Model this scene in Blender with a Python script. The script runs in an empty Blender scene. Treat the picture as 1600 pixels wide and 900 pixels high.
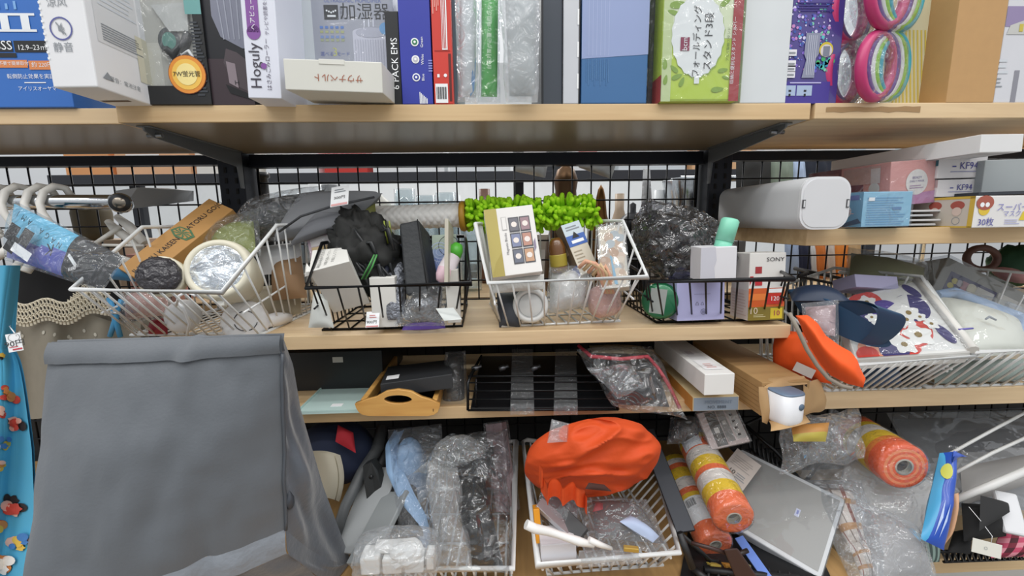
import bpy, bmesh, math, random
from mathutils import Vector, Matrix, noise
V = Vector
SC = bpy.context.scene
COL = SC.collection
# ---------------------------------------------------------------- camera
F = 664.7                      # focal length in pixels of the 1600 x 900 frame
CAM_Z = 1.30
CAM = V((0.6326, -0.7752, CAM_Z))
PITCH, YAW, ROLL = (math.radians(a) for a in (8.8755, -2.1512, -0.7664))
BASE = Matrix(((1, 0, 0), (0, 0, -1), (0, 1, 0)))
RX = Matrix(((1, 0, 0), (0, math.cos(PITCH), math.sin(PITCH)), (0, -math.sin(PITCH), math.cos(PITCH))))
RZ = Matrix(((math.cos(YAW), -math.sin(YAW), 0), (math.sin(YAW), math.cos(YAW), 0), (0, 0, 1)))
RR = Matrix(((math.cos(ROLL), -math.sin(ROLL), 0), (math.sin(ROLL), math.cos(ROLL), 0), (0, 0, 1)))
RC = RZ @ RX @ BASE @ RR
cd = bpy.data.cameras.new('camera')
cd.sensor_width = 36.0
cd.lens = 36.0 * F / 1600.0
cd.clip_start = 0.02
cam = bpy.data.objects.new('camera', cd)
COL.objects.link(cam)
cam.matrix_world = Matrix.Translation(CAM) @ RC.to_4x4()
SC.camera = cam
# ---------------------------------------------------------------- light and exposure
SC.view_settings.view_transform = 'Standard'
SC.view_settings.look = 'None'
SC.view_settings.gamma = 1.0
SC.view_settings.use_curve_mapping = False
SC.view_settings.exposure = 0.10
world = bpy.data.worlds.new('store_light')
SC.world = world
world.use_nodes = True
wn_ = world.node_tree; WN = wn_.nodes.new
g_ = WN('ShaderNodeTexCoord'); sx_ = WN('ShaderNodeSeparateXYZ'); rp_ = WN('ShaderNodeValToRGB')
wn_.links.new(g_.outputs['Generated'], sx_.inputs[0])
mp_ = WN('ShaderNodeMapRange'); mp_.inputs['From Min'].default_value = -1.0; mp_.inputs['From Max'].default_value = 1.0
wn_.links.new(sx_.outputs['Z'], mp_.inputs['Value']); wn_.links.new(mp_.outputs['Result'], rp_.inputs['Fac'])
rp_.color_ramp.elements[0].position = 0.35; rp_.color_ramp.elements[0].color = (0.22, 0.225, 0.23, 1)   # aisle floor and goods
rp_.color_ramp.elements[1].position = 0.75; rp_.color_ramp.elements[1].color = (1.0, 1.02, 1.04, 1)    # white ceiling
e_ = rp_.color_ramp.elements.new(0.55); e_.color = (0.55, 0.57, 0.59, 1)
wn_.links.new(rp_.outputs['Color'], wn_.nodes['Background'].inputs[0])
wn_.nodes['Background'].inputs[1].default_value = 0.95
def area(name, loc, rot, sx, sy, power, col=(1, 0.98, 0.95)):
    l = bpy.data.lights.new(name, 'AREA')
    l.shape = 'RECTANGLE'; l.size = sx; l.size_y = sy; l.energy = power; l.color = col
    o = bpy.data.objects.new(name, l); COL.objects.link(o)
    o.location = loc; o.rotation_euler = rot
    return o
for k_, (y_, e_) in enumerate(((-0.55, 14), (-1.1, 18), (-1.8, 22), (-2.7, 26))):
    area('ceiling_tube', (0.6, y_, 2.75), (math.radians(-6 - 9 * k_), 0, 0), 3.4, 0.10, e_)
area('ceiling_tube_far', (0.6, 1.9, 2.75), (0, 0, 0), 4.0, 0.3, 60)

# ---------------------------------------------------------------- pixel rays (photo frame) -> points in the place
def ray(px, py):
    return RC @ V(((px - 800) / F, -(py - 450) / F, -1))
def P(px, py, Y):
    d = ray(px, py)
    return CAM + d * ((Y - CAM.y) / d.y)
def PZ(px, py, Z):
    d = ray(px, py)
    return CAM + d * ((Z - CAM.z) / d.z)
def w3(p):
    return p if isinstance(p, Vector) else P(*p)
RCT = RC.transposed()
def solveX(px, Y, Z):
    a = RCT @ (V((0, Y, Z)) - CAM); b = RCT @ V((1, 0, 0)); k = (px - 800) / F
    return -(k * a.z + a.x) / (k * b.z + b.x)
def solveZ(py, X, Y):
    a = RCT @ (V((X, Y, 0)) - CAM); b = RCT @ V((0, 0, 1)); k = -(py - 450) / F
    return -(k * a.z + a.y) / (k * b.z + b.y)
def stand(px0, px1, pyt, Y, Z):
    """box standing on height Z with its front in plane Y: matrix, width, height"""
    x0, x1 = solveX(px0, Y, Z), solveX(px1, Y, Z)
    z1 = solveZ(pyt, (x0 + x1) / 2, Y)
    return Matrix.Translation((x0, Y, Z)), x1 - x0, z1 - Z
def face(p0, p1, p3):
    """front face from its bottom left, bottom right and top left corner"""
    a, b, c = w3(p0), w3(p1), w3(p3)
    u = b - a; W = u.length; u.normalize()
    v = c - a; v = v - u * v.dot(u); H = v.length; v.normalize()
    n = v.cross(u)              # away from the viewer
    M = Matrix((u, n, v)).transposed().to_4x4(); M.translation = a
    return M, W, H

# ---------------------------------------------------------------- materials
_M = {}
def lin(c):
    if isinstance(c, str):
        c = tuple(int(c[i:i + 2], 16) for i in (0, 2, 4))
    r = []
    for x in c:
        x /= 255.0
        r.append(x / 12.92 if x <= 0.04045 else ((x + 0.055) / 1.055) ** 2.4)
    return (r[0], r[1], r[2], 1)
def mat(col, rough=0.5, metal=0.0, bump=None, var=None, spec=0.5, trans=0.0, coat=0.0, sheen=0.0, alpha=1.0):
    key = (col, rough, metal, bump, var, spec, trans, coat, sheen, alpha)
    if key in _M: return _M[key]
    m = bpy.data.materials.new('surface_' + str(len(_M))); m.use_nodes = True
    nt = m.node_tree; b = nt.nodes['Principled BSDF']
    b.inputs['Base Color'].default_value = lin(col)
    b.inputs['Roughness'].default_value = rough
    b.inputs['Metallic'].default_value = metal
    b.inputs['Specular IOR Level'].default_value = spec
    b.inputs['Transmission Weight'].default_value = trans
    b.inputs['Coat Weight'].default_value = coat
    b.inputs['Sheen Weight'].default_value = sheen
    b.inputs['Alpha'].default_value = alpha
    tc = nt.nodes.new('ShaderNodeTexCoord')
    sc_, am = var or (14.0, 0.05)
    n = nt.nodes.new('ShaderNodeTexNoise'); n.inputs['Scale'].default_value = sc_; n.inputs['Detail'].default_value = 4
    nt.links.new(tc.outputs['Object'], n.inputs['Vector'])
    h = nt.nodes.new('ShaderNodeHueSaturation'); h.inputs['Color'].default_value = lin(col)
    mr = nt.nodes.new('ShaderNodeMapRange'); mr.inputs['To Min'].default_value = 1 - am; mr.inputs['To Max'].default_value = 1 + am
    nt.links.new(n.outputs['Fac'], mr.inputs['Value']); nt.links.new(mr.outputs['Result'], h.inputs['Value'])
    nt.links.new(h.outputs['Color'], b.inputs['Base Color'])
    if bump:
        n2 = nt.nodes.new('ShaderNodeTexNoise'); n2.inputs['Scale'].default_value = bump[0]; n2.inputs['Detail'].default_value = 3
        nt.links.new(tc.outputs['Object'], n2.inputs['Vector'])
        bp = nt.nodes.new('ShaderNodeBump'); bp.inputs['Strength'].default_value = bump[1]; bp.inputs['Distance'].default_value = 0.01
        nt.links.new(n2.outputs['Fac'], bp.inputs['Height']); nt.links.new(bp.outputs['Normal'], b.inputs['Normal'])
    _M[key] = m
    return m
def film(tint='f4f6f8', gloss=0.16, haze=0.06, rough=0.045, bump=(38.0, 0.8)):
    """thin clear plastic: see-through, glossy, slightly milky"""
    key = ('film', tint, gloss, haze, rough, bump)
    if key in _M: return _M[key]
    m = bpy.data.materials.new('film_' + str(len(_M))); m.use_nodes = True
    nt = m.node_tree; nt.nodes.clear(); N = nt.nodes.new; L = nt.links.new
    out = N('ShaderNodeOutputMaterial'); tr = N('ShaderNodeBsdfTransparent'); gl = N('ShaderNodeBsdfGlossy'); df = N('ShaderNodeBsdfDiffuse')
    tr.inputs[0].default_value = lin(tint); gl.inputs['Color'].default_value = (1, 1, 1, 1); gl.inputs['Roughness'].default_value = rough
    df.inputs[0].default_value = (0.8, 0.82, 0.84, 1)
    tc = N('ShaderNodeTexCoord'); n = N('ShaderNodeTexNoise'); n.inputs['Scale'].default_value = bump[0]; n.inputs['Detail'].default_value = 2.5
    n.inputs['Distortion'].default_value = 0.8
    L(tc.outputs['Object'], n.inputs['Vector'])
    bp = N('ShaderNodeBump'); bp.inputs['Strength'].default_value = bump[1]; bp.inputs['Distance'].default_value = 0.035
    L(n.outputs['Fac'], bp.inputs['Height']); L(bp.outputs['Normal'], gl.inputs['Normal'])
    lw = N('ShaderNodeLayerWeight'); lw.inputs['Blend'].default_value = 0.25; L(bp.outputs['Normal'], lw.inputs['Normal'])
    mr = N('ShaderNodeMapRange'); mr.inputs['To Min'].default_value = 0.03 + gloss * 0.16; mr.inputs['To Max'].default_value = min(1, gloss * 2.6)
    pw_ = N('ShaderNodeMath'); pw_.operation = 'POWER'; pw_.inputs[1].default_value = 2.0
    L(lw.outputs['Facing'], pw_.inputs[0]); L(pw_.outputs[0], mr.inputs['Value'])
    a = N('ShaderNodeMixShader'); L(mr.outputs['Result'], a.inputs[0]); L(tr.outputs[0], a.inputs[1]); L(gl.outputs[0], a.inputs[2])
    b = N('ShaderNodeMixShader'); b.inputs[0].default_value = haze; L(a.outputs[0], b.inputs[1]); L(df.outputs[0], b.inputs[2])
    L(b.outputs[0], out.inputs['Surface'])
    _M[key] = m
    return m
def wood(c1, c2, scale=(1.2, 18, 18), rough=0.45):
    key = ('wood', c1, c2, scale)
    if key in _M: return _M[key]
    m = bpy.data.materials.new('wood_' + str(len(_M))); m.use_nodes = True
    nt = m.node_tree; b = nt.nodes['Principled BSDF']; N = nt.nodes.new; L = nt.links.new
    tc = N('ShaderNodeTexCoord'); mp = N('ShaderNodeMapping'); mp.inputs['Scale'].default_value = scale
    L(tc.outputs['Object'], mp.inputs['Vector'])
    n = N('ShaderNodeTexNoise'); n.inputs['Scale'].default_value = 3.0; n.inputs['Detail'].default_value = 6; n.inputs['Distortion'].default_value = 0.5
    L(mp.outputs['Vector'], n.inputs['Vector'])
    r = N('ShaderNodeValToRGB'); r.color_ramp.elements[0].position = 0.3; r.color_ramp.elements[1].position = 0.72
    r.color_ramp.elements[0].color = lin(c1); r.color_ramp.elements[1].color = lin(c2)
    L(n.outputs['Fac'], r.inputs['Fac']); L(r.outputs['Color'], b.inputs['Base Color'])
    b.inputs['Roughness'].default_value = rough
    _M[key] = m
    return m

# ---------------------------------------------------------------- mesh builder
class MB:
    def __init__(self):
        self.bm = bmesh.new(); self.mats = []
    def mi(self, m):
        if m not in self.mats: self.mats.append(m)
        return self.mats.index(m)
    def faces(self, fs, m, smooth=False):
        i = self.mi(m)
        for f in fs:
            f.material_index = i; f.smooth = smooth
    def poly(self, pts, m, smooth=False):
        f = self.bm.faces.new([self.bm.verts.new(p) for p in pts]); self.faces([f], m, smooth); return f
    def box(self, a, b, m, bev=0.0, M=None, skip=()):
        x0, y0, z0 = a; x1, y1, z1 = b
        vs = [self.bm.verts.new((x, y, z)) for x in (x0, x1) for y in (y0, y1) for z in (z0, z1)]
        q = {'left': (0, 1, 3, 2), 'right': (4, 6, 7, 5), 'front': (0, 4, 5, 1), 'back': (2, 3, 7, 6), 'bottom': (0, 2, 6, 4), 'top': (1, 5, 7, 3)}
        fs = [self.bm.faces.new([vs[i] for i in ix]) for k, ix in q.items() if k not in skip]
        if bev and not skip:
            r = bmesh.ops.bevel(self.bm, geom=list({e for f in fs for e in f.edges}), offset=bev, segments=2, affect='EDGES', profile=0.5)
            fs = [f for f in self.bm.faces if f.is_valid and (f in set(r['faces']) or f in set(fs))]
            vs = list({v for f in fs for v in f.verts})
        if M is not None:
            for v in vs: v.co = M @ v.co
        self.faces(fs, m)
    def hexa(self, p, m, bev=0.0):
        """p: 8 corners, bottom ring of four then top ring of four"""
        vs = [self.bm.verts.new(q) for q in p]
        fs = [self.bm.faces.new([vs[i] for i in ix]) for ix in ((3, 2, 1, 0), (4, 5, 6, 7), (0, 1, 5, 4), (1, 2, 6, 5), (2, 3, 7, 6), (3, 0, 4, 7))]
        if bev:
            r = bmesh.ops.bevel(self.bm, geom=list({e for f in fs for e in f.edges}), offset=bev, segments=2, affect='EDGES', profile=0.5)
            fs = list({f for f in r['faces']} | {f for f in fs if f.is_valid})
        self.faces(fs, m)
        bmesh.ops.recalc_face_normals(self.bm, faces=fs)
    def prism(self, pts, vec, m, smooth=False):
        """closed outline pts (3D) swept by vec"""
        vec = V(vec); n = len(pts)
        a = [self.bm.verts.new(p) for p in pts]; b = [self.bm.verts.new(V(p) + vec) for p in pts]
        fs = [self.bm.faces.new(a), self.bm.faces.new(b[::-1])]
        sd = [self.bm.faces.new((a[i], b[i], b[(i + 1) % n], a[(i + 1) % n])) for i in range(n)]
        bmesh.ops.recalc_face_normals(self.bm, faces=fs + sd)
        self.faces(fs, m); self.faces(sd, m, smooth)
    def tube(self, pts, r, m, seg=8, closed=False, cap=True):
        pts = [V(p) for p in pts]; n = len(pts); rings = []
        rr = r if isinstance(r, (list, tuple)) else [r] * n
        nrm = None
        for i, p in enumerate(pts):
            if closed: t = (pts[(i + 1) % n] - pts[i - 1])
            else: t = pts[min(i + 1, n - 1)] - pts[max(i - 1, 0)]
            t.normalize()
            if nrm is None:
                nrm = t.orthogonal().normalized()
            else:
                nrm = nrm - t * nrm.dot(t)
                if nrm.length < 1e-6: nrm = t.orthogonal()
                nrm.normalize()
            bn = t.cross(nrm); k = 1.0
            if 0 < i < n - 1 or closed:
                d1 = (pts[i] - pts[i - 1]).normalized(); k = min(1.6, 1 / max(0.5, abs(d1.dot(t))))
            rings.append([self.bm.verts.new(p + (nrm * math.cos(2 * math.pi * j / seg) + bn * math.sin(2 * math.pi * j / seg)) * rr[i] * k) for j in range(seg)])
        fs = []
        for i in range(n if closed else n - 1):
            A, B = rings[i], rings[(i + 1) % n]; off = 0
            if closed and i == n - 1:
                off = min(range(seg), key=lambda o: (A[0].co - B[o].co).length)
            for j in range(seg):
                fs.append(self.bm.faces.new((A[j], A[(j + 1) % seg], B[(j + 1 + off) % seg], B[(j + off) % seg])))
        if cap and not closed:
            self.faces([self.bm.faces.new(rings[0][::-1]), self.bm.faces.new(rings[-1])], m)
        self.faces(fs, m, True)
    def lathe(self, prof, m, seg=32, M=None, smooth=True, arc=1.0, squash=(1, 1), power=2.0, cap=True):
        """profile of (radius, z) about local Z; m may be one material or one per span"""
        M = M or Matrix(); rings = []
        for r, z in prof:
            ring = []
            for j in range(seg):
                a = 2 * math.pi * arc * j / seg; c, s = math.cos(a), math.sin(a)
                if power != 2.0:
                    k = (abs(c) ** power + abs(s) ** power) ** (-1 / power); c *= k; s *= k
                ring.append(self.bm.verts.new(M @ V((r * c * squash[0], r * s * squash[1], z))))
            rings.append(ring)
        for i in range(len(rings) - 1):
            mm = m[i] if isinstance(m, (list, tuple)) else m
            self.faces([self.bm.faces.new((rings[i][j], rings[i][(j + 1) % seg], rings[i + 1][(j + 1) % seg], rings[i + 1][j])) for j in range(seg)], mm, smooth)
        m0 = m[0] if isinstance(m, (list, tuple)) else m; m1 = m[-1] if isinstance(m, (list, tuple)) else m
        if not cap: return
        if prof[0][0] > 1e-6: self.faces([self.bm.faces.new(rings[0][::-1])], m0)
        if prof[-1][0] > 1e-6: self.faces([self.bm.faces.new(rings[-1])], m1)
    def grid(self, fn, nu, nv, m, smooth=True, flip=False):
        g = [[self.bm.verts.new(fn(i / nu, j / nv)) for j in range(nv + 1)] for i in range(nu + 1)]
        fs = []
        for i in range(nu):
            for j in range(nv):
                q = (g[i][j], g[i + 1][j], g[i + 1][j + 1], g[i][j + 1])
                f = self.bm.faces.new(q[::-1] if flip else q); fs.append(f)
                mm = m(((i + .5) / nu), ((j + .5) / nv)) if callable(m) else m
                f.material_index = self.mi(mm); f.smooth = smooth
        return g
    def patch(self, fn, u, v, ru, rv, m, lift=0.001, seg=14, n=None, rot=0.0, star=None):
        """a printed spot that follows the surface fn"""
        pts = []
        e = 0.004
        for k in range(seg):
            a = 2 * math.pi * k / seg; q = 1.0
            if star: q = 1 + star[1] * math.cos(star[0] * a)
            x, y = math.cos(a) * ru * q, math.sin(a) * rv * q
            uu, vv = u + x * math.cos(rot) - y * math.sin(rot), v + x * math.sin(rot) + y * math.cos(rot)
            uu, vv = min(.999, max(.001, uu)), min(.999, max(.001, vv)); pts.append((uu, vv))
        du = V(fn(min(1, u + e), v)) - V(fn(max(0, u - e), v)); dv = V(fn(u, min(1, v + e))) - V(fn(u, max(0, v - e)))
        nn = du.cross(dv).normalized()
        c = V(fn(min(1, max(0, u)), min(1, max(0, v))))
        if nn.dot(CAM - c) < 0: nn = -nn
        vs = [self.bm.verts.new(V(fn(*p)) + nn * lift) for p in pts]; cv = self.bm.verts.new(c + nn * lift)
        self.faces([self.bm.faces.new((cv, vs[k], vs[(k + 1) % seg])) for k in range(seg)], m, True)
    def pouch(self, q, bulge, m, n=(18, 14), amp=0.0, scale=20.0, seed=0, back=0.6, mback=None, pw=0.5, wav=0.0, fold=None, smooth=True):
        """a filled bag / cushion / packet between four corners (bottom left, bottom right, top right, top left)"""
        q = [w3(p) for p in q]
        nr = (q[1] - q[0]).cross(q[3] - q[0]).normalized()
        if nr.dot(CAM - q[0]) < 0: nr = -nr
        so = V((seed * 7.31, seed * 3.17, seed * 1.7))
        def surf(sgn):
            def f(u, v):
                p = q[0] * (1 - u) * (1 - v) + q[1] * u * (1 - v) + q[2] * u * v + q[3] * (1 - u) * v
                e = max(0.0, math.sin(math.pi * u) * math.sin(math.pi * v)) ** pw
                k = noise.fractal(p * scale + so, 0.9, 2.0, 3)
                r = 1 - abs(noise.noise(p * scale * 0.8 + so * 2)) * 2
                if wav:
                    p = p + V((noise.noise(p * 25 + so), noise.noise(p * 25 - so), noise.noise(p * 25 + so * 3))) * wav
                d = bulge * e * (1 if sgn > 0 else back)
                if fold: d += fold(u, v) * e
                return p + nr * sgn * (d + amp * e * (k * 0.7 + r * 0.5))
            return f
        f1 = surf(1)
        self.grid(f1, n[0], n[1], m, smooth)
        if back is not None: self.grid(surf(-1), n[0], n[1], mback or m, smooth, flip=True)
        return f1
    def blob(self, c, ax, m, amp=0.0, scale=12.0, seed=0, nu=28, nv=18, power=2.0, ridge=0.5, fn=None, smooth=True):
        """closed rounded lump: centre c, three half-axis vectors"""
        c = w3(c); so = V((seed * 5.1, seed * 2.3, seed * 9.7)); ax = [V(a) for a in ax]
        def f(u, v):
            a, b = 2 * math.pi * u, math.pi * (v - 0.5)
            x, y, z = math.cos(b) * math.cos(a), math.cos(b) * math.sin(a), math.sin(b)
            k = (abs(x) ** power + abs(y) ** power + abs(z) ** power) ** (-1 / power)
            d = V((x, y, z))
            nn = noise.fractal(d * scale * 0.12 + so, 0.9, 2.0, 4)
            rr = 1 - 2 * abs(noise.noise(d * scale * 0.2 + so * 1.7))
            s = k * (1 + amp * ((1 - ridge) * nn + ridge * rr))
            p = c + (ax[0] * x + ax[1] * y + ax[2] * z) * s
            return fn(p, x, y, z) if fn else p
        g = self.grid(f, nu, nv, m, smooth)
        bmesh.ops.remove_doubles(self.bm, verts=list({v for r in g for v in r}), dist=1e-5)
        return f
    def text(self, s, size, M, m, lift=0.0, sx=1.0, align='CENTER'):
        tm = text_mesh(s, align); i = self.mi(m)
        vs = [self.bm.verts.new(M @ V((v.co.x * size * sx, v.co.y * size, lift))) for v in tm.vertices]
        for p in tm.polygons:
            try:
                f = self.bm.faces.new([vs[k] for k in p.vertices]); f.material_index = i
            except ValueError: pass
    def bounds(self):
        xs = [v.co for v in self.bm.verts]
        return (V((min(c[i] for c in xs) for i in range(3))), V((max(c[i] for c in xs) for i in range(3))))
_T = {}
def text_mesh(s, align):
    if (s, align) in _T: return _T[(s, align)]
    c = bpy.data.curves.new('lettering', 'FONT'); c.body = s; c.size = 1.0; c.align_x = align; c.align_y = 'CENTER'; c.resolution_u = 2
    o = bpy.data.objects.new('lettering', c); COL.objects.link(o)
    bpy.context.view_layer.update()
    me = bpy.data.meshes.new_from_object(o.evaluated_get(bpy.context.evaluated_depsgraph_get()))
    bpy.data.objects.remove(o); _T[(s, align)] = me
    return me
def link_mesh(name, mb):
    me = bpy.data.meshes.new(name); mb.bm.normal_update(); mb.bm.to_mesh(me); mb.bm.free()
    for m in mb.mats: me.materials.append(m)
    o = bpy.data.objects.new(name, me); COL.objects.link(o)
    return o
def build(name, label, cat, root, parts=(), M=None, group=None, kind=None):
    """root: MB or None (an Empty); parts: (name, MB[, subparts[, label]]). M None: everything is in world coordinates"""
    allm = ([root] if root else [])
    def walk(ps):
        for p in ps:
            allm.append(p[1])
            if len(p) > 2 and p[2]: walk(p[2])
    walk(parts)
    if M is None:
        bs = [m.bounds() for m in allm if m]
        lo = V((min(b[0][i] for b in bs) for i in range(3))); hi = V((max(b[1][i] for b in bs) for i in range(3)))
        T = V(((lo.x + hi.x) / 2, (lo.y + hi.y) / 2, lo.z))
        for m in allm:
            if m: bmesh.ops.translate(m.bm, verts=m.bm.verts, vec=-T)
        M = Matrix.Translation(T)
    if root: o = link_mesh(name, root)
    else:
        o = bpy.data.objects.new(name, None); o.empty_display_size = 0.05; COL.objects.link(o)
    o.matrix_world = M
    if kind: o['kind'] = kind
    if label: o['label'] = label
    if cat: o['category'] = cat
    if group: o['group'] = group
    def attach(ps, par):
        for p in ps:
            c = link_mesh(p[0], p[1]); c.parent = par
            if len(p) > 3: c['label'] = p[3]
            if len(p) > 2 and p[2]: attach(p[2], c)
    attach(parts, o)
    return o
def struct(name, mb): return build(name, None, None, mb, kind='structure')
def dup(root, M, label):
    r = root.copy(); COL.objects.link(r); r.matrix_world = M; r['label'] = label
    for ch in root.children:
        c = ch.copy(); COL.objects.link(c); c.parent = r
        for g in ch.children:
            d = g.copy(); COL.objects.link(d); d.parent = c
    return r
class Carton:
    """a printed box in its own frame: front face in local y=0 looking to -y"""
    def __init__(s, MWH, D, m, bev=0.0012):
        s.M, s.W, s.H = MWH; s.D = D; s.mb = MB(); s.parts = []
        s.mb.box((0, 0, 0), (s.W, D, s.H), m, bev)
    def fr(s, side):
        W, D, H = s.W, s.D, s.H
        X, Y, Z, O, a, b = {'front': ((1, 0, 0), (0, 0, 1), (0, -1, 0), (0, 0, 0), W, H), 'right': ((0, 1, 0), (0, 0, 1), (1, 0, 0), (W, 0, 0), D, H),
                      'left': ((0, -1, 0), (0, 0, 1), (-1, 0, 0), (0, D, 0), D, H), 'top': ((1, 0, 0), (0, 1, 0), (0, 0, 1), (0, 0, H), W, D),
                      'bottom': ((1, 0, 0), (0, -1, 0), (0, 0, -1), (0, D, 0), W, D)}[side]
        M = Matrix((X, Y, Z)).transposed().to_4x4(); M.translation = O
        return M, a, b
    def poly(s, side, pts, m, lift=1):
        M, a, b = s.fr(side)
        s.mb.poly([M @ V((u * a, v * b, lift * 0.0004)) for u, v in pts], m); return s
    def rect(s, side, u0, v0, u1, v1, m, lift=1):
        return s.poly(side, ((u0, v0), (u1, v0), (u1, v1), (u0, v1)), m, lift)
    def disc(s, side, u, v, r, m, lift=1, seg=28, sx=1.0):
        M, a, b = s.fr(side)
        s.mb.poly([M @ V((u * a + r * sx * math.cos(2 * math.pi * k / seg), v * b + r * math.sin(2 * math.pi * k / seg), lift * 0.0004)) for k in range(seg)], m); return s
    def ring(s, side, u, v, r0, r1, m, lift=1, seg=24):
        M, a, b = s.fr(side)
        pt = lambda r, k: M @ V((u * a + r * math.cos(2 * math.pi * k / seg), v * b + r * math.sin(2 * math.pi * k / seg), lift * 0.0004))
        for k in range(seg): s.mb.poly([pt(r0, k), pt(r1, k), pt(r1, k + 1), pt(r0, k + 1)], m)
        return s
    def txt(s, side, u, v, size, t, m, rot=0, lift=2, sx=1.0):
        M, a, b = s.fr(side)
        s.mb.text(t, size, M @ Matrix.Translation((u * a, v * b, lift * 0.0004)) @ Matrix.Rotation(math.radians(rot), 4, 'Z'), m, 0, sx); return s
    def lines(s, side, u0, v0, u1, v1, n, m, fill=0.45, lift=2, ragged=0.25, seed=1, cols=False):
        """rows of small print too fine to read"""
        r = random.Random(seed)
        for k in range(n):
            if cols:
                c0 = u0 + (u1 - u0) * k / n; s.rect(side, c0, v0 + (v1 - v0) * ragged * r.random(), c0 + (u1 - u0) / n * fill, v1, m, lift)
            else:
                r0 = v0 + (v1 - v0) * k / n; s.rect(side, u0, r0, u1 - (u1 - u0) * ragged * r.random(), r0 + (v1 - v0) / n * fill, m, lift)
        return s
    def wrap(s, t=0.0025, m=None):
        w = MB(); w.box((-t, -t, -t * 0.2), (s.W + t, s.D + t, s.H + t), m or film()); s.parts.append(('plastic_wrap', w)); return s
    def fin(s, name, label, cat='box', group=None, kind=None):
        return build(name, label, cat, s.mb, s.parts, s.M, group, kind)
ZT, ZM, ZL, ZR1, ZR2, ZR3, ZD = (CAM_Z + a for a in (0.201, -0.203, -0.351, -0.021, -0.342, -0.727, -0.62))
BACKY = 0.345
WHITE, BLACK = 'eceef0', '17181a'
# ================================================================ the setting
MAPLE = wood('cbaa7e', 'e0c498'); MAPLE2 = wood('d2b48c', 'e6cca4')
UNDER_SHADE = mat('93856f', 0.28, var=(3, .06))  # board undersides: the low light there is put into this darker, greyer colour
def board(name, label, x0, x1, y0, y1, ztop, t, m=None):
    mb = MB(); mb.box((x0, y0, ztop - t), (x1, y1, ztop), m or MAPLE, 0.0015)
    mb.poly([(x0 + .003, y0 + .003, ztop - t - .0003), (x0 + .003, y1 - .003, ztop - t - .0003), (x1 - .003, y1 - .003, ztop - t - .0003), (x1 - .003, y0 + .003, ztop - t - .0003)], UNDER_SHADE)
    return build(name, label, 'shelf board', mb)
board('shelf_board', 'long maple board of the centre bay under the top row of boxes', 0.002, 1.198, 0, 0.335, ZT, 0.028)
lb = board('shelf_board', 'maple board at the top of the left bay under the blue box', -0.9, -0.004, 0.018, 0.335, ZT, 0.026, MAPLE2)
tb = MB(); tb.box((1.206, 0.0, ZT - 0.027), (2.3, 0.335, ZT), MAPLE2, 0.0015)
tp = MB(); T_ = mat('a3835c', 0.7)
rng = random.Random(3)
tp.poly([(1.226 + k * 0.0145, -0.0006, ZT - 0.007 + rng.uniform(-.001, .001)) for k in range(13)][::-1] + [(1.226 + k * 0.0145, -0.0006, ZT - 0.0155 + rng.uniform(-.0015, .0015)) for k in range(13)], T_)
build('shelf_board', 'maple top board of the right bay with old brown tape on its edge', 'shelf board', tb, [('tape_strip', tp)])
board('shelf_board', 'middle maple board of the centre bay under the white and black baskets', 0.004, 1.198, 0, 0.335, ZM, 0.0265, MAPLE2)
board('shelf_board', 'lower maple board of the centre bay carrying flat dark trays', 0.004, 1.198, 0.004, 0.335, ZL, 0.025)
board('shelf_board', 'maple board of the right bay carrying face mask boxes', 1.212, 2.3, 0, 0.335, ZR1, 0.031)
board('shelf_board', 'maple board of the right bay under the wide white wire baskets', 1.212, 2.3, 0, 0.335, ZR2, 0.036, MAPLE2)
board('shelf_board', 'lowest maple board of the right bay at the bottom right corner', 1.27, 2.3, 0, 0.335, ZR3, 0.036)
DECK = wood('9c7a4f', 'b8935f', (18, 1.4, 18))
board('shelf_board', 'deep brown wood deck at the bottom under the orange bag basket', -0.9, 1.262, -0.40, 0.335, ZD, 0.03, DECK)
# uprights, beams and mesh
STEEL = mat('20232b', 0.42, 0.55); GREYSTEEL = mat('6a6d70', 0.38, 0.15); SLOT = mat('0a0b0d', 0.8)
def upright(label, xc):
    mb = MB()
    mb.box((xc - 0.03, BACKY - 0.038, CAM_Z - 1.29), (xc + 0.03, BACKY + 0.022, CAM_Z + 0.75), STEEL, 0.003)
    for z in [CAM_Z - 0.9 + 0.025 * k for k in range(64)]:
        for s in (-0.012, 0.012):
            mb.box((xc + s - 0.003, BACKY - 0.0395, z), (xc + s + 0.003, BACKY - 0.0375, z + 0.013), SLOT)
    return build('upright_post', label, 'shelf post', mb)
upright('dark slotted steel upright between the left bay and centre bay', -0.002)
upright('dark slotted steel upright between the centre bay and right bay', 1.203)
def beam(label, x0, x1, z0, z1, y0=BACKY - 0.012):
    mb = MB(); mb.box((x0, y0, z0), (x1, y0 + 0.03, z1), STEEL, 0.002)
    mb.box((x0, y0 - 0.006, z0), (x1, y0, z0 + 0.006), STEEL)
    return build('cross_beam', label, 'beam', mb)
beam('black steel cross beam under the centre top board', 0.03, 1.17, CAM_Z + 0.140, ZT - 0.029)
beam('black steel cross beam under the left top board', -0.9, -0.034, CAM_Z + 0.147, ZT - 0.03)
beam('black steel cross beam under the right top board', 1.236, 2.3, CAM_Z + 0.147, ZT - 0.03)
WIRE = mat('15161a', 0.4, 0.5)
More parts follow.
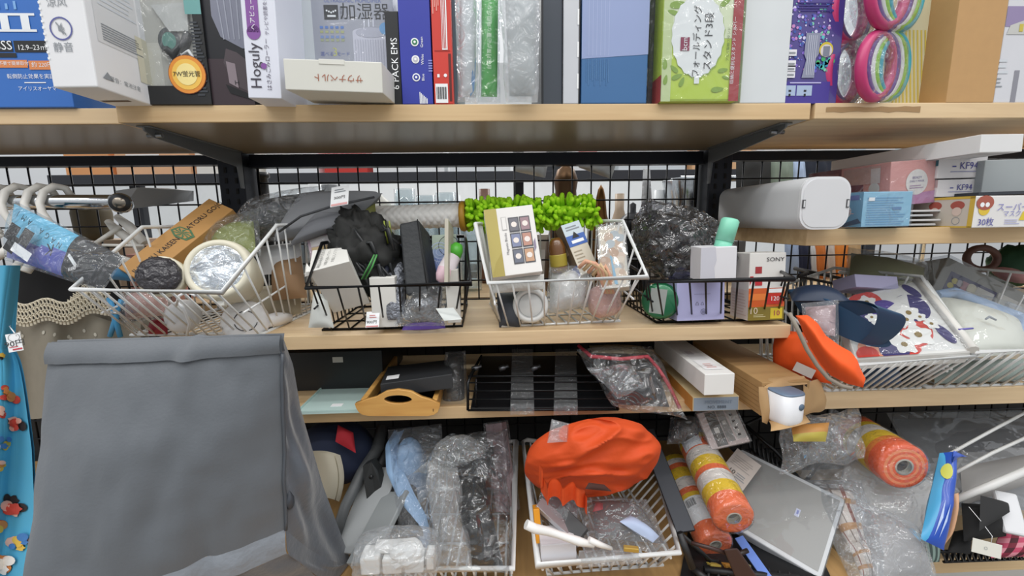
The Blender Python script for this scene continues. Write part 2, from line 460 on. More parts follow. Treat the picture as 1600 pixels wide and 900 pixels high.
def mesh_panel(label, x0, x1):
    mb = MB(); y = BACKY + 0.012; z0, z1 = CAM_Z - 0.72, ZT - 0.03
    x = x0
    while x < x1:
        mb.tube([(x, y, z0), (x, y, z1)], 0.0021, WIRE, 6); x += 0.05
    z = z0
    while z < z1:
        mb.tube([(x0, y - 0.004, z), (x1, y - 0.004, z)], 0.0021, WIRE, 6); z += 0.0515
    fr = MB(); fr.tube([(x0, y, z0), (x1, y, z0), (x1, y, z1), (x0, y, z1)], 0.004, WIRE, 6, closed=True)
    return build('wire_mesh_panel', label, 'wire panel', mb, [('panel_frame', fr)])
mesh_panel('black wire mesh back panel of the left bay behind the chrome rail', -0.87, -0.04)
mesh_panel('black wire mesh back panel of the centre bay', 0.036, 1.165)
mesh_panel('black wire mesh back panel of the right bay behind the grey bin', 1.24, 2.28)
def bracket(label, x):
    mb = MB(); t = 0.003; z1 = ZT - 0.0285
    o = [(x, 0.02, z1), (x, BACKY - 0.04, z1), (x, BACKY - 0.04, z1 - 0.085), (x, BACKY - 0.052, z1 - 0.085), (x, BACKY - 0.06, z1 - 0.036), (x, 0.04, z1 - 0.016), (x, 0.02, z1 - 0.008)]
    mb.prism(o, (t, 0, 0), GREYSTEEL)
    f = MB(); f.box((x - 0.011, 0.02, z1 - 0.002), (x + 0.013, BACKY - 0.05, z1), GREYSTEEL, 0.0006)
    s = MB(); s.tube([(x - 0.012, 0.045, z1 - 0.012), (x + 0.014, 0.045, z1 - 0.012)], 0.004, mat('8d9094', 0.3, 0.9), 8)
    return build('shelf_bracket', label, 'bracket', mb, [('top_flange', f), ('bolt', s)])
bracket('grey steel bracket under the left end of the centre top board', 0.026)
bracket('grey steel bracket under the right end of the centre top board', 1.168)
# shop beyond
fl = MB(); fl.box((-3.5, -3.2, -0.05), (5, 4.2, 0.0), mat('8d8a84', 0.35)); struct('floor', fl)
wb = MB(); wb.box((-3.5, 4.15, 0), (5, 4.25, 3.0), mat('e6e9ea', 0.6)); struct('wall_back', wb)
# goods on the far side
bp_ = MB(); bp_.box((-0.9, BACKY + 0.03, 0.3), (2.3, BACKY + 0.05, ZM - 0.032), mat('232324', 0.7)); build('dark_backdrop', 'added dark sheet standing in for the dark depth behind the lower shelves', 'panel', bp_)  # added sheet, makes the space behind the lower shelves read as dark
ob = MB(); ob.box((-0.9, 0.375, ZM - 0.03), (2.3, 0.74, ZM), MAPLE, 0.002); build('shelf_board', 'board behind the wire mesh carrying brass and metalware', 'shelf board', ob)
r1 = MB()
r1.box((-1.6, 1.5, CAM_Z + 0.205), (3.1, 1.54, CAM_Z + 0.26), mat('3a3c42', 0.5, 0.4), 0.003); r1.box((-1.6, 1.54, CAM_Z + 0.24), (3.1, 1.9, CAM_Z + 0.26), mat('c8cacb', 0.5)); r1.box((-1.6, 1.5, CAM_Z - 0.30), (3.1, 1.9, CAM_Z - 0.26), mat('c8cacb', 0.5), 0.003)
pst = []
for x in (-1.5, 0.75, 3.0):
    p_ = MB(); p_.box((x, 1.86, 0), (x + 0.06, 1.9, CAM_Z + 0.5), mat('3a3c42', 0.5, 0.4)); pst.append(('post', p_))
build('far_shelf_rack', 'dark posted shelf rack across the next aisle seen through the mesh', 'shelf rack', r1, pst)
farcols = ['e9a46a', 'e8b48a', 'e9e4dc', 'eef0f2', 'd0382f', 'f0f1f2', 'e8ecee', '2f3338', 'f1f2f3', 'dfe6ea', 'e6b98c', 'e2e5e8', 'f2f2f0', 'cfe0ea', 'f2f2f0', 'd99a55', 'e5e8ea']
x = -1.55
for k, c in enumerate(farcols):
    wd = 0.22 + 0.05 * ((k * 7) % 4)
    Carton((Matrix.Translation((x, 1.55, CAM_Z + 0.2605)), wd, 0.16 + 0.03 * (k % 3)), 0.25, mat(c, 0.5)).rect('front', 0.15, 0.3, 0.6, 0.55, mat('f4f4f4' if k % 2 else 'c4444a', 0.5)).fin(
        'storage_box', 'packaged goods box far across the next aisle, on the dark edged shelf', 'box', 'goods on the shelf across the next aisle')
    x += wd + 0.03
# ================================================================ metalware and clothes on the far side of the mesh
def turned(name, label, px, Y, prof, m, Z=ZM, cat='vase', s=1.0, parts=(), rs=None):
    b = MB(); b.lathe([(r * (rs or s), z * s) for r, z in prof], m, 32)
    build(name, label, cat, b, parts, Matrix.Translation((solveX(px, Y, Z), Y, Z)))
BRS = mat('8a6238', .3, .85); BRS2 = mat('5e4630', .35, .8); SIL = mat('c4c8cc', .15, 1.0); GLS = film('eef4f6', gloss=.3, haze=.10, bump=(4, .1)); DKM = mat('2a2a2c', .3, .6)
hd = MB(); hd.tube([V((-.035 + .022 * math.cos(a), 0, .235 + .03 * math.sin(a))) for a in [math.pi * (.3 + 1.4 * k / 14) for k in range(15)]], .006, BRS2, 8)
turned('bronze_jug', 'brown bronze jug with a ring handle behind the mesh above the lime duster', 883, .46, [(.05, 0), (.055, .02), (.05, .12), (.030, .19), (.026, .25), (.030, .275), (.022, .30), (.008, .31), (.010, .32), (.0001, .328)], BRS2, s=1.15, cat='jug', parts=[('handle', hd)])
turned('brass_vase', 'shiny brass bulb vase behind the right end of the lime duster', 936, .42, [(.03, 0), (.034, .01), (.02, .03), (.05, .07), (.052, .11), (.04, .15), (.022, .19), (.016, .23), (.010, .25), (.0001, .262)], BRS, s=1.15, rs=.8)
turned('dark_kettle', 'dark metal kettle behind the mesh left of the black bundle', 985, .47, [(.06, 0), (.075, .02), (.078, .09), (.06, .13), (.03, .145), (.012, .15), (.012, .165), (.0001, .17)], DKM, cat='kettle', s=1.5, rs=.8)
turned('steel_pot', 'shiny steel pot with a wide rim behind the black bundle', 1075, .62, [(.07, 0), (.085, .02), (.088, .16), (.10, .19), (.098, .195), (.082, .19), (.08, .03), (.0001, .025)], SIL, cat='pot', s=1.7, rs=.95)
turned('dark_bottle', 'dark round-bellied bottle behind the mesh above the wrapped bundle', 426, .46, [(.03, 0), (.05, .04), (.052, .12), (.035, .19), (.014, .215), (.014, .26), (.018, .262), (.018, .272), (.0001, .272)], mat('1d1a1a', .3), cat='bottle', s=1.27)
for k, (px, Y, s, h) in enumerate(((640, .5, 1.0, .30), (672, .46, .9, .31), (702, .52, 1.0, .29), (738, .5, .8, .32))):
    turned('glass_jar', ('short clear glass jar behind the quilted roll, leftmost of four', 'clear glass jar second from the left behind the quilted roll', 'clear glass jar third from the left behind the quilted roll', 'tall clear glass jar nearest the mustard disc of the lime duster')[k], px, Y, [(.036, 0), (.038, .01), (.038, h * .8), (.030, h * .86), (.030, h), (.027, h), (.027, h * .85), (.034, h * .78), (.034, .012), (.0001, .01)], GLS, cat='jar', s=s)
turned('metal_vase', 'grey metal vase behind the white jug at the back of the centre bay', 530, .47, [(.04, 0), (.05, .05), (.03, .14), (.02, .18), (.028, .23), (.0001, .22)], mat('8d8f90', .3, .7), s=1.35, rs=.9)
turned('white_jug', 'off white round jar with a lid seen through the mesh left of the glass jars', 604, .50, [(.05, 0), (.062, .05), (.06, .13), (.042, .17), (.046, .175), (.03, .19), (.008, .2), (.0001, .206)], mat('dedcd2', .4), cat='jar', s=1.4, rs=.75)
turned('wood_cup', 'dark olive barrel cup behind the chrome rail', 150, .42, [(.035, 0), (.04, .02), (.042, .07), (.036, .10), (.0001, .1)], mat('5a513c', .6), Z=ZM + .17, cat='cup')
Carton((Matrix.Translation((solveX(95, .40, ZM), .395, ZM)), .19, .169), .16, mat('a58f78', .6)).rect('front', .1, .2, .45, .8, mat('8c6a54', .6)).rect('front', .55, .1, .9, .6, mat('b9a894', .6)).fin('storage_carton', 'tan and brown carton behind the left mesh under the barrel cup')
Carton((Matrix.Translation((solveX(205, .40, ZM), .395, ZM)), .13, .13), .16, mat('c08f84', .6)).rect('front', .1, .2, .8, .6, mat('b07a70', .6)).fin('storage_carton', 'dusty pink carton behind the left mesh beside the clip hanger')
for k, (px, w_, h, c) in enumerate(((770, .10, .10, '8f9499'), (820, .12, .16, 'b8b4ac'), (975, .11, .20, '6e6a66'), (1120, .09, .13, '5a5c60'))):
    Carton((Matrix.Translation((solveX(px, .6, ZM), .6, ZM)), w_, h), .1, mat(c, .5)).rect('front', .15, .2, .8, .7, mat('d4d6d8', .5)).fin('storage_carton', ('grey carton behind the lime duster, leftmost', 'beige carton behind the bronze jug', 'dark taupe carton behind the brass vase', 'charcoal carton behind the right upright')[k])
# pleated foil trays hanging in film above the jug
for k, (a, b_, c_, d_) in enumerate((((805, 268), (852, 278), (858, 246), (795, 246)), ((905, 262), (955, 280), (966, 246), (892, 246)))):
    b = MB(); b.pouch([P(*a, .43), P(*b_, .43), P(*c_, .43), P(*d_, .43)], .012, mat('c2c6c8', .3, .4), (16, 10), .004, 30, k + 2)
    build('pleated_packet', ('pale pleated packet hanging left of the bronze jug', 'pale pleated packet hanging right of the bronze jug')[k], 'packet', b)
b = MB(); b.pouch([P(995, 436, .42), P(1022, 434, .42), P(1016, 264, .44), P(1005, 264, .44)], .02, mat('c6c8ca', .3, bump=(40, .6)), (10, 16), .006, 30, 3); build('wrapped_utensil', 'pale wrapped utensil standing behind the mesh left of the steel pot', 'packet', b)
# clothes hanging beyond the right bay
for k, (x0, x1, y0, y1, c, lb) in enumerate(((1150, 1205, 245, 300, '2b2c2c', 'black bag'), (1203, 1240, 248, 300, '7f8d80', 'grey green camouflage top'), (1236, 1258, 250, 300, 'a9bcd8', 'pale blue top'), (1254, 1302, 246, 300, '1c2230', 'navy top'), (1300, 1312, 252, 300, 'd88aa0', 'pink top'), (1310, 1345, 248, 300, 'e0893c', 'orange top'), (1340, 1362, 248, 300, 'e8c88a', 'yellow cream top'),
    (1226, 1248, 380, 500, '9fb4d6', 'light blue trousers'), (1246, 1266, 380, 500, '232a44', 'navy trousers'), (1264, 1274, 382, 500, 'd8dade', 'white sleeve'), (1272, 1290, 380, 500, 'd07a3a', 'rust orange sleeve'), (1288, 1304, 380, 500, 'cfc4bc', 'beige striped sleeve'), (1302, 1326, 380, 500, 'e08a3c', 'bright orange trousers'), (1322, 1345, 382, 470, 'b99a70', 'tan trousers'))):
    b = MB(); b.pouch([P(x0, y1, .60), P(x1, y1, .60), P(x1, y0, .62), P(x0, y0, .62)], .015, mat(c, .85), (10, 16), .006, 30, k, fold=lambda u, v: .006 * math.sin(u * 14))
    build('hanging_garment', lb + (' hanging beyond the mesh above the grey bin' if k < 7 else ' hanging beyond the mesh under the mask box board'), 'clothing', b)
hr = MB(); hr.tube([(1.24, .63, CAM_Z + .13), (2.2, .63, CAM_Z + .13)], .01, SIL, 12)
for x in (1.25, 2.19): hr.tube([(x, .72, ZM - .01), (x, .72, CAM_Z + .13), (x, .63, CAM_Z + .13)], .008, SIL, 10)
build('garment_rail', 'steel garment rail beyond the right mesh', 'rail', hr)

rng = random.Random(31)
for k, (px, w_, h, c) in enumerate(((452, .06, .30, 'd8dde0'), (480, .05, .28, '7a8894'), (505, .07, .33, 'e2e4e4'), (655, .08, .27, 'c8d4dc'), (715, .07, .29, 'd9dde0'), (760, .06, .31, '6d4a3a'), (812, .05, .28, 'e4e4e0'), (965, .05, .29, 'b4a08a'), (1025, .06, .30, 'd4d8da'))):
    X_ = solveX(px, .66, ZM); b = MB(); b.lathe([(w_ * .42, 0), (w_ * .5, .01), (w_ * .5, h * .7), (w_ * .3, h * .82), (w_ * .3, h), (.0001, h)], mat(c, .3), 24)
    build('canister', ('pale canister behind the mesh right of the dark bottle', 'slate canister behind the mesh above the grey case', 'tall white canister behind the mesh above the price tag', 'pale blue canister between the glass jars', 'whitish canister behind the mustard disc', 'brown canister behind the left end of the lime duster', 'off white canister left of the bronze jug', 'tan canister behind the brass vase', 'pale canister behind the dark kettle')[k], 'canister', b, M=Matrix.Translation((X_, .66, ZM)))
# ================================================================ top shelf, left to right
INK = mat('25262a', 0.6); W_ = mat('f1f3f5', 0.45); GREYP = mat('8f949a', 0.6); PALE = mat('cfd4da', 0.5)
def serif_I(c, u, v, w, h, m):
    c.rect('front', u, v, u + w, v + h * .13, m, 2); c.rect('front', u, v + h * .87, u + w, v + h, m, 2); c.rect('front', u + w * .3, v + h * .1, u + w * .7, v + h * .9, m, 2.2)
# blue air-purifier style box
c = Carton(stand(-60, 116, -70, 0.012, ZT), 0.22, mat('2b6cc0', 0.42, coat=0.3))
H = c.H
def vy(py): return (solveZ(py, c.M.translation.x + c.W * .8, c.M.translation.y) - ZT) / c.H
def ux(px): return (solveX(px, c.M.translation.y, ZT + .1) - c.M.translation.x) / c.W
for x0 in (-34, -2, 30): serif_I(c, ux(x0), vy(50), ux(34) - ux(2), vy(21) - vy(50), mat('eef2f6', .5))
c.rect('front', ux(-40), vy(81), ux(19), vy(64), INK, 2).rect('front', ux(22), vy(82), ux(75), vy(64), INK, 2).rect('front', ux(-40), vy(90), ux(23), vy(83), INK, 2)
c.txt('front', ux(6), vy(72), .020, 'SSS', W_, 0, 3).txt('front', ux(50), vy(75),   .0112, '12.9–23㎡', W_, 0, 3)
c.rect('front', ux(-40), vy(106), ux(38), vy(94), mat('e08b52', .5), 2).rect('front', ux(40), vy(109), ux(80), vy(95), mat('e08b52', .5), 2)
c.txt('front', ux(61), vy(102), .009, '約 220円', W_, 0, 3).txt('front', ux(10), vy(100), .0068, '工具不要で簡単取付', W_, 0, 3)
c.txt('front', ux(44), vy(120), .0085, '転倒防止効果を実証済', W_, 0, 2).rect('front', ux(28), vy(130), ux(62), vy(128.5), W_, 2).txt('front', ux(47), vy(139), .0078, 'アイリスオーヤマ', W_, 0, 2)
for k in range(5): c.rect('front', ux(-20 + 13 * k), vy(15), ux(-16 + 13 * k), vy(2 + (k % 2) * 4), mat('7fb0e6', .5), 2)
c.fin('product_box', 'blue printed box with large white Roman numeral at far left of the top row')
# white fan box overhanging the edge
c = Carton(face((83, 137, -0.10), (152, 136, -0.10), (66, 45, -0.10)), 0.115, mat('e6e7ea', 0.4), .002)
c.H = .27; c.mb = MB(); c.mb.box((0, 0, 0), (c.W, c.D, c.H), mat('e6e7ea', 0.4), .002)
pur = mat('5a5f9c', .5)
def fv(py): return (137 - py) / 92.0 * 0.346
c.ring('front', .42, fv(60), .0135, .0155, pur, 2).ring('front', .42, fv(2), .0135, .0155, pur, 2)
c.poly('front', ((.36, fv(63)), (.40, fv(63)), (.45, fv(68)), (.45, fv(52)), (.40, fv(57)), (.36, fv(57))), GREYP, 2).rect('front', .47, fv(62), .485, fv(58), GREYP, 2)
c.poly('front', ((.32, fv(53)), (.335, fv(51)), (.52, fv(67)), (.505, fv(69))), GREYP, 3)
c.txt('front', .40, fv(85), .014, '静音', GREYP).txt('front', .42, fv(27), .014, '涼风', GREYP)
for k in range(14): c.rect('front', .01, fv(100 - k * 8), .06, fv(100 - k * 8 - 3), W_, 2)
c.rect('right', .12, .25, .8, .62, mat('d6d7d9', .5), 1).lines('right', .2, .27, .85, .36, 7, GREYP, .5).lines('right', .2, .45, .8, .6, 6, PALE, .4)
c.rect('right', .72, .12, .95, .38, mat('cfcbb6', .6), 2).txt('right', .45, .07, .008, '警告：電池注意', GREYP).poly('right', ((.1, .06), (.26, .06), (.18, .10)), GREYP, 2)
c.rect('bottom', .1, .35, .8, .42, mat('6b5a4c', .8), 1)
c.fin('fan_box', 'white carton with round fan and mute icons jutting over the shelf edge')
# black window box with a desk lamp
MWH = stand(200, 331, -70, -0.004, ZT); c = Carton(MWH, 0.17, mat('1e1f20', 0.4), .001)
def setuv(c):
    X0, Y0 = c.M.translation.x, c.M.translation.y
    return (lambda px: (solveX(px, Y0, ZT + .1) - X0) / c.W), (lambda py: (solveZ(py, X0 + c.W / 2, Y0) - ZT) / c.H)
ux, vy = setuv(c)
c.mb = MB(); Bk = mat('1e1f20', .4); W0, D0, H0 = c.W, c.D, c.H
u0, u1, v0 = ux(207) * W0, ux(305) * W0, vy(134) * H0
c.mb.box((0, .012, 0), (W0, D0, H0), Bk)
c.mb.box((0, 0, 0), (W0, .012, v0), Bk); c.mb.box((0, 0, v0), (u0, .012, H0), Bk); c.mb.box((u1, 0, v0), (W0, .012, H0), Bk)
c.rect('front', 0, vy(29), ux(197), 1, mat('6f9fd6', .5)).rect('front', ux(294), vy(22), 1, 1, mat('6fa6a4', .5)).rect('front', 0, vy(29), u0 / W0, 1, mat('6f9fd6', .5))
for k in range(22): c.rect('front', ux(300), vy(150 - k * 5.4), ux(311 + (k * 5) % 7), vy(147 - k * 5.4), mat('3c4046', .2), 2)
lamp = MB(); lw = mat('bdbcb4', .5); lamp.box((u0, .0105, v0), (u1, .0118, H0), lw)
lamp.poly([(u0, .0103, v0), (u0 + .035, .0103, v0), (u0 + .035, .0103, v0 + .07), (u0, .0103, v0 + .07)], mat('d0cfc6', .6))
lx = lambda px: ux(px) * W0; lz = lambda py: vy(py) * H0
for (x, y, r, m_) in ((258, 60, .018, mat('4a4f50', .4)), (258, 60, .0115, mat('5e9488', .4))):
    lamp.poly([(lx(x) + r * math.cos(a * .3), .009 if r > .012 else .0086, lz(y) + r * 1.15 * math.sin(a * .3)) for a in range(21)], m_)
lamp.prism([(lx(238), .006, lz(5)), (lx(295), .006, lz(0)), (lx(292), .006, lz(46)), (lx(262), .006, lz(46))], (0, .003, 0), mat('c9cac6', .2))
lamp.tube([(lx(252), .007, lz(75)), (lx(268), .007, lz(88)), (lx(282), .007, lz(70)), (lx(292), .007, lz(48))], .007, mat('2c2e30', .3), 8)
lamp.tube([(lx(276), .004, lz(86)), (lx(290), .004, lz(78)), (lx(303), .004, lz(100))], .002, mat('f4f4f2', .15), 6)
wn = MB(); wn.poly([(u0, -.0003, v0), (u1, -.0003, v0), (u1, -.0003, H0), (u0, -.0003, H0)], film(gloss=.1, haze=.05))
c.parts += [('packed_lamp', lamp), ('window_film', wn)]
c.disc('front', ux(287), vy(117), .0305, mat('8a4526', .4), 4).disc('front', ux(287), vy(117), .0295, mat('e8953c', .4), 5).disc('front', ux(287), vy(117), .024, mat('f6c65a', .4), 6).disc('front', ux(287), vy(117), .017, mat('fbe79c', .4), 7)
c.txt('front', ux(287), vy(117), .0098, '7W蛍光管', INK, 0, 8)
c.fin('lamp_box', 'black window box holding a desk lamp with a round orange sticker')
# dark blender box
c = Carton(stand(316, 399, -70, 0.0, ZT), 0.16, mat('17181f', 0.4)); ux, vy = setuv(c)
c.rect('front', 0, 0, 1, vy(92), mat('3a2d33', .4))
g1, g2 = mat('7f8292', .25), mat('9b9fae', .2)
c.poly('front', ((ux(337), 1), (ux(335), vy(25)), (ux(346), vy(58)), (ux(378), vy(76)), (ux(388), vy(76)), (ux(384), 1)), g1, 2)
for k in range(4): c.poly('front', ((ux(341 + 12 * k), 1), (ux(343 + 12 * k), 1), (ux(352 + 8 * k), vy(62)), (ux(350 + 8 * k), vy(62))), g2, 3)
c.poly('front', ((ux(352), vy(76)), (ux(368), vy(82)), (ux(390), vy(100)), (ux(395), vy(150)), (ux(362), vy(134)), (ux(346), vy(98))), mat('4d4348', .3), 2)
c.poly('front', ((ux(350), vy(96)), (ux(364), vy(100)), (ux(366), vy(138)), (ux(352), vy(130))), mat('8d8087', .3), 3).txt('front', ux(364), vy(130), .010, 'H', INK, 0, 4)
c.poly('front', ((ux(346), vy(132)), (ux(395), vy(152)), (ux(397), vy(160)), (ux(352), vy(146))), mat('101014', .3), 4)
c.fin('blender_box', 'dark box printed with a photo of a clear blender jug')
# lilac white massager box
c = Carton(face((388, 153, -0.05), (440, 154, -0.05), (381, 92, -0.05)), 0.10, mat('dcdfeb', 0.4)); c.H = .26; c.mb = MB(); c.mb.box((0, 0, 0), (c.W, c.D, c.H), mat('dcdfeb', .4), .0012)
vv = lambda py: (153 - py) / 61 * (.0705 / .26)
PUR = mat('84509c', .5)
c.rect('front', .14, vv(70), .5, vv(12), PUR, 2).disc('front', .32, vv(70), .0105, PUR, 2).disc('front', .32, vv(12), .0105, PUR, 2)
c.txt('front', .33, vv(40), .009, 'ヘアビューザー', W_, 90, 3)
c.txt('front', .30, vv(112), .0235, 'Hoguly', mat('403c48', .5), 90, 2).txt('front', .68, vv(110), .0085, 'はさみこみローラー', mat('5b5566', .5), 90, 2).txt('front', .72, vv(40), .007, 'テレビや読書をしながら', mat('6a6478', .5), 90, 2)
c.disc('front', .55, vv(112), .0045, PUR, 3)
c.fin('massager_box', 'pale lilac box with sideways lettering and a purple badge')
# humidifier box
c = Carton(stand(450, 622, -70, 0.05, ZT), 0.2, mat('b9bdc9', 0.35)); ux, vy = setuv(c)
c.rect('front', 0, 0, ux(492), 1, mat('d4d8da', .4)).rect('front', ux(492), 0, 1, 1, mat('a7a9b4', .35), 1)
c.rect('front', ux(511), vy(31), ux(533), vy(8), INK, 2)
for k in range(5): c.disc('front', ux(515.5 + 3.4 * k), vy(17 + (2 - abs(k - 2)) * 1.5), .0016, W_, 3)
c.rect('front', ux(516), vy(27), ux(529), vy(24), W_, 3)
c.txt('front', ux(574), vy(20), .029, '加湿器', INK).txt('front', ux(538), vy(20), .007, '超音波', mat('6b6e7a', .5), -90).txt('front', ux(556), vy(1.5), .0085, 'ULTRASONIC HUMIDIFIER', mat('5a6bb0', .5))
for r_, (cl, yy) in enumerate((('5f86c9', 43), ('b4b886', 50), ('7f98c9', 58), ('a8ae8c', 63))):
    for k in range(5): c.rect('front', ux(503 + k * 8), vy(yy + 2), ux(508 + k * 8), vy(yy - 2), mat(cl, .5), 2)
c.txt('front', ux(524), vy(82), .020, '3', mat('c9cb7a', .5)).txt('front', ux(524), vy(85), .008, '選べる  モード', mat('5a6bb0', .5))
c.poly('front', [(ux(553), vy(125))] + [(ux(582 - 29 * math.cos(math.pi * k / 10)), vy(50 - 7 * math.sin(math.pi * k / 10))) for k in range(11)] + [(ux(610), vy(125))], mat('cfcfdc', .25), 2)
c.disc('front', ux(582), vy(51), .0085, mat('b9bac8', .25), 3, sx=3.2)
for k in range(14): c.rect('front', ux(556 + 3.9 * k), vy(122), ux(557.6 + 3.9 * k), vy(62), mat('bcbccb', .2), 3)
for k in range(3): c.rect('front', ux(571 + 7 * k), vy(42), ux(573 + 7 * k), vy(28), mat('d9dae6', .3), 2)
c.disc('front', ux(604), vy(45), .010, mat('6ba4d6', .5), 4)
c.wrap(.002, film(gloss=.07, haze=.03, bump=(12, .3)))
c.fin('humidifier_box', 'grey box with large black Japanese characters and a ribbed white cylinder picture')
# cream carton standing out over the edge, printed upside down
c = Carton(face((446, 140, -0.075), (598, 145.5, -0.075), (441, 91, -0.078)), 0.105, mat('dcdcd4', 0.5), .0012)
c.txt('front', .55, .45, .0125, 'サウナベルト', mat('a4593a', .6), 180)
fl_ = MB(); fl_.box((c.W * .36, -.0008, c.H - .006), (c.W * .62, .004, c.H + .0012), mat('e2e2da', .5), .0005); c.parts.append(('tuck_flap', fl_))
c.poly('bottom', ((.55, .02), (.65, .02), (.66, .12), (.58, .1)), mat('a4593a', .7), 1)
c.fin('belt_carton', 'cream carton lying over the edge with upside down reddish lettering')
# thin upright boxes
c = Carton(stand(608, 629, 17, 0.005, ZT), 0.22, mat('1f2124', 0.4)); ux, vy = setuv(c)
c.txt('front', .62, vy(100), .0155, '6 PACK EMS', W_, 90, 2); c.fin('exerciser_box', 'thin black box with white sideways lettering beside the bright blue box')
c = Carton(stand(629, 677, -40, 0.0, ZT), 0.2, mat('2a36a0', 0.4, coat=.2)); ux, vy = setuv(c)
for py, cl, nm in ((66, '2f7d55', 'Green'), (93, 'c6c6cf', 'White'), (121, '27379c', 'Blue')):
    c.disc('front', ux(648), vy(py), .0065, W_, 2).disc('front', ux(648), vy(py), .0045, mat(cl, .4), 3).disc('front', ux(648), vy(py), .002, W_, 4).txt('front', ux(659), vy(py), .0065, nm, W_, 90, 2)
for k in range(6): c.rect('front', ux(652 + 2.2 * k), vy(162), ux(653.4 + 2.2 * k), vy(144 + 2 * k), W_, 2)
for k in range(5): c.rect('front', ux(668), vy(112 - 4 * k), ux(674), vy(110 - 4 * k), mat('8d95d8', .4), 2)
c.fin('light_box', 'bright blue box with three small ring symbols for green, white and blue')
c = Carton(stand(679, 709, -40, 0.0, ZT), 0.2, mat('cf3c30', 0.4)); ux, vy = setuv(c)
c.rect('front', .08, vy(161), .72, vy(131), W_, 2)
for k in range(9): c.rect('front', .14 + .06 * k, vy(155), .165 + .06 * k + .02 * (k % 2), vy(136), INK, 3)
c.rect('front', .5, vy(78), .78, 1, W_, 2).lines('front', .53, vy(76), .75, 1, 3, mat('c03a34', .5), .5, 3, 0, cols=True).lines('front', .08, vy(30), .45, 1, 4, mat('f0b4a8', .5), .4, 2, .5, 3, True)
c.rect('front', .1, vy(80), .9, vy(79), mat('8f241c', .5), 2).rect('front', .2, vy(121), .32, vy(116), W_, 2).disc('front', .62, vy(118), .0028, W_, 2).rect('front', .8, vy(158), .93, vy(84), mat('5c1c18', .5), 2)
c.fin('gadget_box', 'red box with a barcode label standing right of the bright blue box')
c = Carton(stand(707, 716, -40, 0.02, ZT), 0.2, mat('5d7480', 0.5)); c.fin('slim_box', 'very slim slate teal box squeezed right of the red box')
# film-wrapped white pack with a blue tab
def upright_pack(pxs, col, tip, name, label, Y, tabs=(), text=None, gl=.2, hz=.1, seed=1, th=.02):
    x0, x1 = pxs
    tl, tr = P(x0, -40, Y), P(x1, -40, Y)
    bl, br = P(tip[0], tip[1], Y), P(tip[2], tip[3], Y)
    core = MB(); k = .12
    q = [bl.lerp(br, k) + V((0, .008, .012)), bl.lerp(br, 1 - k) + V((0, .008, .012)), tr.lerp(tl, k) + V((0, .008, 0)), tl.lerp(tr, k) + V((0, .008, 0))]
    f = core.pouch(q, th * .6, col, (10, 22), .0015, 30, seed)
    for (u, v, ru, rv, m_) in tabs: core.patch(f, u, v, ru, rv, m_, .0012, 4, rot=math.pi / 4)
    if text:
        fc = face(q[0], q[1], q[3]); core.text(text[0], text[1], fc[0] @ Matrix.Translation((fc[1] / 2, -th * .6 - .002, fc[2] * text[3])) @ Matrix.Rotation(math.pi / 2, 4, 'X') @ Matrix.Rotation(math.pi / 2, 4, 'Z'), text[2])
    fm = MB(); fm.pouch([bl, br, tr, tl], th, film(gloss=gl, haze=hz), (14, 30), .004, 26, seed, pw=.35, wav=.004)
    return build(name, label, 'packet', core, [('plastic_wrap', fm)])
upright_pack((712, 748), mat('ccd2d6', .5), (716, 161, 747, 162), 'wrapped_pack', 'white pack in crinkled film with a blue corner, left of the green pack', .01, ((.82, .13, .3, .1, mat('5a93c9', .5)),), gl=.28, hz=.12)
upright_pack((748, 783), mat('4fb352', .5), (748, 160, 781, 161), 'wrapped_pack', 'bright green pack with white sideways lettering in clear film', .012, (), ('台風対策が必要な時間がない', .0085, mat('d8f0d4', .5), .5), gl=.14, hz=.05, seed=2)
upright_pack((780, 846), mat('a9b2b4', .6, bump=(30, .4)), (790, 160, 842, 160), 'frosted_bag', 'frosted grey plastic bag with its corner drooping over the shelf edge', -.02, gl=.22, hz=.3, seed=5, th=.03)
# dark, white and two-tone blue boxes
c = Carton(stand(846, 878, -40, 0.005, ZT), 0.2, mat('3f4650', 0.5)); c.rect('front', 0, 0, .1, 1, mat('202226', .3)).fin('slate_box', 'dark slate box standing between the frosted bag and a white box')
c = Carton(stand(880, 905, -40, 0.0, ZT), 0.2, mat('c9ccd2', 0.4)); c.rect('front', .93, 0, 1, 1, mat('3a3a3c', .6))
for k in range(3): c.rect('front', .84, .12 + .25 * k, .94, .24 + .25 * k, W_, 2)
c.fin('white_box', 'narrow white box with notched dark edge left of the two-tone blue box')
c = Carton(stand(908, 1010, -70, 0.0, ZT), 0.22, mat('3f6d9f', 0.4), .0015); ux, vy = setuv(c)
c.poly('front', ((.0, vy(92)), (1, vy(85)), (1, 1), (0, 1)), mat('93a2cb', .4, bump=(3, .1)), 1)
for k in range(12):
    c.rect('front', .07 + .03 * k, vy(87), .08 + .03 * k, 1, mat('a9b6d9' if k % 2 else '9fadd2', .2), 1.6).rect('front', .07 + .03 * k, vy(128 + 6 * math.sin(k * 2)), .08 + .03 * k, vy(92), mat('5680ae' if k % 2 else '4b77a8', .2), 1.6)
c.fin('blue_box', 'two-tone box, lavender blue above and steel blue below')
c = Carton(stand(1011, 1021, -40, 0.03, ZT), 0.2, mat('2a2c30', 0.3)); c.wrap(.002).fin('slim_box', 'slim black film-wrapped box between the blue box and the leafy green box')
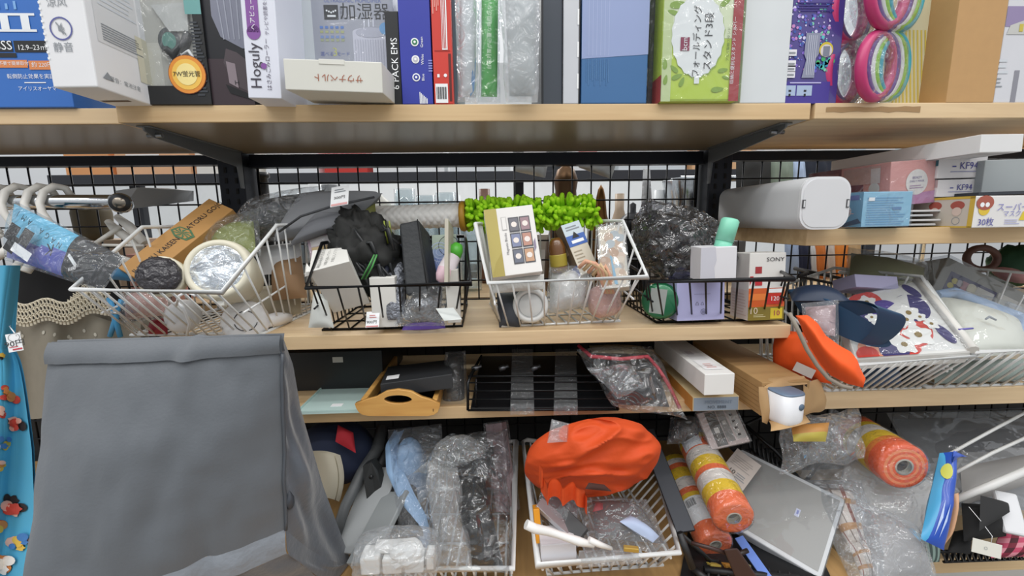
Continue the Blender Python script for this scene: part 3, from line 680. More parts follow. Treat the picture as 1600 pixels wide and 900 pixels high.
# green folding stand pack
c = Carton(stand(1032, 1152, -60, -0.012, ZT), 0.13, mat('c0d84a', 0.42), .004); ux, vy = setuv(c)
c.rect('front', .05, vy(60), .95, 1, mat('e2ebc6', .4), 1).rect('front', .0, .0, .12, 1, mat('c9d8a0', .4), 1.5)
leaf = []
for k in range(40):
    a = 2 * math.pi * k / 40; j = 1 + (.045 if k % 2 else 0)
    leaf.append((ux(1090 + 40 * math.sin(a) * j), vy(55 - (62 if math.cos(a) > 0 else 64) * math.cos(a) * j * (1 if math.cos(a) > 0 else 1))))
c.poly('front', [(u + .01, v - .008) for u, v in leaf][::-1], mat('9dbb4a', .5), 2).poly('front', leaf[::-1], mat('eef1f0', .45), 3)
c.rect('front', ux(1087), vy(131), ux(1095), vy(115), mat('eef1f0', .45), 3.2)
c.txt('front', ux(1089), vy(66), .0155, 'フォールディング', INK, 90, 5, .92).txt('front', ux(1107), vy(66), .0168, 'スタンド3段', INK, 90, 5)
c.rect('front', ux(1063), vy(80), ux(1077), vy(59), mat('8f1f4a', .5), 5).txt('front', ux(1070), vy(69.5), .0125, 'bcm', W_, 90, 6)
c.rect('front', ux(1143), 0, 1, 1, mat('a83236', .45), 4)
c.txt('front', ux(1146.5), vy(80), .0075, '収納に便利なスタンド シルバー', W_, 90, 6).txt('front', ux(1138), vy(70), .006, 'アルミ製棚スタンド', mat('4a6a1a', .5), 90, 5)
rng = random.Random(8)
for (px, py, r_, an) in ((1060, 120, 9, .4), (1068, 128, 8, 1.2), (1055, 108, 8, 2.4), (1132, 110, 8, .2), (1137, 121, 6, 2.9), (1125, 140, 10, .1), (1058, 8, 14, .1), (1130, 4, 10, .7), (1050, 20, 9, 2.8), (1040, 100, 9, 1.6), (1042, 125, 8, 1.4)):
    pts = []
    for k in range(12):
        a = 2 * math.pi * k / 12; x, y = r_ * math.cos(a), r_ * .42 * math.sin(a) * (1 - .3 * math.cos(a))
        pts.append((ux(px + x * math.cos(an) - y * math.sin(an)), vy(py - x * math.sin(an) - y * math.cos(an))))
    c.poly('front', pts, mat('86a838', .5), 2.5)
c.rect('left', 0, 0, 1, .2, mat('b43c38', .5), 1)
c.wrap(.0025, film(gloss=.09, haze=.03, bump=(20, .4))); c.fin('folding_stand_pack', 'green leafy pack with sideways Japanese lettering on a white leaf')
c = Carton(stand(1156, 1227, -60, 0.0, ZT), 0.2, mat('d5dadd', 0.5)); c.fin('white_panel_box', 'plain white upright box between the green leafy pack and the purple lamp box')
# crystal lamp box
c = Carton(stand(1227, 1306, -60, 0.004, ZT), 0.1, mat('4a3f8a', 0.25, coat=.5)); ux, vy = setuv(c)
rng = random.Random(4)
for k in range(240):
    x, y = rng.uniform(1232, 1300), rng.uniform(-20, 112); s_ = rng.uniform(1.2, 5)
    cl = rng.choice(['6b62c4', '4a7fd0', '62c4c9', 'b9a6e6', '8a6fd0', 'd8d4f4', '3f56a8', '7fd0b0', 'c98ac4'])
    c.disc('front', ux(x), vy(y), s_ * .00065, mat(cl, .25), 1 + .008 * k, 6)
for k in range(14): c.disc('front', ux(rng.uniform(1280, 1304)), vy(rng.uniform(92, 114)), .004, mat(rng.choice(['3fae6a', '4fc4b0', '2f8fb0']), .25), 3, 8)
c.poly('front', ((ux(1256), vy(122)), (ux(1276), vy(122)), (ux(1274), vy(94)), (ux(1280), vy(85)), (ux(1280), vy(52)), (ux(1258), vy(52)), (ux(1257), vy(85)), (ux(1261), vy(94))), mat('8d92a8', .25), 4)
for k in range(5): c.rect('front', ux(1262 + 3 * k), vy(118), ux(1263 + 3 * k), vy(56), mat('c3c8d8', .2), 5)
c.disc('front', ux(1291), vy(78), .0125, mat('d6c23a', .4), 4).disc('front', ux(1291), vy(80), .0105, mat('d8d2d4', .4), 5).rect('front', ux(1286), vy(89), ux(1296), vy(73), mat('7f8494', .4), 6)
for py in (83, 100, 108, 117): c.rect('front', ux(1231), vy(py + 5), ux(1245), vy(py - 5), mat('e8e8ee', .5), 5).rect('front', ux(1233), vy(py + 2), ux(1243), vy(py - 1), GREYP, 6)
c.rect('front', ux(1227), 0, ux(1302), vy(128), mat('473a94', .4), 4).rect('front', ux(1229), vy(150), ux(1248), vy(134), mat('a9bcd8', .4), 5).rect('front', ux(1250), vy(150), ux(1274), vy(134), mat('a9bcd8', .4), 5)
for px in (1239, 1263): c.rect('front', ux(px - 2), vy(144), ux(px + 2), vy(141), INK, 6).rect('front', ux(px - 1.5), vy(151), ux(px + 1.5), vy(147), INK, 6)
c.rect('front', ux(1238), vy(131), ux(1287), vy(129), mat('b8b4e0', .4), 6).lines('front', ux(1243), vy(18), ux(1300), vy(2), 4, mat('3a2f7c', .4), .5, 4)
c.fin('crystal_lamp_box', 'shiny purple and blue box picturing a crystal table lamp')
# hoops in film with a striped card behind
c = Carton(stand(1392, 1489, -60, 0.052, ZT), 0.06, mat('dcd6b4', 0.5)); ux, vy = setuv(c)
for k in range(16): c.poly('front', ((.05 + .08 * k - .3, 0), (.085 + .08 * k - .3, 0), (.3 + .08 * k - .75, 1), (.265 + .08 * k - .75, 1)) if False else ((max(0, min(1, .06 * k)), 0), (max(0, min(1, .06 * k + .025)), 0), (max(0, min(1, .06 * k - .14)), .55), (max(0, min(1, .06 * k - .165)), .55)), mat('d9c45c', .5), 1)
c.fin('striped_box', 'cream box with yellow diagonal stripes behind the coloured hoops', 'box')
HC = ['c23a72', '6a4590', 'e4e4e0', '8fc23c', '3fa6b8']
def hoops(px, py, r, Y, label, tilt, dy=.0085, n=5):
    parts = []; ctr = P(px, py, Y)
    for k in range(n):
        mb = MB(); cc = ctr + V((.0125 * k, .0062 * k, .002 * k)); pts = []
        for j in range(40):
            a = 2 * math.pi * j / 40; x, z = r * math.cos(a) * .86, r * math.sin(a)
            xr, zr = x * math.cos(tilt) - z * math.sin(tilt), x * math.sin(tilt) + z * math.cos(tilt)
            pts.append(cc + V((xr, xr * .45, zr)))
        mb.tube(pts, .0088, mat(HC[k], .35), 10, closed=True); parts.append(('hoop', mb, (), {0: 'pink', 1: 'purple', 2: 'white', 3: 'lime green', 4: 'teal'}[k] + ' hoop'))
    lo = min(p[1].bounds()[0].z for p in parts)
    fm = MB(); fm.blob(ctr + V((.016, .02, .0)), ((r * 1.12, r * .5, 0), (-.012, .034, 0), (0, 0, r * 1.1)), film(gloss=.2, haze=.03), .05, 20, int(px), 32, 20, 3)
    parts.append(('shrink_film', fm))
    return build('hoop_stack', label, 'toy hoops', None, parts, group='stacks of coloured hoops in film')
zb = lambda px, Y, r: solve_py
def py_at(px, Y, Z):
    lo, hi = -400, 1300
    for _ in range(40):
        mid = (lo + hi) / 2
        if P(px, mid, Y).z > Z: lo = mid
        else: hi = mid
    return lo
rr_ = .052
hoops(1369, py_at(1369, -.005, ZT + rr_ + .0069), rr_, -.005, 'lower front stack of pink, purple, white, green and teal hoops in film', -.25)
hoops(1388, py_at(1388, -.012, ZT + 3.28 * rr_ + .008), rr_ * 1.12, -.012, 'upper front stack of coloured hoops in film, cut by the picture top', -.45)
hoops(1316, py_at(1316, .03, ZT + rr_ + .0069), rr_, .03, 'lower rear stack of hoops half hidden by the purple lamp box', -.2, n=2)
hoops(1326, py_at(1326, .03, ZT + 3.15 * rr_), rr_, .03, 'upper rear stack of hoops beside the purple lamp box', -.2, n=2)
c = Carton(stand(1478, 1552, -60, 0.0, ZT), 0.2, mat('be9665', 0.7, var=(60, .06)), .001); c.fin('brown_carton', 'plain brown cardboard carton on end beside the striped box')
c = Carton(stand(1552, 1660, -60, 0.002, ZT), 0.2, mat('d3d4da', 0.4)); ux, vy = setuv(c)
c.rect('front', 0, vy(42), 1, vy(10), mat('9284aa', .4)).poly('front', ((ux(1570), vy(54)), (ux(1605), vy(54)), (ux(1605), vy(28)), (ux(1574), vy(40))), mat('c4c4c0', .4), 2).rect('front', ux(1588), vy(50), ux(1594), vy(38), mat('c9b84a', .4), 3)
c.lines('front', ux(1556), vy(136), ux(1576), vy(118), 3, GREYP, .3).lines('front', ux(1560), vy(115), ux(1582), vy(88), 3, PALE, .4)
c.rect('front', ux(1592), 0, ux(1600), vy(110), mat('8c8c96', .4), 1)
c.fin('appliance_box', 'white box with a purple band at the right end of the top row')
# ================================================================ baskets
WWIRE = mat('e4e6e6', 0.35, coat=.3); BWIRE = mat('121316', 0.35, 0.3)
def lerpoly(pts, t):
    L = [(pts[i + 1] - pts[i]).length for i in range(len(pts) - 1)]; s = t * sum(L)
    for i, l in enumerate(L):
        if s <= l or i == len(L) - 1: return pts[i].lerp(pts[i + 1], s / l)
        s -= l
def basket(label, fl, fr, kl, kr, bl, br, m, nf=11, ns=10, depth=.3, rw=.0030, ww=.0017, group=None):
    fl, fr, kl, kr, bl, br = (w3(p) for p in (fl, fr, kl, kr, bl, br))
    ax = (br - bl).normalized(); dv = V((-ax.y, ax.x, 0)) * depth
    e = V((0, 0, ww))
    bl = bl + e; br = br + e
    tl, tr = bl + dv, br + dv; tl = V((tl.x, tl.y, kl.z)); tr = V((tr.x, tr.y, kr.z)); bbl, bbr = bl + dv * .94, br + dv * .94
    rim = MB(); rim.tube([fl, kl, tl, tr, kr, fr], rw, m, 8, closed=True)
    fw = MB(); bw = MB(); sws = []
    for i in range(nf):
        t = (i + .5) / nf
        fw.tube([fl.lerp(fr, t), bl.lerp(br, t) - e * .2], ww, m, 6)
        bw.tube([bl.lerp(br, t), bbl.lerp(bbr, t), tl.lerp(tr, t)], ww, m, 6)
    for a, b, c, d, e_ in ((fl, kl, tl, bl, bbl), (fr, kr, tr, br, bbr)):
        sw = MB(); sws.append(('side_wires', sw))
        for i in range(ns):
            t = (i + .6) / (ns + .4); sw.tube([lerpoly([a, b, c], t), d.lerp(e_, t)], ww, m, 6)
        sw.tube([a.lerp(d, .45), c.lerp(e_, .45)], ww * 1.1, m, 6)
    bw.tube([bl, br, bbr, bbl], ww * 1.3, m, 6, closed=True)
    for k in (.33, .66): bw.tube([bl.lerp(bbl, k), br.lerp(bbr, k)], ww, m, 6)
    return build('wire_basket', label, 'basket', None, [('rim', rim), ('front_wires', fw), *sws, ('base_wires', bw)], group=group)
basket('white wire basket at the left end of the middle shelf holding a cream lamp', (112, 452, -.13), (347, 457, -.13), (222, 355, 0.02), (432, 352, 0.02), PZ(205, 525, ZM), PZ(412, 522, ZM), WWIRE, 13, 12)
basket('black wire basket left of centre holding a white carton and long black case', (478, 450, -.085), (736, 443, -.085), (503, 380, .03), (728, 376, .03), PZ(505, 517, ZM), PZ(722, 511, ZM), BWIRE, 8, 9, .24)
basket('white wire basket in the centre holding a box with six picture tiles', (762, 442, -.085), (1012, 433, -.085), (743, 350, -.01), (973, 345, -.01), PZ(785, 512, ZM), PZ(968, 503, ZM), WWIRE, 10, 11, .26)
basket('black wire basket on the right holding the green tin and lilac box', (1014, 440, -.08), (1240, 436, -.08), (1006, 428, .0), (1222, 425, .0), PZ(1026, 505, ZM), PZ(1224, 500, ZM), BWIRE, 9, 9, .24)
# ================================================================ left bay: rail, hangers, clothes
CHROME = mat('c8ccd0', 0.08, 1.0)
rl = MB(); rl.tube([P(-60, 316, .1) - V((.12, 0, 0)), P(178, 316, .1)], .0145, CHROME, 20)
ec = MB(); c0 = P(187, 317, .085)
ec.lathe([(.0001, -.004), (.010, -.004), (.012, -.001), (.017, 0), (.019, .003), (.019, .012), (.0155, .014)], [mat('8b8378', .2, .9), mat('333538', .3, .6), mat('333538', .3, .6), CHROME, CHROME, CHROME], 28, Matrix.Translation(c0) @ Matrix.Rotation(math.radians(-90), 4, 'X') @ Matrix.Rotation(math.radians(-25), 4, 'Y'))
arm = MB(); arm.prism([P(180, 298, .10), P(215, 293, .14), P(262, 294, .3), P(300, 298, .325), P(300, 314, .325), P(262, 318, .28), P(205, 326, .13), P(186, 334, .10)], (0, .006, 0), mat('b4b8bc', .3, .3))
build('clothes_rail', 'chrome clothes rail with a round end cap at the left', 'rail', rl, [('end_cap', ec), ('support_arm', arm)])
PLW = mat('e6e4de', .4)
def hanger(label, pts, arms, r=.006):
    mb = MB(); mb.tube([P(*p) for p in pts], r, PLW, 10)
    ps = []
    for a in arms:
        am = MB(); am.tube([P(*p) for p in a], .008, PLW, 8); ps.append(('hanger_arm', am))
    return build('clothes_hanger', label, 'hanger', mb, ps)
def hook(x, y=318, dx=0):
    return [(x + 52, y - 8, .125), (x + 40, y - 24, .118), (x + 22, y - 27, .105), (x + 6, y - 18, .085), (x, y, .075), (x + 4, y + 14, .072), (x + 16, y + 30, .075), (x + 32, y + 46, .08)]
hanger('white plastic hanger nearest the chrome end cap of the rail', hook(62), [[(94, 364, .08), (120, 385, .085), (160, 395, .09), (205, 410, .10)], [(94, 364, .08), (60, 395, .07), (40, 425, .05)]])
hanger('white plastic hanger second from the chrome end cap', hook(38), [[(70, 364, .08), (45, 395, .075), (25, 420, .06)]])
hanger('yellowed white plastic hanger third from the chrome end cap', hook(2), [[(34, 364, .08), (10, 392, .07), (-20, 410, .06)]])
hanger('white plastic hanger cut by the left picture edge', hook(-32), [[(0, 364, .08), (-40, 390, .07)]])
cl = MB()
for p in ([(168, 345, .16), (180, 358, .158), (200, 372, .155), (222, 392, .15)], [(182, 338, .15), (200, 352, .148), (226, 380, .145)]): cl.tube([P(*q) for q in p], [.006, .009, .009, .007][:len(p)], PLW, 10)
cl.tube([P(150, 380, .13), P(188, 354, .15)], .0045, PLW, 8); cl.tube([P(160, 383, .12), P(225, 384, .14)], .003, PLW, 8)
build('clip_hanger', 'white plastic clip hanger tilted behind the white basket', 'hanger', cl)
# black garment and beige lace top
g = MB(); g.pouch([P(20, 520, .10), P(210, 520, .12), P(170, 385, .13), P(20, 385, .12)], .02, mat('101012', .9), (14, 14), .008, 18, 3)
build('black_garment', 'black garment hanging under the rail behind the lace trim', 'clothing', g)
BEI = mat('8f887a', .9, var=(50, .08))
lace = MB(); body = MB()
def skirt(u, v):
    x = 15 + 205 * u; y = 497 + 150 * v + 8 * math.sin(u * 9)
    return P(x, y, .06 + .018 * math.sin(u * 16) * (.4 + v))
body.grid(lambda u, v: skirt(u, v), 40, 14, BEI); body.grid(lambda u, v: skirt(u, v) + V((0, .02, 0)), 40, 14, BEI, flip=True)
rng = random.Random(2)
for k in range(22): body.patch(skirt, rng.uniform(.05, .95), rng.uniform(.1, .6), .012, .02, mat('c9c4b6', .9), .001, 8)
LAC = mat('d2c8b2', .8)
def lf(u):
    return 484 - 20 * max(0, u - .45) * 1.6 + 5 * math.sin(u * 14)
for row in range(3):
    n = 26
    for k in range(n):
        u = (k + .5) / n; x = 22 + 150 * u; y = lf(u) - 8 + row * 10
        c = P(x, y, .052 - .003 * row); a = P(x - 2.6, y, .05); b = P(x + 2.6, y, .05)
        lace.tube([c + V((.0032 * math.cos(t), -.001, .0052 * math.sin(t))) for t in [i * math.pi / 4 for i in range(8)]], .0013, LAC, 5, closed=True)
        if row == 2: lace.box(tuple(c + V((-.0022, -.001, -.012))), tuple(c + V((.0022, .001, -.003))), LAC)
    lace.tube([P(22 + 150 * t / 20, lf(t / 20) - 13 + row * 10, .052) for t in range(21)], .0014, LAC, 5)
for k in range(15):
    u = k / 15; x = 100 + 64 * u
    for j in range(7):
        y = 478 - 14 * u * (1 - j / 9) - j * 5.2 * min(1, u * 2.2)
        lace.tube([P(x - 3, y, .054), P(x + 3, y + 4, .054)], .0008, LAC, 4); lace.tube([P(x - 3, y + 4, .054), P(x + 3, y, .054)], .0008, LAC, 4)
build('lace_top', 'taupe dotted garment with cream lace trim hanging at the left', 'clothing', body, [('lace_trim', lace, (), 'cream lace trim')])
tg = MB(); MM = face((14, 551, -.098), (37, 547, -.09), (8, 523, -.094)); tgc = Carton(MM, .0008, W_, 0)
tgc.txt('front', .52, .42, .0115, '90円', INK, 0, 2).rect('front', .3, .08, .95, .16, mat('c43a4a', .5), 2).rect('front', .1, .24, .7, .28, mat('c43a4a', .5), 2).ring('front', .55, .78, .006, .0065, INK, 2)
stg = MB(); stg.tube([V((.012, -.0005, tgc.H * .85)), V((.008, .004, tgc.H * 1.15)), V((-.004, .03, tgc.H * 1.5)), V((-.008, .05, tgc.H * 1.6))], .0007, W_, 5); tgc.parts.append(('string', stg))
tgc.fin('price_tag', 'small white price tag reading 90 yen hanging at the left edge', 'price tag')
# blue printed cloth (plain cheerful blobs instead of figures)
BLU = mat('4fa9cf', .85, var=(9, .1))
cb = MB()
def cloth(u, v):
    x = -30 + (48 - 8 * abs(math.sin(v * 4)) + 62 * max(0, v - .26) ** .5 - 42 * max(0, v - .55) * 1.0) * u + (10 * (1 - v)) * u; y = 415 + 520 * v
    return P(x, y, -.075 - .03 * v + .014 * math.sin(u * 7 + v * 5) + .01 * math.sin(v * 11))
cb.grid(cloth, 16, 60, BLU); cb.grid(lambda u, v: cloth(u, v) + V((0, .004, 0)), 16, 60, BLU, flip=True)
pc = {k: mat(v, .85) for k, v in dict(r='c4483c', y='e0b94a', p='e8b9a8', k='2a2326', w='ece8e2', b='3f78b8', o='d98a4a').items()}
rng = random.Random(11)
for (u, v, s, cs) in ((.62, .385, 1, 'yro'), (.3, .43, .9, 'rpk'), (.75, .47, 1, 'kpr'), (.4, .53, .8, 'ywb'), (.6, .72, 1.1, 'kpr'), (.3, .78, .9, 'roy'), (.72, .83, 1, 'pyb'), (.45, .90, 1.1, 'orw'), (.3, .60, .7, 'yop'), (.55, .27, .6, 'ky'), (.2, .33, .7, 'rw')):
    for j, cc in enumerate(cs):
        for q in range(3):
            cb.patch(cloth, u + rng.uniform(-.16, .16) * s, v + rng.uniform(-.018, .018) * s, .13 * s * rng.uniform(.5, 1), .016 * s * rng.uniform(.5, 1), pc[cc], .0012 + .0004 * (j * 3 + q), 12, star=(5, .22) if q == 0 else None)
build('printed_cloth', 'bright blue printed cloth hanging at the left edge of the picture', 'clothing', cb)
# slim pouch with lettering in front of the hangers
FC = face((10, 402, -.06), (158, 452, -.12), (22, 318, -.03))
pk = MB(); LBL = mat('62b4d6', .35)
pk.pouch([(10, 402, -.06), (158, 452, -.12), (192, 402, -.10), (22, 318, -.03)], .008, lambda u, v: (mat('26282b', .5) if u > .62 else (LBL if v > .45 + .5 * (u - .35) * (1 if u > .2 else 1) else mat('5b62b4', .4))), (26, 18), .003, 20, 4)
S_, WW, HH = FC
def pl(u, v, z=.012): return S_ @ Matrix.Translation((u * WW, -z, v * HH)) @ Matrix.Rotation(math.pi / 2, 4, 'X') @ Matrix.Rotation(math.radians(-12), 4, 'Z')
ltr = MB()
for k, ch in enumerate('NAGANAMI'[::-1]):
    if k == 3: continue
    ltr.text(ch, .013, pl(.12 + .072 * k, .86 - .026 * k - .02 * k, .021) @ Matrix.Rotation(math.radians(180), 4, 'Z'), INK)
ltr.text('K', .026, pl(.56, .42, .022) @ Matrix.Rotation(math.radians(-160), 4, 'Z'), INK)
for a, b in ((.12, .50), (.27, .48), (.16, .30)): ltr.poly([pl(a, b, .019) @ V(p) for p in ((-.012, -.013, 0), (.012, -.013, 0), (.012, .013, 0), (-.012, .013, 0))], INK)
st = MB(); st.poly([pl(.30, .22, .021) @ V(p) for p in ((-.022, -.007, 0), (.022, -.007, 0), (.022, .007, 0), (-.022, .007, 0))], W_)
ltr.text('KIRI', .008, pl(.83, .22, .022) @ Matrix.Rotation(math.radians(40), 4, 'Z'), W_)
for r0 in range(2): ltr.tube([pl(.72 + .02 * r0, .36, .015), ] and [pl(.70 + .1 * t, .40 - .14 * t + .03 * r0, .015) @ V((0, 0, 0)) for t in (0, .5, 1)], .0012, W_, 5)
fm = MB(); fm.pouch([(6, 406, -.068), (160, 456, -.128), (196, 402, -.108), (20, 312, -.038)], .024, film(gloss=.16, haze=.02), (24, 18), .004, 24, 9)
build('printed_pouch', 'cyan and black flat pouch in film slung in front of the white hangers', 'packet', pk, [('lettering', ltr), ('price_sticker', st), ('plastic_wrap', fm)])
# ================================================================ things in the left white basket
CARD = mat('b88a50', .6)
c = Carton(face((222, 441, -.015), (364, 327, .10), (186, 417, .015)), .035, CARD, .001)
c.txt('front', .265, .46, .0205, 'JUJUTSU KAISEN', INK, 0, 2, .62).txt('front', .80, .52, .0195, 'SATORU GOJO', INK, 0, 2, .66)
GRN = mat('4c7350', .6)
c.poly('front', ((.505, .18), (.575, .08), (.62, .40), (.60, .80), (.53, .92), (.49, .62)), GRN, 2).poly('front', ((.517, .26), (.57, .18), (.605, .42), (.59, .74), (.535, .82), (.507, .6)), CARD, 3)
for k in range(9):
    a = k * .7; c.poly('front', ((.552, .5), (.552 + .055 * math.cos(a), .5 + .42 * math.sin(a)), (.552 + .03 * math.cos(a + .45), .5 + .22 * math.sin(a + .45))), GRN, 4)
c.fin('long_card_box', 'long tan card box lying diagonally with black lettering and a green emblem')
CRM = mat('d9d4c0', .45); FOIL = mat('d8dadc', .16, 1.0, bump=(26, 1.0))
ctr = P(341, 420, -.045); axis = (CAM - ctr + V((-.30, 0, .20))).normalized()
q = axis.to_track_quat('Z', 'Y').to_matrix().to_4x4(); q.translation = ctr; q = q @ Matrix.Scale(.79, 4)
sh = MB(); sh.lathe([(.046, -.012), (.050, .004), (.058, .008), (.064, .003), (.067, -.012), (.066, -.034), (.060, -.085), (.048, -.140), (.030, -.165), (.0001, -.17)], CRM, 40)
rf = MB(); rf.lathe([(.0505, .0045), (.040, -.014), (.022, -.030), (.006, -.036), (.0001, -.036)], FOIL, 48)
bulb = MB(); bulb.lathe([(.0001, -.014), (.005, -.016), (.006, -.024), (.005, -.034)], mat('f2f2ee', .1), 16)
lens = MB(); lens.lathe([(.0001, .012), (.03, .010), (.05, .0055)], film(gloss=.3, haze=.03, bump=(16, 1.0)), 36)
nub = MB(); nub.box((-.006, -.078, -.03), (.008, -.060, -.012), mat('e8e8e2', .4), .002)
build('spotlight_lamp', 'large round cream lamp with a shiny crumpled reflector', 'lamp', sh, [('reflector', rf, [('bulb', bulb)]), ('lens_film', lens), ('switch_nub', nub)], q)
ctr = P(250, 431, -.075); axis = (CAM - ctr + V((-.25, 0, .1))).normalized(); q = axis.to_track_quat('Z', 'Y').to_matrix().to_4x4(); q.translation = ctr
sh = MB(); sh.lathe([(.026, -.006), (.030, 0), (.033, -.006), (.033, -.026), (.024, -.04), (.0001, -.042)], CRM, 32)
gl = MB(); gl.blob(V((0, 0, .004)), ((.029, 0, 0), (0, .029, 0), (0, 0, .013)), mat('3c3a3e', .12, bump=(70, 1.0)), .12, 22, 4, 24, 14)
build('small_lamp', 'small round lamp head wrapped in dark crinkled film', 'lamp', sh, [('dark_film', gl)], q)
b = MB(); b.pouch([(196, 500, .0), (262, 492, .0), (262, 452, .02), (200, 458, .02)], .022, mat('c79a90', .5), (14, 12), .006, 26, 6)
fm = MB(); fm.pouch([(190, 504, -.01), (266, 496, -.01), (266, 446, .01), (196, 452, .01)], .032, film(gloss=.26, haze=.05), (16, 12), .006, 30, 6)
build('pink_pouch', 'dusky pink pouch in clear film behind the basket wires', 'packet', b, [('plastic_wrap', fm)])
b = MB(); b.pouch([(232, 522, .02), (262, 522, .02), (262, 496, .03), (236, 500, .03)], .012, mat('8e1f2c', .6), (10, 8), .004, 30, 2); build('red_pouch', 'small deep red pouch at the bottom of the white basket', 'packet', b)
b = MB(); b.pouch([(168, 436, .03), (222, 441, .01), (222, 420, .03), (186, 416, .04)], .012, mat('2f6f96', .5), (10, 8), .003, 30, 2); build('blue_packet', 'blue packet tucked beneath the long tan box', 'packet', b)
b = MB(); BLC = mat('4aa0d4', .35)
b.tube([P(170, 466, -.02), P(176, 480, -.025), P(180, 500, -.025), P(172, 525, -.02)], .004, BLC, 8); b.tube([P(190, 468, -.02), P(184, 482, -.025), P(181, 500, -.025), P(188, 526, -.02)], .004, BLC, 8)
sp = MB(); sp.tube([P(174, 488, -.03), P(187, 489, -.03)], .0028, CHROME, 8); build('plastic_clip', 'blue plastic clip hanging at the left of the white basket', 'clip', b, [('spring', sp)])
b = MB(); b.blob((286, 494, .0), ((.030, 0, 0), (0, .022, 0), (.004, 0, .030)), mat('d9dadc', .25), .06, 14, 3); build('white_bulb', 'milky white round lamp bulb lying low in the basket', 'bulb', b)
ctr = P(384, 502, .02); q = (CAM - ctr + V((0, 0, .1))).normalized().to_track_quat('Z', 'Y').to_matrix().to_4x4(); q.translation = ctr
sh = MB(); sh.lathe([(.0001, .006), (.030, .0045), (.037, .001), (.040, -.006), (.036, -.016), (.0001, -.018)], mat('ebebec', .35), 36)
sl = MB()
for k in range(4):
    a0 = k * math.pi / 2 + .2; pts = [V((.0185 * math.cos(a0 + t * .22), .0185 * math.sin(a0 + t * .22), .0062)) for t in range(6)]
    sl.tube(pts, .0008, INK, 5)
hd = MB(); hd.tube([V((.030, -.004, -.006)), V((.052, .0, -.03)), V((.075, .004, -.07))], [.012, .014, .011], mat('ebebec', .35), 12)
build('handheld_fan', 'white handheld disc gadget with a thin dark slotted ring', 'gadget', sh, [('slot_ring', sl), ('handle', hd)], q)
b = MB(); b.tube([P(275, 478, -.09), P(280, 462, -.1), P(292, 456, -.1), P(305, 462, -.1)], .002, W_, 8); b.tube([P(292, 525, -.04), P(296, 505, -.05), P(286, 480, -.09), P(275, 472, -.09)], .002, W_, 8); build('white_cable', 'thin white looped cable in the left white basket', 'cable', b)
b = MB(); b.pouch([(310, 400, .08), (400, 395, .06), (396, 345, .1), (352, 352, .12)], .02, mat('8b9446', .45), (16, 12), .008, 20, 5)
fm = MB(); fm.pouch([(305, 405, .07), (408, 400, .05), (404, 328, .09), (345, 345, .11)], .03, film(gloss=.26, haze=.05), (18, 14), .008, 22, 5)
build('olive_packet', 'olive green packet in clear film behind the cream lamp', 'packet', b, [('plastic_wrap', fm)])
for (q4, col, nm, lb) in (([(350, 505, .13), (470, 490, .13), (470, 440, .16), (350, 455, .16)], 'b3aa94', 'beige_pouch', 'beige soft pouch lying at the right end of the left white basket'), ([(425, 470, .1), (480, 465, .1), (470, 400, .14), (425, 405, .14)], '9a7a5a', 'brown_pouch', 'tan pouch standing inside the right end of the left basket')):
    b = MB(); b.pouch(q4, .022, mat(col, .7), (14, 12), .006, 20, 8); build(nm, lb, 'packet', b)
b = MB(); b.pouch([(405, 430, .12), (470, 425, .12), (470, 378, .16), (405, 385, .16)], .012, mat('d9dadd', .4), (12, 10), .006, 24, 12); build('white_packet', 'white printed packet seen through the vertical basket wires', 'packet', b)
# ================================================================ behind: grey case, dark wrapped bundle
b = MB(); b.pouch([(352, 378, .13), (478, 366, .11), (508, 296, .14), (390, 322, .16)], .03, mat('38393b', .6), (20, 14), .01, 14, 3)
fm = MB(); fm.pouch([(346, 384, .12), (484, 372, .10), (514, 288, .13), (388, 312, .15)], .042, film(gloss=.3, haze=.03), (24, 18), .014, 18, 3, smooth=False)
build('wrapped_bundle', 'dark bundle in shiny crinkled film behind the left white basket', 'bundle', b, [('plastic_wrap', fm)])
GR = mat('7d7f83', .8, var=(40, .06))
b = MB(); b.pouch([(428, 378, .08), (548, 350, .07), (598, 302, .1), (474, 304, .13)], .022, GR, (26, 20), .003, 10, 2, back=.9, pw=.16)
sm = MB(); sm.tube([P(436, 362, .055), P(470, 338, .045), P(520, 322, .04), P(585, 308, .07)], .0022, mat('3e4044', .7), 6)
lo = MB(); lo.pouch([(452, 386, .06), (530, 356, .05), (560, 334, .06), (500, 330, .075)], .014, mat('6d6f74', .8), (18, 14), .002, 12, 5, pw=.2)
build('grey_case', 'soft grey fabric case with a price tag on top', 'case', b, [('zip_seam', sm), ('side_pocket', lo)])
tgc = Carton(face((516, 324, .02), (544, 319, .02), (508, 295, .05)), .0006, W_, 0); tgc.txt('front', .5, .4, .0085, '300円', INK).rect('front', .05, .02, .95, .12, mat('e0a8a8', .5), 2).lines('front', .2, .68, .85, .9, 2, GREYP, .4); tgc.fin('price_tag', 'white price tag on the soft grey case', 'price tag')
# ================================================================ black basket, left of centre
WC = mat('e2e1dc', .55)
c = Carton(face((487, 460, -.02), (490, 460, -.02), (480, 400, -.04)), .05, WC)
top = [P(482, 425, -0.045), P(546, 408, -0.045), P(541, 386, 0.020), P(488, 391, 0.020)]
dn = V((.012, .062, -.085))
b = MB(); bt = [p + dn for p in top]; b.hexa(bt + top, WC, .001)
u, v = (top[1] - top[0]).normalized(), (top[3] - top[0]).normalized(); n = u.cross(v).normalized(); v = n.cross(u)
TM = Matrix((u, v, n)).transposed().to_4x4()
for k, t_ in enumerate(('本商品は返品できません', 'お取り扱い下さい', 'ので大切にして下さい')):
    TM.translation = top[0].lerp(top[1], .30 + .17 * k) .lerp(top[3].lerp(top[2], .30 + .17 * k), .5) + n * .0008
    b.text(t_, .0066, TM @ Matrix.Rotation(math.radians(90), 4, 'Z'), mat('5a5a58', .6))
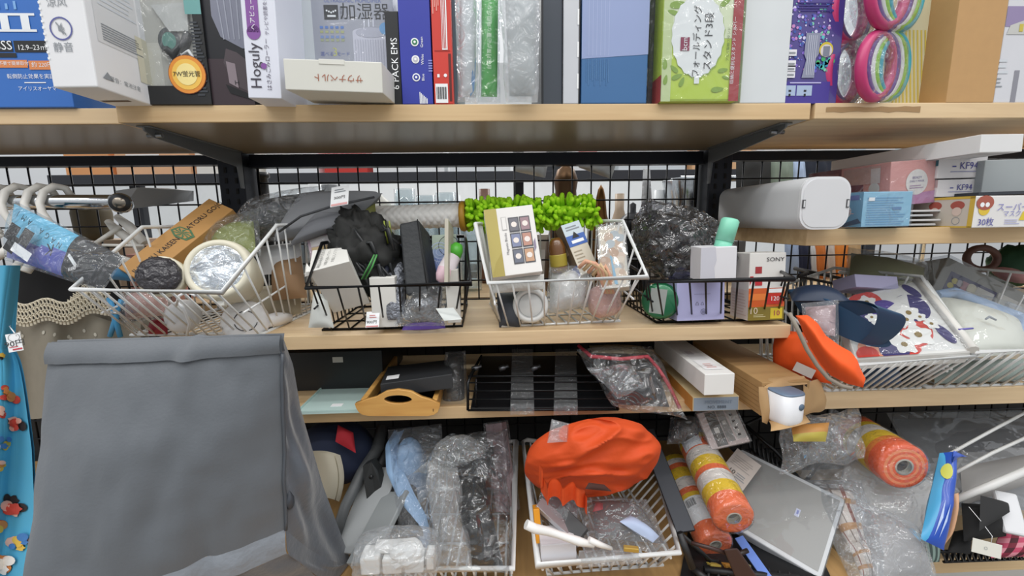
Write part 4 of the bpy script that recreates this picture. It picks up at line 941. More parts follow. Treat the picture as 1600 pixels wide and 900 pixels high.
tab = MB(); tab.prism([top[0] + V((-.004, 0, .0)), top[0] + V((.004, .004, .002)), top[0].lerp(top[3], .4) + V((-.006, 0, .0))], (-.003, 0, -.008), WC); c.mb.bm.free()
build('small_white_carton', 'white carton with lines of Japanese print on its tilted top', 'box', b, [('torn_tab', tab)])
c = Carton(face((486, 408, .06), (526, 400, .06), (480, 355, .07)), .04, mat('c7a9b8', .4)); c.rect('front', .12, .05, .9, .38, mat('d8b878', .45)).rect('front', .12, .4, .9, .66, mat('e4dcd8', .4)).lines('front', .2, .72, .8, .9, 2, mat('8a4a86', .5), .5).rect('front', .2, .12, .5, .26, mat('b87838', .5), 2)
c.wrap(.004, film(gloss=.2, haze=.05)); c.fin('pink_box', 'small mauve and yellow box in clear wrap behind the white carton')
BN = mat('1b1c1b', .7)
b = MB(); b.blob((580, 400, .06), ((.062, 0, 0), (0, .05, 0), (-.02, 0, .075)), BN, .42, 30, 7, 44, 30)
for k in range(26):
    rng = random.Random(k); p0 = P(rng.uniform(540, 600), rng.uniform(350, 430), .012 + rng.uniform(-.008, .01)); a = rng.uniform(-1, 1)
    b.tube([p0, p0 + V((.02 * math.cos(a), -.004, .02 * math.sin(a) - .012)), p0 + V((.035 * math.cos(a), 0, -.035))], .0028, mat('26282a', .4), 6)
cord = MB()
cords = [cord]
for k in range(3): cord.tube([P(565 + k * 3, 436, .0), P(576 + k * 3, 416, -.01), P(585 + k * 2, 398, .0)], .0016, mat('4f9a52' if k != 1 else '2c3a2c', .6), 6)
cord2 = MB()
for k in range(3): cord2.tube([P(600 + k * 4, 345, .02), P(603 + k * 4, 366, .02), P(606 + k * 4, 380, .03)], .0016, mat('8c9a3a' if k != 1 else '333822', .6), 6)
bag = MB(); bag.pouch([(540, 352, .09), (590, 358, .08), (586, 318, .1), (548, 322, .1)], .015, mat('6a6c34', .5), (10, 8), .005, 22, 9)
build('black_netting', 'bunched black netting with green cord strands', 'netting', b, [('cord', cord, (), 'green striped cord'), ('cord', cord2, (), 'olive striped cord'), ('olive_end', bag, (), 'olive fabric end')])
# open white box with grey foil, dark long case
b = MB(); A = [P(578, 476, -.03), P(618, 476, -.03), P(652, 396, .03), P(622, 380, .06)]
c = Carton(face((583, 512, 0.000), (622, 511, 0.000), (577, 434, -0.005)), .05, WC); c.fin('open_white_box', 'narrow white open box with grey foil pouch spilling out')
pa = MB(); pa.pouch([(606, 500, -0.005), (634, 500, 0.000), (632, 400, 0.045), (592, 436, 0.015)], .012, mat('8b8f98', .3, .5, bump=(120, .8)), (14, 22), .006, 30, 4)
dk = MB(); dk.pouch([(590, 436, 0.010), (602, 432, 0.010), (630, 380, 0.050), (618, 384, 0.050)], .006, mat('2c3146', .6), (6, 12), .001, 20, 1)
build('foil_pouch', 'grey crinkled foil pouch with a navy edge in the open white box', 'packet', pa, [('navy_edge', dk)])
CASE = mat('2b2e31', .55, bump=(90, .15))
fr_, nn = [(635, 447), (672, 447), (653, 344), (624, 350)], None
b = MB(); f4 = [P(634, 462, -0.015), P(671, 460, -0.020), P(654, 342, 0.030), P(623, 350, 0.030)]
bk = [P(652, 465, 0.040), P(690, 462, 0.010), P(672, 366, 0.070), P(640, 352, 0.080)]
b.hexa([f4[0], f4[1], bk[1], bk[0], f4[3], f4[2], bk[2], bk[3]], CASE, .004)
sm = MB(); sm.tube([f4[1].lerp(f4[0], .06) + V((0, -.001, 0)), f4[2].lerp(f4[3], .06) + V((0, -.001, 0))], .0012, mat('16181a', .6), 6)
build('long_black_case', 'long charcoal case standing tilted in the black basket', 'case', b, [('edge_seam', sm)])
c = Carton(face((678, 448, .035), (716, 446, .035), (664, 368, .06)), .012, mat('8fa2c9', .5)); c.rect('front', 0, .72, 1, 1, mat('a4b3a4', .5)).rect('front', .05, .0, .95, .55, mat('6f83bd', .5), 1)
for k in range(9): c.poly('front', ((.5, .06), (.08 + .1 * k, .52), (.10 + .1 * k, .52)), mat('b8c4e0', .5), 2)
for k in range(3): c.ring('front', .3, .66, .006 + .006 * k, .0075 + .006 * k, mat('b4c2e0', .5), 2)
c.ring('front', .68, .78, .019, .020, INK, 2); c.fin('doily_packet', 'periwinkle blue patterned flat packet behind the capped tube')
p0, p1 = P(688, 441, -0.020), P(717, 381, 0.020)
ax = (p1 - p0).normalized(); q = ax.to_track_quat('Z', 'Y').to_matrix().to_4x4(); q.translation = p0; L_ = (p1 - p0).length
b = MB(); b.lathe([(.0001, 0), (.009, .002), (.014, .012), (.016, L_ * .3), (.0142, L_ * .66)], [mat('e2c0cc', .3)] * 3 + [mat('e6dde2', .3)], 24)
cp = MB(); cp.lathe([(.0143, L_ * .66), (.0135, L_ * .85), (.009, L_ * .97), (.0001, L_)], mat('58b83e', .35), 24)
build('capped_tube', 'white and pink plastic tube with a bright green cap', 'tube', b, [('cap', cp, (), 'bright green cap')], q)
c = Carton(face((694, 446, -.055), (700, 446, -.055), (741, 342, -.03)), .09, mat('b9b4a4', .4), .0006); c.fin('card_sheet', 'grey card sheet leaning diagonally at the right of the black basket', 'card')
c = Carton(face((700, 505, -.02), (720, 504, -.02), (700, 422, -.02)), .02, mat('d4d2cc', .55)); c.fin('pale_box', 'pale narrow box behind the right end of the black basket front')
b = MB(); b.pouch([(620, 505, -0.005), (690, 506, -0.005), (690, 448, 0.015), (650, 452, 0.015)], .016, mat('8f9194', .2, .6, bump=(60, 1)), (18, 14), .010, 26, 7)
fm = MB(); fm.pouch([(614, 510, -0.015), (698, 509, -0.015), (698, 440, 0.010), (645, 446, 0.010)], .026, film(gloss=.35, haze=.06), (20, 16), .012, 28, 8); build('silver_pouch', 'silvery crumpled film pouch low in the black basket', 'packet', b, [('plastic_wrap', fm)])
b = MB(); b.pouch([(628, 516, -0.010), (696, 513, -0.010), (694, 502, 0.010), (632, 505, 0.010)], .012, mat('5b3f94', .4), (14, 6), .002, 24, 3); build('purple_packet', 'purple packet on the base of the black basket', 'packet', b)
tgc = Carton(face((571, 512, -0.015), (592, 511, -0.015), (578, 487, 0.000)), .0006, W_, 0); tgc.txt('front', .45, .32, .0075, '900円', INK).rect('front', .05, .02, .95, .1, mat('d88a8a', .5), 2).lines('front', .25, .6, .8, .85, 2, mat('d07a7a', .5), .4); tgc.fin('price_tag', 'white price tag reading 900 yen in the black basket', 'price tag')
tgc = Carton(face((694, 501, -.07), (722, 499, -.05), (700, 481, -.03)), .0006, mat('dfe4e2', .5), 0); tgc.fin('paper_slip', 'pale paper slip at the right foot of the black basket', 'paper')
b = MB(); b.pouch([(482, 512, -.01), (522, 512, -.01), (510, 462, .0), (490, 455, .0)], .01, mat('d8dcd8', .4), (10, 12), .004, 24, 6); build('white_leaflet', 'white folded leaflet at the left end of the black basket', 'paper', b)
# white quilted bolster and lime duster behind
p0, p1 = P(588, 341, .16), P(722, 336, .15); ax = (p1 - p0).normalized(); q = ax.to_track_quat('Z', 'Y').to_matrix().to_4x4(); q.translation = p0; L_ = (p1 - p0).length
b = MB(); WQ = mat('f3f2ee', .7)
def bol(u, v):
    a = 2 * math.pi * u; r = .024 + .0022 * abs(math.sin(8 * a / 2 + 38 * v)) * abs(math.sin(8 * a / 2 - 38 * v)) ** .5
    return V((r * math.cos(a), r * math.sin(a), v * L_))
b.grid(bol, 64, 90, WQ); b.lathe([(.0001, .0), (.024, .001)], WQ, 32); b.lathe([(.024, L_ - .001), (.0001, L_)], WQ, 32)
build('quilted_roll', 'white roll with a quilted diamond pattern behind the black basket', 'roll', b, M=q)
p0, p1 = P(724, 338, .14), P(935, 330, .12); ax = (p1 - p0).normalized(); q = ax.to_track_quat('Z', 'Y').to_matrix().to_4x4(); q.translation = p0; L_ = (p1 - p0).length
LIME = mat('a6e01c', .75, var=(60, .12))
b = MB(); b.lathe([(.0001, 0), (.014, 0.004), (.015, L_ - .01), (.0001, L_)], LIME, 20); rng = random.Random(5)
for k in range(430):
    a = rng.uniform(0, 2 * math.pi); z = rng.uniform(.008, L_ - .004); d = V((math.cos(a), math.sin(a), rng.uniform(-.35, .35))).normalized()
    s = V((.015 * math.cos(a), .015 * math.sin(a), z)); tg_ = V((-math.sin(a), math.cos(a), 0)) * rng.uniform(-.005, .005) + V((0, 0, rng.uniform(-.005, .005)))
    l = rng.uniform(.017, .027); b.tube([s, s + d * l * .55, s + d * l * .92 + tg_, s + d * l + tg_ * 1.2], [.0036, .0044, .0044, .0022], LIME, 6)
cp = MB(); cp.lathe([(.0001, -.006), (.030, -.006), (.032, .0), (.030, .006)], mat('b78a2c', .5), 28)
build('chenille_duster', 'bright lime green chenille duster roll with fluffy fingers', 'duster', b, [('end_disc', cp, (), 'mustard end disc')], q)
# ================================================================ centre white basket
c = Carton(face((770, 434, -.03), (848, 424, -.025), (757, 328, .01)), .045, mat('e3e0dd', .5)); ux = lambda px: (px - 763) / 84.0
c.rect('front', 0, 0, .25, 1, mat('b3a45c', .55), 1).poly('front', ((0, 0), (.25, 0), (.25, .35), (.1, .2)), mat('a89850', .55), 2)
for r_ in range(3):
    for k in range(2):
        cc = ('6d6c74', '9b7f86', '7f86a4', 'b98a7a', '6a6e7c', 'c49a7c')[r_ * 2 + k]
        c.rect('front', .46 + .225 * k, .15 + .235 * (2 - r_), .67 + .225 * k, .37 + .235 * (2 - r_), mat('4f4f55', .5), 2).rect('front', .478 + .225 * k, .168 + .235 * (2 - r_), .652 + .225 * k, .352 + .235 * (2 - r_), mat(cc, .4), 3).disc('front', .565 + .225 * k, .26 + .235 * (2 - r_), .0052, mat('e6dcd6', .4), 4, 14)
c.poly('front', ((.905, .3), (.95, .36), (.95, .5), (.905, .44)), mat('8a7f96', .5), 2)
c.txt('front', .37, .46, .0062, 'Magnetic Blocks', mat('55545a', .5), 90, 3).rect('front', .32, .66, .42, .86, mat('b9b6b4', .5), 2).rect('front', .33, .67, .41, .85, mat('e3e0dd', .5), 3)
c.fin('tile_box', 'white and olive box picturing six small square tiles')
b = MB(); b.pouch([(770, 458, .0), (850, 452, .0), (850, 428, .01), (772, 434, .01)], .012, mat('c9c8c4', .35, bump=(40, .8)), (16, 8), .005, 24, 4); build('grey_packet', 'crumpled pale packet under the tile box', 'packet', b)
b = MB(); b.pouch([(780, 512, .03), (815, 512, .03), (812, 455, .06), (776, 458, .06)], .018, mat('3a3d45', .6), (12, 12), .005, 20, 4); build('dark_pouch', 'dark pouch in the left corner of the centre basket', 'packet', b)
ctr = P(829, 477, 0.025); q = (V((-.06, -1, .12))).normalized().to_track_quat('Z', 'Y').to_matrix().to_4x4(); q.translation = ctr
b = MB(); JW = mat('dededc', .35); b.lathe([(.030, -.055), (.033, -.05), (.033, -.012)], JW, 36)
ld = MB(); ld.lathe([(.0001, .0), (.022, .0), (.0235, -.0015), (.025, .003), (.031, .003), (.0345, -.002), (.0345, -.012), (.033, -.013)], [mat('d4d4d2', .35), mat('aaaaa8', .4), mat('bdbdbb', .4)] + [mat('dcdcda', .35)] * 4, 40)
build('round_jar', 'white round jar lying with its lid facing out behind the wires', 'jar', b, [('lid', ld)], q)
b = MB(); b.pouch([(858, 490, 0.045), (912, 478, 0.045), (920, 420, 0.065), (862, 424, 0.065)], .03, mat('d8d6d2', .4, bump=(30, .7)), (18, 16), .01, 24, 2, pw=.4)
fm = MB(); fm.pouch([(852, 492, 0.040), (918, 480, 0.040), (926, 412, 0.050), (858, 418, 0.050)], .04, film(gloss=.3, haze=.12), (22, 18), .012, 28, 2, pw=.4); build('wrapped_white_bag', 'bulging white item twisted in clear film at the front of the centre basket', 'bag', b, [('plastic_wrap', fm)])
p0, p1 = P(922, 490, -.01), P(962, 452, .02)
b = MB(); b.blob((944, 470, .04), ((.030, 0, .006), (0, .026, 0), (-.004, 0, .030)), mat('d9aaa0', .6, bump=(80, .6)), .06, 26, 3, power=3); fm = MB(); fm.blob((944, 468, .036), ((.034, 0, .006), (0, .03, 0), (-.004, 0, .036)), film(gloss=.3, haze=.06), .1, 30, 3)
build('pink_roll', 'salmon pink fabric roll in clear film', 'roll', b, [('plastic_wrap', fm)])
b = MB(); BE = mat('cfb48c', .6)
for k in range(5): b.tube([P(905 + 7 * k, 418 + 4 * k, -.02), P(915 + 8 * k, 408 + 2 * k, -.03), P(930 + 6 * k, 412 + 5 * k, -.03), P(938 + 4 * k, 432 + 3 * k, -.02), P(946 + 3 * k, 458, -.015)], .0034, BE if k % 2 else mat('d8a488', .6), 8)
build('twisted_straps', 'beige and peach twisted straps draped over the pink roll', 'straps', b)
ctr = P(875, 425, .06); b = MB(); b.lathe([(.016, 0), (.017, .01), (.017, .05), (.013, .062), (.008, .068), (.0001, .068)], mat('6a4420', .25, coat=.5), 24)
lb = MB(); lb.lathe([(.0172, .012), (.0173, .034)], mat('b89a3c', .3, .5), 24, arc=.5, M=Matrix.Rotation(math.pi, 4, 'Z')); M_ = Matrix.Translation(ctr) @ Matrix.Rotation(math.radians(-8), 4, 'Y')
lb = MB(); lb.lathe([(.0171, .012), (.0173, .014), (.0173, .034), (.0171, .036)], mat('a8963c', .35), 24); build('amber_bottle', 'small amber brown bottle behind the tile box', 'bottle', b, [('label_band', lb)], M_)
c = Carton(face((908, 430, .03), (936, 420, .04), (904, 344, .07)), .035, mat('d3cab8', .5)); c.rect('front', 0, .72, 1, 1, mat('c9d6de', .5)).rect('front', 0, .55, 1, .76, mat('3a62b0', .45), 2).rect('front', .2, .6, .85, .66, W_, 3).poly('front', ((.3, .7), (.5, .82), (.7, .7)), INK, 4).lines('front', .1, .1, .6, .5, 6, mat('a89a84', .5), .3).rect('left', 0, 0, 1, 1, mat('6a5a4a', .5)).rect('left', .1, .45, .6, .7, mat('b4a08c', .5), 2).rect('left', 0, 0, 1, .2, mat('3a5aa8', .5), 2)
c.lines('front', .15, .86, .9, .96, 2, GREYP, .5); c.fin('figure_box', 'beige and blue printed box leaning beside the clear case')
c = Carton(face((940, 452, -.02), (983, 448, -.035), (953, 352, .03)), .022, mat('c9c3b8', .35)); c.rect('front', .08, .05, .92, .95, mat('d3c6b2', .4), 1)
rng = random.Random(6)
for k in range(40): c.disc('front', rng.uniform(.15, .85), rng.uniform(.12, .85), rng.uniform(.004, .010), mat(rng.choice(['c4a890', 'd4bca8', 'b89478', 'b0b8bc', 'd8c8b4', 'b4a698', 'c8b49c']), .4), 2 + .02 * k, 9)
c.poly('front', ((.5, .05), (.62, .05), (.45, .5), (.4, .5)), mat('7fb0cc', .4), 4); c.wrap(.003, film(gloss=.16, haze=.04, bump=(12, .3))); c.fin('clear_case', 'clear plastic case holding a mottled picture, leaning at the basket right')
# ================================================================ right black basket
ctr = P(1030, 470, 0.020); q = (V((-.55, -1, .2))).normalized().to_track_quat('Z', 'Y').to_matrix().to_4x4(); q.translation = ctr
b = MB(); GT = mat('1c6a44', .3, .3, coat=.4); b.lathe([(.0001, 0), (.030, 0), (.034, -.003), (.034, -.014), (.036, -.015), (.036, -.018), (.034, -.019), (.034, -.034), (.030, -.037), (.0001, -.037)], GT, 36)
lbp = MB(); lbp.poly([(-.018, -.024, .0006), (.010, -.026, .0006), (.014, .022, .0006), (-.016, .024, .0006)], mat('9a9f9c', .5)); build('green_tin', 'dark green round tin standing on edge in the black basket', 'tin', b, [('paper_label', lbp)], q)
c = Carton(face((1058, 502, 0.010), (1132, 499, 0.010), (1056, 440, 0.015)), .06, mat('b7b8e2', .5)); c.ring('front', .55, .22, .0048, .0056, mat('5a5a74', .5), 2).rect('front', .52, .19, .58, .25, mat('8a8aae', .5), 2).txt('front', .47, .42, .008, '凸 ♺', mat('5a5a74', .5)).rect('front', .35, .66, .7, .67, mat('8a8aae', .5), 2)
c.fin('lilac_box', 'pale lilac box behind the wires of the right black basket')
c = Carton(face((1094, 440, -.04), (1150, 438, -.045), (1093, 387, -.04)), .05, mat('dedde2', .5)); c.poly('front', ((0, 0), (.42, 0), (.38, .4), (.44, .62), (.4, 1), (0, 1)), mat('c8c8d2', .5)); c.fin('white_wave_box', 'white box with a wavy grey side under the mint bottle')
p0, p1 = P(1127, 392, -.02), P(1142, 341, -.02); ax = (p1 - p0).normalized(); q = ax.to_track_quat('Z', 'Y').to_matrix().to_4x4(); q.translation = p0; L_ = (p1 - p0).length
b = MB(); b.lathe([(.0001, 0), (.013, .0), (.0145, .003), (.0148, L_ * .3)], mat('7fd0b4', .35), 24); cp = MB(); cp.lathe([(.0155, L_ * .3), (.0155, L_ * .93), (.012, L_ * .99), (.0001, L_)], mat('8ad8bc', .35), 24)
build('mint_bottle', 'mint green round-ended bottle poking up beside the grey bin', 'bottle', b, [('cap', cp)], q)
BB = mat('161517', .4)
def peak(p, x, y, z):
    return p + V((-.012, 0, .022)) * max(0, 1 - abs(x + .55) * 2.2) * max(0, z) + V((0, 0, -.02)) * max(0, x - .3) * max(0, z)
b = MB(); b.blob((1062, 392, .085), ((.078, 0, -.01), (0, .055, 0), (-.015, 0, .064)), BB, .20, 13, 15, 56, 40, ridge=.8, fn=peak)
fm = MB(); fm.blob((1068, 385, .075), ((.090, 0, -.008), (0, .062, 0), (-.012, 0, .070)), film('c8c8cc', gloss=.36, haze=.015, rough=.03, bump=(34, .8)), .26, 17, 15, 30, 20, ridge=.9, fn=peak, smooth=False)
cd_ = MB(); cd_.poly([P(1000, 345, -.04) + V(o) for o in ((.0, 0, .012), (.03, .01, -.014), (.028, .01, -.018), (-.008, 0, .0))], mat('8f6f8c', .4)); build('black_bundle', 'big black bundle in glossy crinkled film', 'bag', b, [('plastic_wrap', fm)])
c = Carton(face((1168, 501, 0.000), (1224, 499, 0.000), (1167, 396, 0.005)), .06, mat('e4e2de', .45)); ux_ = None
c.txt('front', .70, .90, .0108, 'SONY', INK, 0, 3, 1.2).rect('front', 0, .0, 1, .2, mat('8a7a34', .4), 1).rect('front', 0, .2, 1, .48, mat('d4622c', .4), 1).rect('front', 0, .30, 1, .40, mat('e8823c', .4), 2).rect('front', .5, .24, .95, .40, mat('c8342c', .4), 3).txt('front', .72, .32, .012, '120', W_, 0, 4).rect('front', .5, .41, .95, .47, W_, 3)
c.rect('front', .62, .02, .95, .18, mat('e0c83a', .4), 2).txt('front', .78, .10, .014, '10', mat('a82c5c', .4), 0, 4).rect('front', .16, .52, .36, .62, mat('c03038', .4), 2).rect('front', .16, .70, .34, .80, mat('a8383c', .4), 2).txt('front', .14, .14, .018, '10', mat('e8d8c0', .4), 0, 3).lines('front', .15, .05, .5, .1, 2, mat('d8cfa0', .4), .4)
c.poly('front', ((.02, .52), (.12, .66), (.02, .66)), mat('c03038', .4), 2); c.rect('left', 0, 0, 1, .45, mat('ddd2cc', .4), 1).lines('left', .1, .06, .95, .42, 8, mat('cdb8ae', .4), .35)
c.fin('video_cassette_pack', 'white and orange tape pack with red figures at the right end of the black basket')
# ================================================================ right bay, upper board
GB = mat('b3b4b6', .5)
M_, W0, H0 = stand(1246, 1322, 276, -.035, ZR1)
def rrect(w, h, r, n=8):
    o = []
    for cx, cz, a0 in ((w - r, h - r, 0), (r, h - r, 90), (r, r, 180), (w - r, r, 270)):
        for k in range(n + 1):
            a = math.radians(a0 + 90 * k / n); o.append((cx + r * math.cos(a), cz + r * math.sin(a)))
    return o
b = MB(); b.prism([V((x, .004, z)) for x, z in rrect(W0, H0, .024)], (0, .27, 0), GB, True)
ld = MB(); ld.prism([V((x, -.002, z)) for x, z in rrect(W0, H0, .026)], (0, .006, 0), mat('dcdde0', .45), False)
ld.prism([V((.004 + x, -.0032, .004 + z)) for x, z in rrect(W0 - .008, H0 - .008, .023)], (0, .0013, 0), mat('d4d5d8', .45), False)
sl = MB()
for x in (.0025, W0 - .0075): sl.box((x, -.0042, H0 * .41), (x + .005, -.0025, H0 * .57), mat('4a4b4e', .5)); sl.box((x + .0015, -.0046, H0 * .43), (x + .0042, -.004, H0 * .55), mat('d4d5d8', .45))
build('storage_bin', 'light grey rounded bin lying on its side with its pale lid facing out', 'bin', b, [('lid', ld, [('latch', sl)])], M_)
c = Carton(face((1345, 355, -.03), (1421, 353, -.02), (1345, 300, -.03)), .07, mat('8fc3de', .4))
c.lines('front', .08, .06, .9, .88, 12, mat('6a9fc8', .4), .35, 2, .45, 4).rect('front', .6, .48, .78, .56, mat('5a86b4', .4), 3).rect('front', .1, .74, .22, .84, W_, 3)
c.rect('left', 0, 0, 1, 1, mat('5d93b4', .4)).rect('left', .1, .78, .9, .92, mat('54609c', .4), 2).disc('left', .55, .45, .011, mat('d8dade', .4), 2).poly('left', ((.2, .0), (.9, .25), (1, .12), (.5, 0)), mat('2c4a6a', .4), 2).lines('left', .3, .38, .8, .52, 3, mat('c8a4a4', .4), .5, 3)
c.wrap(.0015, film(gloss=.14, haze=.03, bump=(30, .5))); c.fin('mask_box', 'sky blue printed mask box in clear wrap at the front of the right board')
# flat white packets stack under the pink box
for k in range(4):
    x0, y0 = (1392 + 6 * k, 354 - 6 * k); dx = (0, 8, -4, 10)[k]
    c = Carton(face((1398 + dx, 353.5 - 7.2 * k, .0 + .004 * k), (1462 + dx, 352.5 - 7.2 * k, .01 + .004 * k), (1398 + dx, 350.0 - 7.2 * k, .0 + .004 * k)), .1, mat('d6d6d6' if k % 2 else 'c4c6c8', .5), .001)
    c.rect('front', 0, 0, 1, .18, mat('55585c', .6)); c.fin('flat_packet', ('lowest', 'second lowest', 'third', 'topmost')[k] + ' flat white packet of the small stack beside the sky blue mask box', 'packet', 'flat white packets under the pink mask box')
PK = mat('d99a94', .4)
c = Carton(face((1389, 322, .03), (1459, 316, .035), (1391, 253, .03)), .20, PK)
c.poly('front', ((0, 0), (1, 0), (1, .28), (0, .2)), mat('bb82ac', .4)).disc('front', .58, .5, .024, mat('e2ddd8', .4), 2, sx=.95).txt('front', .58, .60, .0065, 'BEADY', mat('6a5a94', .5), 0, 3).txt('front', .58, .52, .0055, 'DAILY MASK', mat('6a5a94', .5), 0, 3).lines('front', .42, .36, .74, .46, 2, mat('a98aa8', .5), .4, 3)
c.rect('left', 0, 0, .45, 1, mat('7d3b44', .4)).rect('left', .12, .05, .42, .9, mat('9c5a5a', .4), 2).rect('left', .48, .05, .72, .55, mat('7a3f50', .4), 2).rect('left', .48, .55, .9, .95, mat('c8a098', .4), 2).disc('left', .84, .42, .012, mat('d8d4d2', .4), 3).rect('left', .8, .55, .9, .9, mat('d8c8c4', .4), 3)
c.wrap(.0015, film(gloss=.12, haze=.03, bump=(30, .5))); c.fin('mask_box', 'salmon pink mask box with a pale round badge on its end')
for k, (y0, y1, x0, x1) in enumerate(((308, 281, 1463, 1530), (279, 243, 1464, 1540))):
    c = Carton(face((x0, y0, .03), (x1, y0 - 2, .035), (x0 + 2, y1, .03)), .19, mat('dcd9da', .45)); c.txt('front', .62, .52, .0155 + .003 * k, 'KF94', mat('4a4a94', .5)).rect('front', .28, .48, .36, .54, mat('4a4a94', .5), 2).rect('front', .25, .26, .8, .3, mat('9a9ab8', .5), 2)
    c.rect('left', 0, .55, 1, 1, mat('3a6f7c' if k else 'b9a4a6', .4)); c.fin('mask_box', ('white mask box marked KF94, lower of the pair', 'white mask box marked KF94, upper of the pair')[k], 'box', 'white KF94 mask boxes')
c = Carton(face((1518, 356, -.035), (1640, 354, -.03), (1524, 306, -.035)), .115, mat('e6e4e2', .4))
c.disc('front', .12, .58, .011, mat('e0c040', .45), 2).disc('front', .12, .78, .013, mat('a85a4a', .45), 2.5, sx=1.3).disc('front', .085, .72, .0042, W_, 3).disc('front', .15, .72, .0042, W_, 3)
c.txt('front', .48, .62, .016, 'スーパー', mat('8a8ac4', .5), 0, 3).txt('front', .48, .42, .012, 'マスク', mat('8a8ac4', .5), 0, 3).txt('front', .16, .16, .016, '30枚', mat('4a4a9c', .5), 0, 3).poly('front', ((.58, .22), (.70, .22), (.66, .5), (.62, .5)), mat('e0c83a', .45), 2).lines('front', .4, .1, .6, .28, 3, mat('b4b4d4', .5), .4).disc('front', .86, .5, .012, mat('e8d86a', .45), 2)
c.rect('left', 0, 0, 1, 1, mat('cac2b6', .4)).rect('left', 0, 0, 1, .05, mat('d0b048', .4), 2).rect('left', 0, .92, 1, 1, mat('d0b048', .4), 2).rect('left', .93, 0, 1, 1, mat('d0b048', .4), 2)
for u in (.42, .76): c.disc('left', u, .72, .008, mat('a8564a', .45), 2, sx=1.5).disc('left', u, .52, .008, mat('d8c4b8', .45), 3)
c.ring('left', .76, .22, .006, .007, GREYP, 2); c.fin('mask_box', 'white and yellow mask box with round faces at the right edge')
c = Carton(face((1533, 302, .02), (1650, 298, .02), (1545, 250, .02)), .2, mat('a4aaac', .5)); c.fin('grey_carton', 'plain grey carton between the KF94 boxes and the right edge')
c = Carton(face((1529, 305.5, -.01), (1660, 301, -.01), (1529, 300.5, -.01)), .2, mat('2c3038', .6), .0005); c.fin('dark_tray', 'thin dark slab under the plain grey carton', 'tray')
c = Carton(face((1531, 238.5, -.05), (1597, 237, -.04), (1531, 210, -.05)), .29, mat('e2e2e2', .45), .001)
c.rect('bottom', .05, .05, .95, .95, mat('c8c8c8', .6)); c.fin('white_long_box', 'long white flat box lying on top of the mask boxes')
# ================================================================ right bay, wide baskets
basket('wide white wire basket holding the floral pack and orange cap', (1338, 570, -.095), (1522, 557, -.095), (1222, 484, .06), (1440, 432, .07), PZ(1293, 612, ZR2), PZ(1436, 607, ZR2), WWIRE, 12, 9, .24, .003, .0021)
basket('wide white wire basket at the right edge under the white pillow pack', (1525, 550, -.10), (1760, 540, -.10), (1448, 440, .07), (1640, 430, .07), PZ(1447, 607, ZR2), PZ(1660, 600, ZR2), WWIRE, 12, 9, .24, .003, .0021)
DW = mat('4a4744', .4, .4)
basket('dark wire basket at the back of the right bay holding a lilac box', (1246, 432, .16), (1440, 470, .10), (1262, 425, .20), (1460, 455, .18), P(1262, 486, .18), P(1430, 520, .12), DW, 14, 5, .1)
# floral pack
FP = Carton(face((1338, 556, -.075), (1517, 552, -.10), (1318, 462, .05)), .03, mat('dddcd8', .45))
M_, W0, H0 = FP.M, FP.W, FP.H
fb = MB()
A, B, Cc, D = P(1336, 560, -.07), P(1520, 548, -.10), P(1432, 438, .08), P(1306, 468, .08)
def fl_(u, v): return (A * (1 - u) * (1 - v) + B * u * (1 - v) + Cc * u * v + D * (1 - u) * v)
nr = (B - A).cross(D - A).normalized()
fb.hexa([A - nr * .03, B - nr * .03, Cc - nr * .03, D - nr * .03, A, B, Cc, D], mat('dcdbd7', .45), .004)
fp = MB(); cols = dict(r='d0463c', p='4b3a8e', n='39356e', w='ecebe6', o='e09a7c', g='8a7440', l='d4c04a')
def spot(u, v, r, c, lift, rot=0, el=1, star=None): fp.patch(fl_, u, v, r, r * 1.15 * el, mat(cols[c], .4), lift, 22, rot=rot, star=star)
def clipq(): pass
for (u, v, r, c, l) in ((.58, .34, .22, 'r', .0008), (.40, .17, .22, 'r', .0009), (.18, .12, .13, 'o', .0011), (.36, .07, .13, 'n', .0012), (.12, .04, .10, 'r', .0013), (.30, .80, .20, 'r', .0008), (.22, .66, .18, 'n', .001), (.46, .62, .17, 'p', .0012), (.74, .62, .18, 'n', .0009)): spot(u, v, r, c, l)
for (u, v, ro) in ((.86, .86, .4), (.88, .22, .2)):
    fp.patch(fl_, u, v, .05, .13, mat(cols['n'], .4), .0012, 18, rot=ro)
for (u, v, r) in ((.68, .55, .10), (.62, .46, .08), (.55, .50, .07), (.38, .28, .105), (.64, .24, .12), (.47, .13, .10), (.20, .24, .09), (.32, .82, .10), (.30, .57, .06), (.82, .36, .06), (.76, .47, .055)):
    spot(u, v, r, 'w', .0016, .3, 1, (5, .2)); spot(u, v, r * .28, 'g', .0022)
rm = MB(); rm.tube([B + nr * .002, Cc + nr * .002], .008, mat('d6d4ce', .4), 8)
fm = MB(); fm.pouch([A + nr * .006, B + nr * .006, Cc + nr * .006, D + nr * .006], .010, film(gloss=.12, haze=.03, bump=(24, .5)), (20, 16), .003, 22, 3, back=None)
build('floral_pack', 'white flat pack printed with red, purple and white flowers', 'packet', fb, [('flower_print', fp, (), 'red and purple flower print'), ('hem', rm), ('plastic_wrap', fm)])
